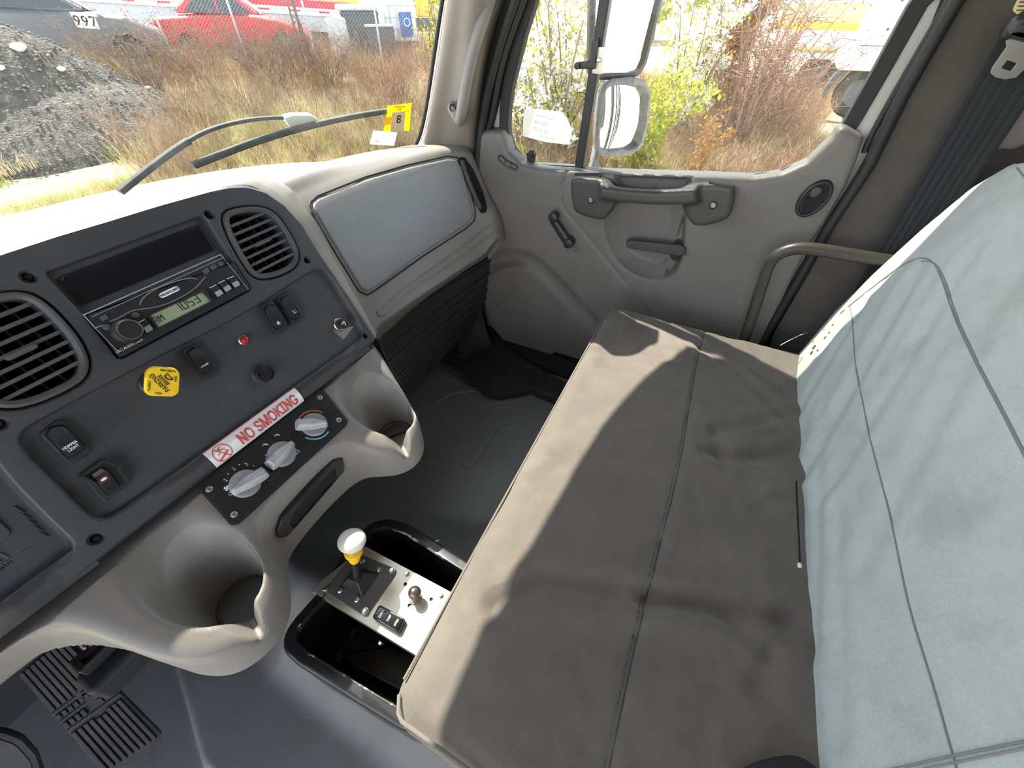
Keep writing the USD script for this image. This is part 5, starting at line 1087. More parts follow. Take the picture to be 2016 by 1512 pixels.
# steel console: a folded channel running back under the seat
SZ = .305
def fz(px, py, z=SZ): return P(px, py, z=z)
c0, c1, c2 = fz(613, 1161)[:2], fz(717, 1076)[:2], fz(811, 1282)[:2]
e1 = (c2 - c0) / np.linalg.norm(c2 - c0)
xl, xr = c0[0], c1[0]; yf = (c0[1] + c1[1]) / 2
yaw = math.atan2(-(c0[0] - c2[0]), c0[1] - c2[1])
SCx = Plane((0, 0, SZ), (1, 0, 0), (0, 1, 0))
top_ = shp([tuple(c0), tuple(c1), tuple(c1 + e1 * .46), tuple(c0 + e1 * .46)], .004)
ST = Thing('gear_console', 'bare steel console plate in front of the seat cushion carrying the gear lever', 'console', loc=(*((c0 + c1) / 2), .12))
hol = [Point(*fz(*p)[:2]).buffer(.0034) for p in ((798, 1150), (806, 1192), (849, 1180))]
ST.part('console_plate', cat(ext(top_.difference(unary_union(hol)), SZ - .003, SZ, .001)), 'steel', smooth=40)
side = [tuple(c0), tuple(c0 + e1 * .46)]
ST.part('side_flange', ext(LineString(side).buffer(.0016, cap_style='flat'), SZ - .030, SZ - .0015), 'steel'); ST.part('front_flange', ext(LineString([tuple(c0), tuple(c1)]).buffer(.0016, cap_style='flat'), SZ - .030, SZ - .0015), 'steel')
ST.part('side_flange', ext(LineString([tuple(c1), tuple(c1 + e1 * .46)]).buffer(.0016, cap_style='flat'), SZ - .030, SZ - .0015), 'steel')
inn = shp([tuple(c0 + (c1 - c0) * .04 + e1 * .004), tuple(c0 + (c1 - c0) * .96 + e1 * .004), tuple(c0 + (c1 - c0) * .96 + e1 * .44), tuple(c0 + (c1 - c0) * .04 + e1 * .44)])
ST.part('console_body', ext(inn, .125, SZ - .004), 'tub_black')
def bolt(th, q, r, mat='bright_metal', name='hex_bolt', d=(0, 0, 1), parent=None):
    th.part(name, cat(lathe([(0, 0), (r * 1.45, 0), (r * 1.4, r * .25), (r, r * .3), (0, r * .3)], q, d, 20), lathe([(r * 1.0, r * .2), (r * 1.0, r * .95), (r * .8, r * 1.15), (0, r * 1.15)], q, d, 6)), mat, parent=parent)
def phil(th, q, r, mat='bright_metal', parent=None):
    b = man(lathe([(0, -.001), (r, -.001), (r, r * .25), (r * .7, r * .6), (0, r * .75)], (0, 0, 0), n=20)) - man(box((0, 0, r * .7), (r * 1.1, r * .28, r * .8))) - man(box((0, 0, r * .7), (r * .28, r * 1.1, r * .8)))
    th.part('cross_screw', mv(tm(b), *q), mat, parent=parent)
for p in ((801, 1129), (868, 1172)): bolt(ST, fz(*p), .0042)
qs = fz(752, 1262, SZ - .016); bolt(ST, qs + [-.002, 0, 0], .0042, d=(-1, 0, 0))
# gear lever with its dark base plate
GL = Thing('gear_lever', 'gear lever with pearl white ball, yellow collar and dark base plate', 'lever', loc=fz(708, 1142))
bp_ = shp([tuple(fz(*p, SZ + .006)[:2]) for p in ((636, 1163), (699, 1086), (783, 1121), (719, 1213))], .010)
GL.part('base_plate', slab(bp_, .006, .0015, SZ), 'plate_dark')
for p in ((641, 1161), (772, 1123), (719, 1203), (700, 1096)): bolt(GL, fz(*p, SZ + .006), .0044)
for p in ((714, 1105), (745, 1121), (670, 1162), (703, 1180)): phil(GL, fz(*p, SZ + .006), .0052)
bq = [fz(*p, SZ + .005) for p in ((674, 1152), (703, 1118), (743, 1131), (714, 1173))]; bc = sum(bq) / 4
bt = [b * .42 + bc * .58 + [0, 0, .022] for b in bq]; bm = [b * .80 + bc * .20 + [0, 0, .006] for b in bq]
GL.part('boot', tm(m3.Manifold.batch_hull([m3.Manifold.sphere(.003, 10).translate(list(map(float, q))) for q in bq + bm + bt])), 'boot', smooth=50)
lb = bc + np.array([0, 0, .02]); lt = P(693, 1066, z=.425); ax = (lt - lb) / np.linalg.norm(lt - lb)
GL.part('shaft', tube(spline([lb - ax * .012, lb + ax * .03, lt - ax * .02], 16), .0062, 14), 'boot', smooth=60)
for r, h0, h1 in ((.010, -.052, -.030),): GL.part('yellow_collar', lathe([(0, h0), (r * .85, h0), (r, h0 + .004), (r * 1.02, h0 + .012), (r * 1.55, h0 + .020), (r * 1.65, h1 + .006), (r * 1.2, h1 + .012), (0, h1 + .012)], lt, ax, 28), 'yellow')
kb = lathe([(.024 * math.sin(a), -.017 * math.cos(a)) for a in np.linspace(0, math.pi, 20)], lt + ax * .002, ax, 36); GL.part('ball', kb, 'ball_white', smooth=60)
# small control lever with a round knob
CL = Thing('ball_toggle', 'small bronze ball topped toggle on the steel plate', 'lever', loc=fz(818, 1177))
q = fz(818, 1177); CL.part('boss', lathe([(0, 0), (.0125, 0), (.0122, .003), (.0075, .0045), (.007, .009), (0, .009)], q, n=28), 'dull_metal')
CL.part('stem', cyl(q + [0, 0, .008], q + [.001, -.001, .018], .0045, n=16), 'dull_metal')
CL.part('ball', mv(trimesh.creation.icosphere(3, .0118), *(q + [.002, -.002, .026])), 'bronze', smooth=60)
# three position switch
sw = [fz(*p) for p in ((750, 1194), (800, 1222), (787, 1250), (736, 1219))]
SW = Thing('three_way_switch', 'black oblong three-position switch lettered CLOSE, TARP and OPEN on steel plate', 'switch', loc=sum(sw) / 4)
sws = shp([tuple(a[:2]) for a in sw], .003); cc = np.array(sws.centroid.coords[0]); sws = Polygon([(x, y) for x, y in sws.exterior.coords])
SW.part('housing', slab(sws.buffer(.0005), .012, .002, SZ), 'black_plastic'); RK = SW.part('rocker', slab(sws.buffer(-.0022), .0045, .0015, SZ + .0105), 'gloss_black')
for f_, s in ((-.27, 'CLOSE'), (0.02, 'TARP'), (.30, 'OPEN')):
    c = cc + e1 * f_ * .058; SW.part('lettering', mv(text(s, .0036, .0003, True, squeeze=.85), c[0], c[1], SZ + .0151), 'ink_white', parent=RK)

# ------------------------------------------------------------------ accelerator treadle, brake pedal, wires under the dash
b0, b1 = P(197, 1512, z=.13), P(277, 1497, z=.13)
PW = Plane(P(240, 1505, z=.13), (1, -.10, 0), (0, .62, .78))
pq = [PW.px(*p) for p in ((205, 1524), (290, 1497), (320, 1446), (128, 1255), (36, 1330))]
PD = Thing('accelerator_pedal', 'long ribbed rubber accelerator treadle at the lower left', 'pedal', loc=P(240, 1505, z=.13))
ps = shp([tuple(p) for p in pq], .006); PD.part('treadle', PW.to(slab(ps, .012, .002, -.012)), 'pedal_rubber')
(la, lb_), (ra, rb_) = (np.array(PW.px(36, 1330)), np.array(PW.px(205, 1524))), (np.array(PW.px(128, 1255)), np.array(PW.px(314, 1452)))
for k in range(9):
    f = (k + .6) / 9.2; a = la + (ra - la) * f; b = lb_ + (rb_ - lb_) * f
    for t0, t1 in (((0, .36), (.40, .44), (.48, .53), (.58, .99)) if k not in (4, 5) else ((0, .36), (.40, .44), (.60, .99))):
        l = LineString([tuple(a + (b - a) * t0), tuple(a + (b - a) * t1)]).buffer(.0026, cap_style='flat').intersection(ps); PD.part('tread_rib', PW.to(ext(l, -.001, .0045, .0012)), 'pedal_rubber') if l.area > 1e-6 else None
for f in (.38, .46, .55):
    l = LineString([tuple(la + (lb_ - la) * f), tuple(ra + (rb_ - ra) * f)]).buffer(.0018).intersection(ps); PD.part('cross_rib', PW.to(ext(l, -.001, .003)), 'pedal_rubber')
c = PW.px(180, 1355); PD.part('worn_emblem', PW.to(ext(Point(*c).buffer(.018).intersection(ps).difference(Point(*c).buffer(.012)), -.001, .0035)), 'pedal_rubber')
BPd = Plane(P(20, 1500, z=.20), (1, 0, 0), (0, .5, .85))
t = Thing('brake_pedal', 'dark rounded brake pedal pad cut by the bottom left corner', 'pedal', loc=P(20, 1500, z=.20))
bps = shp([tuple(BPd.px(*p)) for p in ((-60, 1440), (0, 1432), (45, 1448), (75, 1480), (92, 1530), (60, 1580), (-60, 1600))], .02); t.part('pad', BPd.to(loft(bps, [(.004, -.012), (0, -.008), (0, .002), (.003, .006), (.008, .007)])), 'pedal_rubber')
t.part('pad_rim', BPd.to(ext(bps.buffer(-.012).exterior.buffer(.002), .005, .0085)), 'pedal_rubber')
t.part('pedal_arm', tube(spline([BPd.pt(*bps.centroid.coords[0], -.01), BPd.pt(*bps.centroid.coords[0], -.01) + [0, .12, .02], BPd.pt(*bps.centroid.coords[0], -.01) + [0, .22, .25]], 16), .012, 10), 'black_matte')
WR = Thing('wiring', 'loose red, pink and pale wires with black connector under the console edge', 'wires', loc=P(170, 1262, z=.42))
for k, (pts, m) in enumerate((([(140, 1256), (155, 1259), (172, 1266), (182, 1270)], 'wire_red'), ([(146, 1252), (160, 1256), (174, 1259)], 'wire_red'), ([(150, 1250), (168, 1250), (184, 1254)], 'wire_tan'), ([(158, 1244), (172, 1248), (182, 1250)], 'wire_tan'), ([(152, 1262), (160, 1270), (167, 1277)], 'wire_grey'), ([(135, 1250), (150, 1254), (160, 1268)], 'wire_grey'))):
    w = tube(spline([P(*p, z=.43 + .004 * k) for p in pts], 16), .0018, 6); WR.part('wire', w, m)
q = P(192, 1283, z=.40); cn = man(rbox(q, (.05, .030, .022), .003)) - man(box(q + [0, -.005, .012], (.030, .012, .012))); WR.part('connector', tm(cn), 'black_plastic')
PD.part('pedal_bracket', rbox(P(250, 1290, z=.36), (.10, .05, .05), .01), 'black_matte')

# ------------------------------------------------------------------ ribbed sill mat in front of the door
SM = Thing('sill_mat', 'black ribbed rubber step mat along the foot of the passenger door', 'mat', loc=(1.0, .5, .03))
mp = [P(*p, z=.055) for p in ((868, 712), (920, 640), (952, 610), (1000, 690), (1112, 752), (1200, 790), (1180, 850), (1090, 783), (1045, 764), (1010, 772), (985, 778), (960, 772), (915, 742))]
ms = shp([tuple(p[:2]) for p in mp], .006); SM.part('mat_base', slab(ms, .035, .006, .022), 'mat_black')
for k in range(9):
    f = k / 8; a = np.array(P(880 + 60 * f, 708 - 60 * f, z=.057)[:2]); b = np.array(P(985 + 22 * f, 772 - 74 * f, z=.057)[:2]); c = np.array(P(1180 + 10 * f, 845 - 60 * f, z=.057)[:2]); m_ = np.array(P(1050 + 30 * f, 765 - 32 * f, z=.057)[:2])
    l = LineString([tuple(x) for x in spline([a, b, m_, c], 30)]).buffer(.0035).intersection(ms.buffer(-.004)); [SM.part('mat_rib', ext(g_, .055, .060, .0015), 'mat_black') for g_ in getattr(l, 'geoms', [l]) if g_.area > 1e-5]
single('wall_kick_right', patch([[P(905, 560, x=1.16), P(935, 560, x=1.16), P(946, 600, x=1.16)], [P(905, 640, x=1.10), P(950, 660, x=1.13), P(975, 690, x=1.14)], [P(900, 700, x=1.0), P(960, 720, x=1.06), P(1010, 735, x=1.10)]], 6, 6, .02), 'black_matte', kind='structure')
struct('wall_front', box((.2, 1.0, .36), (2.1, .03, .75)), 'black_matte')
# ------------------------------------------------------------------ outside of the truck: bonnet, wiper, stickers, mirrors, body side
GZ0 = -1.15
hx = np.linspace(-.95, 1.25, 12); hr = [(1.06, .735), (1.18, .765), (1.32, .772), (1.5, .745), (1.8, .66), (2.2, .50), (2.45, .25), (2.5, -.2)]
BON = Thing('bonnet', 'white truck bonnet below the windscreen, glaring in the sun', 'bonnet', loc=(.2, 1.7, .3))
hood = [[(x, y - .10 * abs((x - .15) / 1.1) ** 2.2 * (y > 1.1), z - .10 * abs((x - .15) / 1.1) ** 3.0) for x in hx] for y, z in hr]
BON.part('bonnet_shell', patch(hood, 4, 5, .01, away=(.2, 1.5, 3)), 'hood_white', smooth=60)
BON.part('cowl_strip', sheet(np.array([[(x, ws(x, .76) + .012 + .03 * k, .745 + .0 * k) for x in np.linspace(-.7, 1.05, 20)] for k in range(3)]), .01, away=(0, 1, 3)), 'black_plastic')
WP = Thing('windscreen_wiper', 'dark windscreen wiper arm and long curved blade across the windscreen', 'wiper', loc=on_ws(420, 290, .03))
wb = spline([on_ws(378, 325, .022), on_ws(450, 297, .022), on_ws(540, 266, .022), on_ws(640, 240, .022), on_ws(710, 226, .022), on_ws(762, 218, .022)], 50)
WP.part('blade', tube(wb, .006, 10, flat=(.0085, .0055)), 'wiper_grey', label='long curved rubber wiper blade')
WP.part('blade_edge', tube(wb + np.array([0, -.008, -.004]), .0025, 6), 'rubber')
WP.part('arm', tube(spline([on_ws(236, 378, .045), on_ws(290, 335, .05), on_ws(340, 298, .05), on_ws(372, 277, .05)], 30), .008, 10, flat=(.009, .006)), 'wiper_grey', label='black jointed wiper arm')
WP.part('arm_tip', tube(spline([on_ws(366, 281, .05), on_ws(410, 257, .05), on_ws(480, 238, .048), on_ws(560, 232, .044)], 30), .006, 10, flat=(.007, .004)), 'wiper_grey')
bw = [on_ws(*p, .036) for p in ((556, 229), (575, 224), (610, 224), (628, 236), (600, 246), (570, 250), (562, 240))]
bpl = Plane(bw[0], bw[3] - bw[0], bw[0] - bw[5]); WP.part('bracket', bpl.to(slab(shp([tuple(((q - bpl.o) @ bpl.u, (q - bpl.o) @ bpl.v)) for q in bw], .004), .014, .003, -.007)), 'wiper_light', label='pale grey bracket joining arm and blade')
def ws_sheet(px, off=-.002):
    """A thin label on the inside of the windscreen: quad of pixels."""
    a, b, c, d = [np.array(p, float) for p in px]; return sheet(np.array([[on_ws(*(a + (b - a) * s + (d - a) * t + (a - b + c - d) * s * t), off) for s in np.linspace(0, 1, 9)] for t in np.linspace(0, 1, 9)]), .0006)
def wsp(px): 
    q = [on_ws(*p, -.0028) for p in px]; return Plane(q[3], q[2] - q[3], q[0] - q[3])
t = Thing('inspection_sticker', 'yellow inspection sticker with a large black 8 on the windscreen', 'sticker', loc=on_ws(785, 232, -.002))
t.part('yellow_top', ws_sheet([(762, 209), (811, 203), (809, 218), (762, 223)]), 'sticker_yellow_lit')
t.part('yellow_side', ws_sheet([(762, 223), (772, 222), (769, 260), (755, 259)]), 'sticker_yellow_lit'); t.part('yellow_side', ws_sheet([(798, 221), (809, 219), (806, 258), (795, 257)]), 'sticker_yellow_lit')
t.part('clear_middle', ws_sheet([(772, 222), (798, 221), (795, 257), (769, 260)]), 'sticker_clear')
qp = wsp([(762, 209), (811, 203), (806, 258), (757, 262)])
def on_q(pl, m, px): 
    q = on_ws(*px, -.0032); return pl.to(mv(m, (q - pl.o) @ pl.u, (q - pl.o) @ pl.v, 0.0015))
t.part('numeral', on_q(qp, text('8', .020, .0004, True), (784.5, 234)), 'ink_black', label='large black figure 8')
for s, p in (('INSPECTION STATION', (787, 210)), ('EXPIRES', (786, 215))): t.part('print', on_q(qp, text(s, .0030, .0003, True, squeeze=.75), p), 'ink_black')
t = Thing('windscreen_label', 'small white label below the yellow sticker on the windscreen', 'sticker', loc=on_ws(755, 272, -.002))
t.part('label', ws_sheet([(735, 257), (782, 261), (776, 287), (728, 284)]), 'paper_lit'); qp = wsp([(735, 257), (782, 261), (776, 287), (728, 284)])
t.part('red_mark', on_q(qp, text('INSPECTED', .0036, .0004, True, squeeze=.7), (744, 278)), 'ink_red')
# mirrors
def mirror(name, label, px, M, n, convex, mat, arm):
    n = np.array(n, float); n /= np.linalg.norm(n); u = np.cross([0, 0, 1], n) * 1.0; u /= np.linalg.norm(u); v = np.cross(n, u)
    pl = Plane(M, u, v); o = shp([tuple(pl.px(*p)) for p in px], .018); t = Thing(name, label, 'mirror', loc=M)
    t.part('housing', pl.to(tm(man(loft(o.buffer(.012), [(.060, -.045), (.030, -.036), (.006, -.018), (0, .002), (.004, .007), (.010, .008)])) - man(ext(o.buffer(-.004), -.016, .05)))), mat, smooth=50)
    c = np.array(o.centroid.coords[0]); g = ext(o.buffer(-.003), -.016, -.003)
    if convex:
        b = o.buffer(-.003); x0, y0, x1, y1 = b.bounds; xx, yy = np.meshgrid(np.linspace(x0, x1, 50), np.linspace(y0, y1, 60), indexing='ij'); R = convex
        sp = sheet(np.stack([xx, yy, -.002 - ((xx - c[0]) ** 2 + (yy - c[1]) ** 2) / (2 * R)], -1)); cc = sp.vertices[sp.faces].mean(1); sp.update_faces(pd(list(b.exterior.coords)[:-1], cc[:, 0], cc[:, 1]) < .001); sp.remove_unreferenced_vertices(); g = sp
    t.part('mirror_glass', pl.to(g), 'mirror', smooth=True); return t, pl
cd = lambda M, out: -np.array(M - [0, 0, CZ]) / np.linalg.norm(M - [0, 0, CZ]) + np.array(out) / np.linalg.norm(out)
M1 = P(1235, 60, x=1.60); T1, P1 = mirror('wing_mirror', 'tall flat wing mirror at the top of the side window', [(1172, -170), (1320, -165), (1310, -40), (1298, 0), (1268, 120), (1258, 140), (1240, 146), (1185, 148), (1164, 145)], M1, cd(M1, (.10, -1, .12)), 0, 'mirror_dark', None)
M2 = P(1222, 232, x=1.58); T2, P2 = mirror('convex_mirror', 'rounded lower wing mirror below the tall mirror', [(1190, 172), (1204, 164), (1240, 160), (1266, 166), (1276, 185), (1270, 250), (1258, 288), (1240, 298), (1200, 302), (1178, 296), (1176, 270), (1182, 200)], M2, cd(M2, (.02, -1, -.08)), .55, 'mirror_grey', None)
t = Thing('mirror_bracket', 'grey upright mirror bracket tube outside the door glass', 'bracket', loc=P(1172, 310, x=1.50))
mb = spline([P(1162, 350, x=1.50), P(1172, 300, x=1.55), P(1186, 230, x=1.64), P(1200, 160, x=1.70), P(1225, 60, x=1.72), P(1248, -60, x=1.72), P(1262, -160, x=1.72)], 40)
t.part('tube', tube(mb, .014, 12), 'mirror_grey'); t.part('door_mount', rbox(mb[0] + [-.1, 0, -.03], (.25, .06, .06), .015), 'black_plastic')
# truck body behind the cab and door skin, seen in the mirrors
t = Thing('truck_body', 'white side of the truck behind the cab, seen in the mirrors', 'truck body', loc=(1.25, -3, 0))
t.part('body_panel', rbox((1.27, -4.2, .7), (.08, 6.6, 2.6), .01), 'hood_white')
for k in range(7): t.part('body_post', rbox((1.325, -1.1 - k * 1.0, .7), (.04, .14, 2.56), .008), 'rubber')
t.part('cab_corner', rbox((1.275, -.75, .55), (.05, .34, 2.2), .02), 'hood_white'); t.part('door_skin', rbox((1.275, .15, .15), (.03, 1.35, 1.05), .012), 'hood_white'); t.part('rubber_gap', rbox((1.31, -.93, .6), (.02, .05, 2.2), .005), 'rubber')

# ------------------------------------------------------------------ ground
def sm(a, b, t): q = np.clip((t - a) / (b - a), 0, 1); return q * q * (3 - 2 * q)
def at(px, py, d):
    """Point on a pixel's sight line at horizontal distance d."""
    r = ray(px, py); return r * d / math.hypot(r[0], r[1]) + np.array([0, 0, CZ])
MOUND = at(20, 110, 12.8); MOUND2 = at(-190, 110, 13.6)
def ground(x, y, heap=True):
    x, y = np.asarray(x, float), np.asarray(y, float); az = np.arctan2(x, y); d = np.hypot(x, y)
    z = GZ0 + .80 * sm(9, 15.5, d) * (1 - sm(.95, 1.25, az)) + .06 * (meshkit.noise(np.stack([x * .6, y * .6, 0 * x], -1), 3) - .5) + .03 * (meshkit.noise(np.stack([x * 2, y * 2, 0 * x], -1), 4) - .5)
    for m, h, rx in ((MOUND, .88, 2.6), (MOUND2, 1.0, 3.2)) if heap else ():
        q = np.sqrt(((x - m[0]) / rx) ** 2 + ((y - m[1]) / 1.8) ** 2); z = z + h * np.clip(1 - q ** 1.6, 0, 1) ** .9 * (1 - .6 * sm(9, 15.5, d) * 0)
    return z
def polar_sheet(d0, d1, nd, a0, a1, na):
    D = np.geomspace(d0, d1, nd); A = np.radians(np.linspace(a0, a1, na)); dd, aa = np.meshgrid(D, A, indexing='ij'); x, y = dd * np.sin(aa), dd * np.cos(aa)
    return sheet(np.stack([x, y, ground(x, y, False)], -1))
gm = polar_sheet(1.0, 160, 150, -180, 180, 361)
if gm.face_normals[:, 2].mean() < 0: gm.invert()
LOOK['earth'] = usdkit.material(stage, '/World/Looks/earth', {
    'g': ('geometry', {}), 'n': ('noise_texture', {'scale': .55, 'detail': 6.0, 'roughness': .65}), 'n2': ('noise_texture', {'scale': 9.0, 'detail': 8.0, 'roughness': .75}), 'n3': ('noise_texture', {'scale': 60.0, 'detail': 4.0}),
    'r': ('rgb_ramp', {'ramp': [(.34, (.20, .22, .06)), (.46, (.42, .36, .20)), (.6, (.50, .43, .29)), (.72, (.60, .54, .42))]}), 'r2': ('rgb_ramp', {'ramp': [(.3, (.16, .13, .09)), (.62, (.62, .54, .40))]}), 'x': ('mix_color', {'fac': .5}),
    'p': ('principled_bsdf', {'roughness': .95, 'specular_ior_level': .1}), 'b': ('bump', {'strength': .8, 'distance': .03})},
    [('g.position', 'n.vector'), ('g.position', 'n2.vector'), ('g.position', 'n3.vector'), ('n.fac', 'r.fac'), ('n2.fac', 'r2.fac'), ('r.color', 'x.a'), ('r2.color', 'x.b'), ('x.result', 'p.base_color'), ('n3.fac', 'b.height'), ('b.normal', 'p.normal')], surface='p.BSDF')
single('ground', gm, 'earth', kind='structure', smooth=True)
# gravel heap: a displaced skin of its own on the mound, with loose stones
look('gravel', (.040, .036, .032), .95, (.13, .118, .105), 7, bump=1.0, bs=30, stain=(.24, .21, .17), ss=11, s0=.56, s1=.66, bdist=.04)
gx, gy = np.meshgrid(np.linspace(MOUND2[0] - 3.6, MOUND[0] + 3.0, 150), np.linspace(MOUND[1] - 2.6, MOUND[1] + 2.6, 110), indexing='ij')
q = np.minimum(np.sqrt(((gx - MOUND[0]) / 2.6) ** 2 + ((gy - MOUND[1]) / 1.8) ** 2), np.sqrt(((gx - MOUND2[0]) / 3.2) ** 2 + ((gy - MOUND2[1]) / 1.8) ** 2))
gz = ground(gx, gy) + .05 * (1 - sm(.85, 1.0, q)) - .04 + .07 * (meshkit.fbm(np.stack([gx * 5, gy * 5, 0 * gx], -1), 4, 9) - .5) * (1 - sm(.8, 1, q))
GH = Thing('gravel_heap', 'heap of dark grey gravel and soil left of the red car', 'heap', loc=(MOUND[0], MOUND[1], GZ0))
hm = sheet(np.stack([gx, gy, gz], -1)); hm = hm if hm.face_normals[:, 2].mean() > 0 else (hm.invert() or hm)
cc = hm.vertices[hm.faces].mean(1); qq = np.minimum(np.sqrt(((cc[:, 0] - MOUND[0]) / 2.6) ** 2 + ((cc[:, 1] - MOUND[1]) / 1.8) ** 2), np.sqrt(((cc[:, 0] - MOUND2[0]) / 3.2) ** 2 + ((cc[:, 1] - MOUND2[1]) / 1.8) ** 2)); hm.update_faces(qq < 1.06); hm.remove_unreferenced_vertices()
GH.part('heap', hm, 'gravel', smooth=60)
def stone(seed, r):
    m = trimesh.creation.icosphere(1, 1.0); n = meshkit.noise(m.vertices * 1.7 + seed * 3.1, seed); m.vertices *= (.65 + .6 * n)[:, None] * np.array([1, .85, .6]) * r; return m
sd = []
for k in range(1500):
    a = RNG.uniform(0, 6.28); q = RNG.uniform(0, .98) ** .5; m, rx = ((MOUND, 2.6), (MOUND2, 3.2))[k % 2]; x, y = m[0] + math.cos(a) * q * rx, m[1] + math.sin(a) * q * 1.8
    s = stone(k % 12, RNG.uniform(.012, .035)); s.apply_transform(trimesh.transformations.rotation_matrix(RNG.uniform(0, 6.28), [0, 0, 1])); sd.append(mv(s, x, y, float(ground(x, y)) + .05))
GH.part('loose_gravel', cat(*sd), 'gravel_light', kind='stuff', smooth=False)
def on_ground(px, py):
    r = ray(px, py); ts = np.linspace(2, 60, 4000) / math.hypot(r[0], r[1]); q = r * ts[:, None] + [0, 0, CZ]; g = ground(q[:, 0], q[:, 1]); k = np.argmax(q[:, 2] < g + .02); return q[k]
rk = None
for k, (px, py, r, lb) in enumerate(((40, 97, .20, 'pale round boulder near the top of the gravel heap'), (3, 136, .11, 'pale stone on the heap at the left edge of the picture'), (122, 138, .12, 'grey stone in the middle of the gravel heap'), (270, 165, .13, 'pale stone with dark shade at the right foot of the heap'), (292, 174, .09, 'smaller tan stone just right of the pale stone at the heap foot'), (245, 146, .10, 'pale grey stone on the right slope of the gravel heap'), (520, 133, .15, 'pale stone lying in the dry weeds beyond the wiper'), (456, 228, .10, 'small white lump beside the wiper arm tip'))):
    q = on_ground(px, py); r *= .62; m = stone(20 + k, r); single('rock', mv(m, q[0], q[1], q[2] + r * .25), 'stone_pale', lb, 'rock', smooth=50)

# ------------------------------------------------------------------ weeds: tufts and dry stems, uncountable
def blades(n, h0, h1, spread, w, bend, rng, seg=3):
    V, F = [], []
    for k in range(n):
        a = rng.uniform(0, 6.28); r = spread * rng.uniform(0, 1) ** .7; b = np.array([math.cos(a) * r, math.sin(a) * r, -.03]); h = rng.uniform(h0, h1); d = rng.uniform(0, 6.28); bd = bend * rng.uniform(.2, 1) * h; s = rng.uniform(0, 6.28)
        sx = np.array([math.cos(s), math.sin(s), 0]) * w
        for q in range(seg + 1):
            t = q / seg; c = b + np.array([math.cos(d) * bd * t * t, math.sin(d) * bd * t * t, h * t * (1 - .15 * t)]); V += [c - sx * (1 - t * .75), c + sx * (1 - t * .75)]
        m = len(V) - 2 * (seg + 1)
        for q in range(seg): F += [[m + 2 * q, m + 2 * q + 1, m + 2 * q + 3], [m + 2 * q, m + 2 * q + 3, m + 2 * q + 2]]
    return trimesh.Trimesh(np.array(V), np.array(F), process=False)
def twigs(n, h, spread, rng, w=.006, sub=5):
    out = []
    for k in range(n):
        a = rng.uniform(0, 6.28); r = spread * rng.uniform(0, .5); b = np.array([math.cos(a) * r, math.sin(a) * r, -.05]); L = h * rng.uniform(.6, 1.0); ln = rng.normal(0, .28, 2); top = b + np.array([ln[0] * L, ln[1] * L, L]); mid = (b + top) / 2 + rng.normal(0, .05, 3)
        p = spline([b, mid, top], 5); out.append((p, w))
        for s in range(sub):
            i = rng.integers(1, 5); e = p[i] + np.array([rng.normal(0, .22), rng.normal(0, .22), rng.uniform(.05, .3)]) * h * .7; out.append((spline([p[i], (p[i] + e) / 2 + rng.normal(0, .02, 3), e], 4), w * .55))
    V, F = [], []
    for p, ww in out:
        s = rng.uniform(0, 6.28); sx = np.array([math.cos(s), math.sin(s), 0]) * ww; m = len(V)
        for q, c in enumerate(p): t = q / (len(p) - 1); V += [c - sx * (1 - .6 * t), c + sx * (1 - .6 * t)]
        for q in range(len(p) - 1): F += [[m + 2 * q, m + 2 * q + 1, m + 2 * q + 3], [m + 2 * q, m + 2 * q + 3, m + 2 * q + 2]]
    return trimesh.Trimesh(np.array(V), np.array(F), process=False)
def scatter(name, label, cat_, protos, pts, smin_, smax_):
    path = '/World/' + numbered('/World', name); pi = UsdGeom.PointInstancer.Define(stage, path); keys(pi.GetPrim(), label, cat_, None, 'stuff')
    rel = pi.CreatePrototypesRel()
    for k, (m, mat) in enumerate(protos):
        pp = f'{path}/clump_{k:03d}' if k else f'{path}/clump'; usdkit.mesh(stage, pp, m, LOOK[mat], False); rel.AddTarget(pp)
    n = len(pts); pi.CreateProtoIndicesAttr(Vt.IntArray.FromNumpy(RNG.integers(0, len(protos), n).astype(np.int32)))
    pi.CreatePositionsAttr(Vt.Vec3fArray.FromNumpy(np.array(pts, np.float32)))
    a = RNG.uniform(0, 6.28, n); pi.CreateOrientationsAttr(Vt.QuathArray([Gf.Quath(float(math.cos(x / 2)), 0, 0, float(math.sin(x / 2))) for x in a]))
    s = RNG.uniform(smin_, smax_, n); pi.CreateScalesAttr(Vt.Vec3fArray.FromNumpy(np.repeat(s[:, None], 3, 1).astype(np.float32)))
def field(n, a0, a1, d0, d1, keep, power=1.0):
    out = []
    while len(out) < n:
        a = math.radians(RNG.uniform(a0, a1)); d = math.sqrt(d0 * d0 + RNG.uniform(0, 1) ** power * (d1 * d1 - d0 * d0)); x, y = d * math.sin(a), d * math.cos(a)
        if x < 2.6 and y < 3.2: continue
        q = min(math.hypot((x - MOUND[0]) / 2.3, (y - MOUND[1]) / 1.6), math.hypot((x - MOUND2[0]) / 2.9, (y - MOUND2[1]) / 1.6))
        if keep(x, y, d, math.degrees(a), q): out.append((x, y, float(ground(x, y))))
    return out
nz = lambda x, y, s, f=.5: float(meshkit.noise(np.array([x * f, y * f, s * 7.3]), s))
r5 = np.random.default_rng(5)
P_dry = [(twigs(10, .95, .35, r5, .006, 7), 'dry_stem'), (blades(20, .3, .8, .30, .005, .8, r5), 'straw'), (twigs(12, .8, .4, r5, .0055, 8), 'dry_stem'), (twigs(9, 1.0, .3, r5, .006, 7), 'red_stem'), (twigs(10, .7, .4, r5, .006, 7), 'straw')]
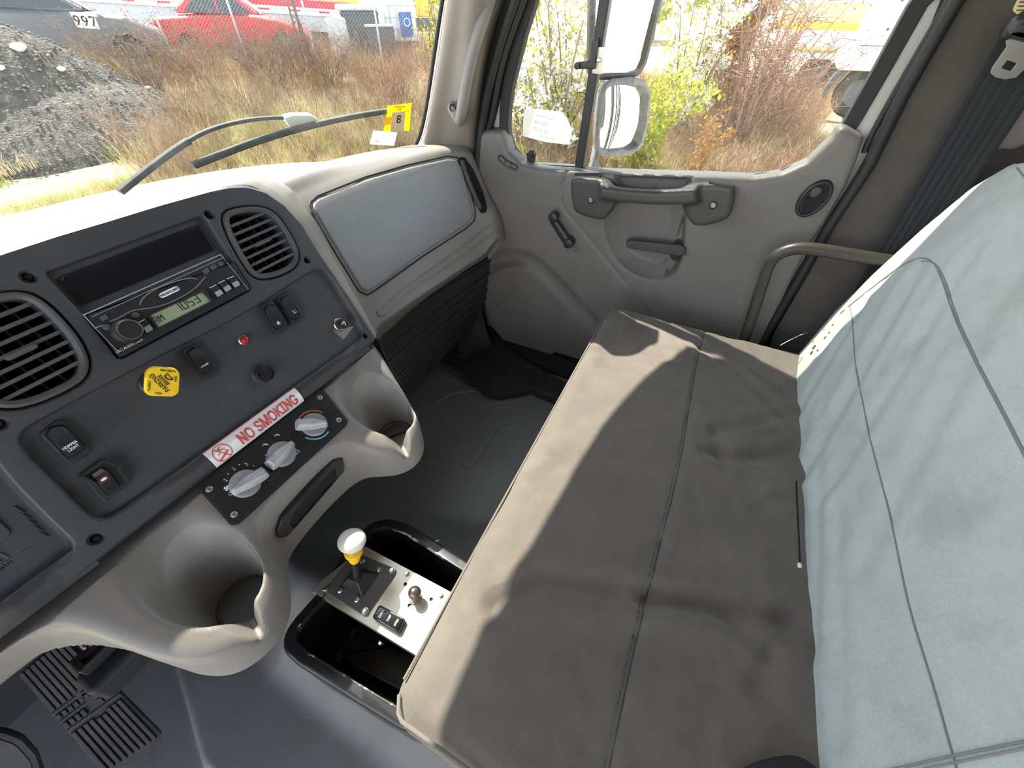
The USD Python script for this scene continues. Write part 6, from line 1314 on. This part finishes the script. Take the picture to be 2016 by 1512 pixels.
P_red = [(twigs(11, 1.0, .35, r5, .006, 7), 'red_stem'), (twigs(10, .9, .35, r5, .006, 7), 'dry_stem'), (blades(22, .4, .9, .28, .005, .6, r5), 'dry_stem'), (twigs(9, .8, .35, r5, .006, 7), 'red_stem'), (twigs(9, .7, .35, r5, .006, 7), 'straw')]
P_grass = [(blades(34, .08, .22, .20, .0045, .6, r5, 2), 'green_blade'), (blades(30, .08, .25, .22, .004, .7, r5, 2), 'straw'), (blades(30, .1, .24, .2, .004, .7, r5, 2), 'straw')]
scatter('dry_weeds', 'tall tan dead weeds filling the ground beyond the windscreen', 'weeds', P_dry, field(2300, 22, 66, 9.0, 22, lambda x, y, d, a, q: q > .95 and nz(x, y, 2) > .25), .55, 1.15)
scatter('dry_weeds', 'brown and reddish dead weeds beyond the side window', 'weeds', P_red, field(2600, 66, 112, 6.2, 20, lambda x, y, d, a, q: nz(x, y, 5, .7) > .22 and (d > 7.2 or nz(x, y, 8) > .5) and not (a > 98 and d > 11)), .5, 1.0)
P_green = [(blades(30, .12, .34, .26, .010, .6, r5, 2), 'green_blade'), (blades(26, .10, .28, .25, .009, .6, r5, 2), 'green_blade'), (blades(24, .12, .3, .25, .006, .6, r5, 2), 'straw')]
scatter('green_weeds', 'patches of low bright green weeds between truck and dead weeds', 'weeds', P_green, field(1500, 20, 112, 6.0, 11.5, lambda x, y, d, a, q: q > 1.0 and nz(x, y, 12, .55) > .52), .8, 1.5)
scatter('short_grass', 'short pale and green grass near the truck', 'grass', P_grass, field(5200, 12, 115, 4.2, 13, lambda x, y, d, a, q: q > 1.02 and nz(x, y, 6, .8) > .30), .7, 1.5)
# ------------------------------------------------------------------ vehicles, fence, trees beyond the weeds
def facing(px, py, d, yaw=0.0, tilt=0.0):
    """A frame standing at a sight line and distance: u to the right across the view, v up."""
    o = at(px, py, d); r = ray(px, py); a = math.atan2(r[0], r[1]) + yaw; u = np.array([math.cos(a), -math.sin(a), -tilt]); return Plane(o, u, (0, 0, 1))
def wheel(t, pl, u, v, w, r, name='wheel'):
    a, b = pl.pt(u, v, w), pl.pt(u, v, w - .22); p = t.part(name, lathe([(r * .55, -.11), (r * .9, -.11), (r, -.07), (r, .07), (r * .9, .11), (r * .55, .11), (r * .55, -.11)], (a + b) / 2, (a - b), 28), 'tyre')
    t.part('hub', lathe([(0, -.07), (r * .56, -.09), (r * .56, .08), (r * .3, .05), (0, .06)], (a + b) / 2, (a - b), 20), 'hub_dark', parent=p)
def car(name, label, pl, mat, W, body, roof, glass, wheels, wr):
    """A car from its side outline: a body shell, narrower glasshouse and roof, panes, wheels. The outline runs in (u, v), the width along n."""
    t = Thing(name, label, 'car', loc=pl.pt(0, 0, -W / 2))
    bs = shp(body, .06); t.part('body', pl.to(tm(man(loft(bs, [(.10, -W), (.03, -W + .06), (0, -W + .25), (0, -.25), (.03, -.06), (.10, 0)])) - m3.Manifold.batch_boolean([man(mv(lathe([(0, -W - .1), (wr * 1.12, -W - .1), (wr * 1.12, .1), (0, .1)], (u, v, 0), n=28), 0, 0, 0)) for u, v in wheels], m3.OpType.Add))), mat, smooth=40)
    rs = shp(roof, .05); g = loft(rs, [(.02, -W + .16), (0, -W + .22), (0, -.22), (.02, -.16)]); v = g.vertices; top = max(p[1] for p in roof); f = np.clip((v[:, 1] - min(p[1] for p in roof)) / (top - min(p[1] for p in roof)), 0, 1); v[:, 2] = (v[:, 2] + W / 2) * (1 - .16 * f) - W / 2; g.vertices = v
    t.part('cabin', pl.to(g), mat, smooth=40)
    for q in glass:
        gq = ext(shp(q, .02), -.158, -.148); v = gq.vertices; f = np.clip((v[:, 1] - min(p[1] for p in roof)) / (top - min(p[1] for p in roof)), 0, 1); v[:, 2] -= .16 * f * W / 2 * .92; gq.vertices = v; t.part('side_window', pl.to(gq), 'car_glass')
    (f0, f1), (r0, r1) = (roof[0], roof[1]), (roof[-1], roof[-2])
    for nm, p, q, sgn in (('windscreen', f0, f1, 1), ('rear_window', r0, r1, -1)):
        p, q = np.array(p), np.array(q); d = (q - p) / np.linalg.norm(q - p); nrm = np.array([d[1], -d[0]]) * sgn; a, b = p + d * .05 + nrm * .012, q - d * .06 + nrm * .012
        gr = np.array([[pl.pt(*a, -W * .20), pl.pt(*a, -W * .80)], [pl.pt(*b, -W * .25), pl.pt(*b, -W * .75)]]); t.part(nm, sheet(gr, .01), 'car_glass')
    for u, v in wheels: wheel(t, pl, u, v, -.02, wr); wheel(t, pl, u, v, -W + .24, wr)
    return t, pl
# red saloon behind the weeds, nose to the right
PR = facing(450, 46, 18.8, yaw=.22); 
car('red_car', 'red saloon car behind the weeds, nose to the right', PR, 'car_red', 1.7,
    [(-2.15, -.62), (-2.2, -.05), (-2.05, .16), (-.9, .22), (.75, .22), (1.35, .12), (2.05, -.10), (2.28, -.32), (2.25, -.62)],
    [(.98, .17), (.28, .70), (-.72, .72), (-1.50, .24), ][:4], [[(.75, .22), (.22, .62), (-.18, .64), (-.18, .22)], [(-.24, .22), (-.24, .64), (-.70, .64), (-1.15, .27)]], [(-1.32, -.55), (1.42, -.55)], .31)
# dark pick-up behind the heap with its number plate
PD2 = facing(155, 41, 16.8, yaw=.15)
tc, _ = car('dark_car', 'dark grey car behind the gravel heap with white number 997 on its flank', PD2, 'car_dark', 1.75,
    [(-3.4, -.75), (-3.4, .10), (-3.0, .30), (-.1, .20), (.9, .10), (1.45, -.15), (1.6, -.40), (1.55, -.75)],
    [(.30, .15), (-.75, .85), (-1.9, .90), (-2.9, .28)], [[(.05, .22), (-.78, .76), (-1.3, .78), (-1.3, .24)], [(-1.38, .24), (-1.38, .78), (-1.85, .78), (-2.5, .30)]], [(-2.6, -.62), (.75, -.62)], .34)
tc.part('number_card', PD2.to(ext(shp([(-.10, -.12), (.33, -.16), (.36, .12), (-.08, .16)], .01), .002, .012)), 'sticker_white', label='white card lettered 997')
tc.part('number_lettering', PD2.to(mv(rot2(text('997', .17, .004, True), -4), .125, 0, .012)), 'ink_black')
# long white trailer with red stripe
TLp = [at(175, -3, 25.5), at(724, 32, 24.0)]
PT = Plane(TLp[0], TLp[1] - TLp[0], (0, 0, 1)); LT = np.linalg.norm(TLp[1] - TLp[0])
t = Thing('trailer', 'long white trailer with red stripes and reflective tape behind the fence', 'trailer', loc=PT.pt(LT / 2, -.8, -1.2))
t.part('trailer_body', PT.to(mv(rbox((LT / 2 - 3, 1.25, -1.25), (LT + 6, 2.4, 2.4), .04), 0, 0, 0)), 'trailer_white')
t.part('red_stripe', PT.to(box((LT / 2 - 3.05, .26, 0), (LT + 5.7, .22, .02))), 'trailer_red'); t.part('upper_stripe', PT.to(box((LT / 2 - 3.05, .62, 0), (LT + 5.7, .09, .02))), 'trailer_red')
t.part('orange_band', PT.to(box((LT / 2 - 1.5, .44, 0), (LT + 2.5, .08, .02))), 'machine_yellow')
t.part('side_skirt', PT.to(box((LT / 2 - 3.0, -.34, -.08), (LT + 5.2, .50, .06))), 'skirt_grey')
t.part('bottom_rail', PT.to(box((LT / 2 - 3.05, -.02, .0), (LT + 5.8, .14, .04))), 'trailer_white')
for k in range(11): t.part('reflector', PT.to(box((LT - .6 - k * 1.15, .03, .022), (.42, .055, .006))), 'trailer_red')
t.part('bogie', PT.to(box((LT / 2, -.65, -1.2), (LT, .2, 1.0))), 'bin_dark')
for k in (LT - 2.2, LT - 3.4): wheel(t, PT, k, -.85, -.1, .48)
t.part('corner_post', PT.to(rbox((LT - .03, 1.2, -.05), (.16, 2.4, .16), .02)), 'tote_white')
# concrete post, dark bins, tote and bits at the right of the trailer
PB = facing(665, 62, 17.5)
single('concrete_block', PB.to(rbox((0, -.25, -.3), (.62, 1.15, .6), .06)), 'conc', 'grey concrete block standing left of the dark bins', 'block', smooth=50)
t = Thing('waste_bin', 'dark grey waste bin with pale lid right of the trailer', 'bin', loc=PB.pt(1.2, -.8, -.3)); o = facing(712, 50, 17.8)
t.part('bin_body', o.to(rbox((0, -.35, -.5), (1.15, 1.4, 1.0), .05)), 'bin_dark'); t.part('bin_lid', o.to(rbox((-.05, .42, -.5), (1.3, .16, 1.1), .05)), 'conc'); t.part('bin_rim', o.to(rbox((0, .28, -.5), (1.2, .08, 1.05), .02)), 'bin_dark')
o = facing(750, 68, 17.0); t = Thing('dark_crate', 'low dark crate in front of the caged white tote', 'crate', loc=o.pt(0, -.6, -.3)); t.part('crate_body', o.to(rbox((0, -.30, -.3), (.85, .95, .6), .03)), 'bin_dark'); t.part('crate_lid', o.to(rbox((0, .20, -.3), (.92, .06, .66), .02)), 'galv')
o = facing(787, 34, 18.5); t = Thing('caged_tote', 'caged white liquid tote with a blue plate in front', 'tote', loc=o.pt(0, -.7, -.5))
t.part('tank', o.to(rbox((0, 0, -.55), (1.02, 1.25, 1.0), .06)), 'tote_white'); t.part('blue_plate', o.to(rbox((.18, -.18, .0), (.42, .62, .03), .01)), 'tote_blue'); t.part('pallet', o.to(rbox((0, -.72, -.55), (1.1, .16, 1.05), .02)), 'bin_dark')
for k in range(6): t.part('cage_bar', o.to(box((-.52 + .208 * k, 0, -.03), (.022, 1.3, .022))), 'galv')
for k in range(5): t.part('cage_rail', o.to(box((0, -.6 + .3 * k, -.02), (1.06, .022, .022))), 'galv')
t.part('emblem', o.to(mv(rot2(ext(Point(0, 0).buffer(.10).exterior.buffer(.012), 0, .004), 0), .22, -.12, .016)), 'tote_white', parent=t.path + '/blue_plate')
o = facing(836, 22, 19); t = Thing('yellow_machine', 'small yellow machine right of the tote', 'machine', loc=o.pt(0, -.6, -.4)); t.part('hood', o.to(rbox((0, .1, -.4), (.62, .5, .8), .06)), 'machine_yellow'); t.part('frame', o.to(rbox((0, -.35, -.4), (.8, .35, .9), .04)), 'bin_dark'); t.part('warning_triangle', o.to(ext(Polygon([(-.02, -.05), (.26, -.05), (.12, .2)]), .0, .02)), 'orange_flat')
# chain-link fence
FA, FB = at(150, 40, 17.6), at(860, 62, 15.5); FPL = Plane(FA, FB - FA, (0, 0, 1)); LF = np.linalg.norm((FB - FA)[:2]) * 1.02
fe = Thing('chain_link_fence', 'galvanised chain-link fence between the weeds and the trailer', 'fence', loc=FPL.pt(LF / 2, -.9, 0))
for k in range(6): fe.part('fence_post', tube(np.array([FPL.pt(k * LF / 5, -1.2, 0), FPL.pt(k * LF / 5, .95, 0)]), .028, 10), 'galv')
fe.part('top_rail', tube(np.array([FPL.pt(0, .9, 0), FPL.pt(LF, .9, 0)]), .02, 8), 'galv')
Vv, Ff = [], []
st_ = .085
for sgn in (-1, 1):
    for k in range(int((LF + 2) / st_)):
        u0_ = k * st_ - (2 if sgn > 0 else 0); a = np.array([u0_, -1.1]); b = np.array([u0_ + sgn * 2.0, .9]); 
        t0 = 0; t1 = 1
        for lo, hi in ((0, LF),):
            d_ = b[0] - a[0]; ta, tb = (lo - a[0]) / d_, (hi - a[0]) / d_; t0, t1 = max(t0, min(ta, tb)), min(t1, max(ta, tb))
        if t1 <= t0: continue
        p, q = a + (b - a) * t0, a + (b - a) * t1; n_ = np.array([-(q - p)[1], (q - p)[0]]); n_ = n_ / (np.linalg.norm(n_) + 1e-9) * .0022; m = len(Vv)
        for c, w in ((p - n_, 0), (p + n_, 0), (q + n_, 0), (q - n_, 0)): Vv.append(FPL.pt(c[0], c[1], w + .002 * sgn))
        Ff += [[m, m + 1, m + 2], [m, m + 2, m + 3]]
fe.part('wire_mesh', trimesh.Trimesh(np.array(Vv), np.array(Ff), process=False), 'galv', kind='stuff', smooth=False)
# yellow container and white lorry seen through the rear of the side window
o = facing(1628, 46, 24, yaw=-.1); t = Thing('yellow_skip', 'pale yellow steel skip standing left of the white lorry', 'skip', loc=o.pt(0, -.9, -1))
t.part('skip_body', o.to(rbox((0, -.1, -1.0), (3.5, 1.4, 2.0), .08)), 'skip_yellow'); t.part('skip_lip', o.to(rbox((0, .62, -1.0), (3.6, .12, 2.1), .04)), 'truck_white')
t.part('skip_rib', o.to(rbox((1.62, -.1, .03), (.22, 1.4, .08), .02)), 'machine_yellow'); t.part('yellow_band', o.to(rbox((-.2, -.15, .02), (2.6, .35, .06), .02)), 'machine_yellow')
o = facing(1640, 108, 19.5, yaw=-.05); t = Thing('flatbed_frame', 'white flatbed frame with dark wheels below the yellow skip', 'lorry', loc=o.pt(0, -1, -1))
t.part('bed', o.to(rbox((0, .35, -1), (4.2, .35, 2.2), .04)), 'truck_white'); t.part('rail', o.to(rbox((0, -.05, -.1), (4.0, .16, .1), .02)), 'truck_white'); t.part('tank', o.to(rbox((-1.2, -.65, -.3), (.8, .5, .5), .12)), 'truck_white')
for u in (-.3, .5): wheel(t, o, u, -.55, -.1, .5)
o = facing(1722, 90, 15.5, yaw=-.1); t = Thing('white_lorry', 'white tipper lorry body with riveted panel and big front tyre at the window edge', 'lorry', loc=o.pt(.8, -1.4, -1.2))
t.part('body_side', o.to(rbox((1.1, 1.15, -1.2), (2.9, 2.3, 2.4), .06)), 'truck_white'); t.part('sill', o.to(rbox((1.0, -.25, -1.1), (3.2, .5, 2.2), .1)), 'truck_white')
t.part('mudguard', o.to(tm(man(lathe([(0, -.3), (.78, -.3), (.78, .1), (0, .1)], (.15, -.95, -.2), n=32)) - man(lathe([(0, -.4), (.66, -.4), (.66, .2), (0, .2)], (.15, -.95, -.2), n=32)) - man(box((.15, -1.9, -.2), (3, 1.6, 2))))), 'bin_dark')
wheel(t, o, .15, -.95, -.1, .54)
for k in range(4):
    for j in range(3): t.part('rivet', lathe([(0, 0), (.03, 0), (.02, .02), (0, .025)], o.pt(.1 + .5 * j, .3 + .5 * k, -.0), o.n, 10), 'bin_dark')
# shrubs and trees: each with branches, leaves or blossom of its own
def shrub(name, label, cat_, base, h, spread, rng, leaf, nleaf, lsize, blossom=None, nbl=0, stem='bark', nst=9, low=.15, bl=.035, group=None):
    t = Thing(name, label, cat_, group, loc=base); B, tips = [], []
    for k in range(nst):
        a = rng.uniform(0, 6.28); p0 = np.array([rng.normal(0, .08), rng.normal(0, .08), -.1]); L = h * rng.uniform(.65, 1.0); e = np.array([math.cos(a) * spread * rng.uniform(.2, .9), math.sin(a) * spread * rng.uniform(.2, .9), L]); mid = p0 * .5 + e * .5 + np.array([rng.normal(0, .1), rng.normal(0, .1), L * .08])
        p = spline([p0, mid, e], 9); B.append(tube(p, np.linspace(.022, .005, 9) * h / 2.2, 5)); tips += list(p[2:])
        for s in range(7):
            i = rng.integers(2, 9); q = p[i] + np.array([rng.normal(0, .3), rng.normal(0, .3), rng.uniform(-.05, .4)]) * spread * .8; B.append(tube(spline([p[i], (p[i] + q) / 2 + rng.normal(0, .03, 3), q], 5), np.linspace(.007, .002, 5) * h / 2.2, 4)); tips += list(spline([p[i], q], 5)[1:])
    t.part('branches', mv(cat(*B), *base), stem)
    tips = np.array(tips); tips = tips[tips[:, 2] > h * low]
    def cards(n, s, jit):
        c = tips[rng.integers(0, len(tips), n)] + rng.normal(0, jit, (n, 3)); d1 = rng.normal(0, 1, (n, 3)); d1 /= np.linalg.norm(d1, axis=1)[:, None]; d2 = np.cross(d1, rng.normal(0, 1, (n, 3))); d2 /= np.linalg.norm(d2, axis=1)[:, None]; z = (s * rng.uniform(.6, 1.2, n))[:, None]
        V = np.stack([c - d1 * z, c + d2 * z * .5, c + d1 * z, c - d2 * z * .5], 1).reshape(-1, 3) + base; i = np.arange(n) * 4
        return trimesh.Trimesh(V, np.vstack([np.column_stack([i, i + 1, i + 2]), np.column_stack([i, i + 2, i + 3])]), process=False)
    if nleaf: t.part('leaves', cards(nleaf, lsize, .06 * spread + .02), leaf, kind='stuff', smooth=False)
    if blossom:
        cc = tips[rng.integers(0, len(tips), nbl // 9)]; keep_ = tips; tips = np.repeat(cc, 9, 0); t.part('blossom', cards(nbl, bl, .055), blossom, kind='stuff', smooth=False); tips = keep_
    return t
r8 = np.random.default_rng(8)
def gb(px, py, d): q = at(px, py, d); return np.array([q[0], q[1], float(ground(q[0], q[1]))])
shrub('flowering_shrub', 'white flowering shrub with fresh yellow-green leaves behind the vent window', 'shrub', gb(1120, 150, 8.2), 2.9, 1.25, r8, 'spring_leaf', 1500, .045, 'blossom', 3600, nst=14, bl=.05)
shrub('flowering_shrub', 'second white flowering shrub at the left edge of the vent window', 'shrub', gb(1040, 120, 9.6), 2.9, 1.1, r8, 'spring_leaf', 1000, .05, 'blossom', 3600, nst=11, bl=.055)
shrub('flowering_shrub', 'white and green shrub right of the tall mirror', 'shrub', gb(1365, 120, 10.5), 2.9, 1.0, r8, 'spring_leaf', 1100, .05, 'blossom', 2700, nst=10, bl=.06)
shrub('green_shrub', 'low yellow-green shrub behind the gap between the two mirrors', 'shrub', gb(1295, 190, 7.4), 1.55, .75, r8, 'spring_leaf', 2400, .045, nst=12)
shrub('brown_thicket', 'tall reddish brown leafless thicket in the middle of the side window', 'shrub', gb(1490, 140, 10.5), 2.6, 1.5, r8, 'red_stem', 2600, .024, stem='red_bark', nst=44)
shrub('brown_thicket', 'shorter reddish leafless thicket left of the flatbed', 'shrub', gb(1560, 150, 11.5), 2.0, 1.2, r8, 'red_stem', 1500, .02, stem='red_bark', nst=30)
shrub('orange_bush', 'dead orange-brown evergreen at the top of the side window', 'shrub', gb(1440, 110, 13), 3.6, .9, r8, 'orange_leaf', 5600, .06, nst=18)
shrub('orange_bush', 'small rusty orange weed bush below the brown thicket', 'shrub', gb(1410, 190, 7.8), 1.2, .4, r8, 'orange_leaf', 700, .035, nst=9)
shrub('bramble_thicket', 'dark tangled bare bramble thicket in front of the red car', 'shrub', gb(520, 105, 14.6), 1.35, 1.9, r8, 'dry_stem', 900, .025, stem='dark_bark', nst=46)
shrub('bramble_thicket', 'dark tangled bare brush in front of the concrete block', 'shrub', gb(640, 110, 14.4), 1.15, 1.5, r8, 'dry_stem', 800, .025, stem='dark_bark', nst=40)
shrub('bramble_thicket', 'reddish bare brush near the right pillar of the windscreen', 'shrub', gb(760, 115, 12.5), 1.0, 1.3, r8, 'red_stem', 1200, .022, stem='red_bark', nst=34)
shrub('bramble_thicket', 'bare brush in front of the dark car right of the gravel heap', 'shrub', gb(265, 100, 14.2), 1.25, 1.4, r8, 'dry_stem', 700, .025, stem='dark_bark', nst=36)
shrub('bramble_thicket', 'tangled bare brush hiding the rear wheel of the red car', 'shrub', gb(370, 100, 14.6), 1.3, 1.5, r8, 'dry_stem', 800, .025, stem='red_bark', nst=38)
shrub('bare_sapling', 'bare sapling trunks rising beside the nose of the red car', 'tree', gb(596, 100, 14.6), 3.6, .5, r8, 'dry_stem', 0, .05, stem='dark_bark', nst=4)
shrub('green_shrub', 'sunlit yellow-green bush beside the yellow machine', 'shrub', gb(862, 60, 14.5), 2.3, .7, r8, 'spring_leaf', 700, .05, nst=14)
# far tree line
for k in range(22):
    a = math.radians(20 + k * 4.6 + r8.uniform(-1, 1)); d = r8.uniform(42, 62); x, y = d * math.sin(a), d * math.cos(a); b = np.array([x, y, float(ground(x, y))])
    t = Thing('far_tree', 'pale spring tree in the far tree line', 'tree', 'trees of the far tree line', loc=b); h = r8.uniform(7, 10); t.part('trunk', tube(spline([b, b + [0, .1, h * .45], b + [.2, .1, h * .9]], 8), np.linspace(.2, .05, 8), 6), 'bark')
    n = 900; c = r8.normal(0, 1, (n, 3)); c /= np.linalg.norm(c, axis=1)[:, None]; c *= (r8.uniform(.3, 1, n) ** .4)[:, None] * np.array([2.6, 2.6, h * .42]); c += b + [0, 0, h * .58]; d1 = r8.normal(0, 1, (n, 3)); d1 /= np.linalg.norm(d1, axis=1)[:, None]; d2 = np.cross(d1, r8.normal(0, 1, (n, 3))); d2 /= np.linalg.norm(d2, axis=1)[:, None]
    V = np.stack([c - d1 * .3, c + d2 * .2, c + d1 * .3, c - d2 * .2], 1).reshape(-1, 3); i = np.arange(n) * 4; t.part('crown', trimesh.Trimesh(V, np.vstack([np.column_stack([i, i + 1, i + 2]), np.column_stack([i, i + 2, i + 3])]), process=False), 'spring_leaf' if k % 3 else 'straw', kind='stuff', smooth=False)
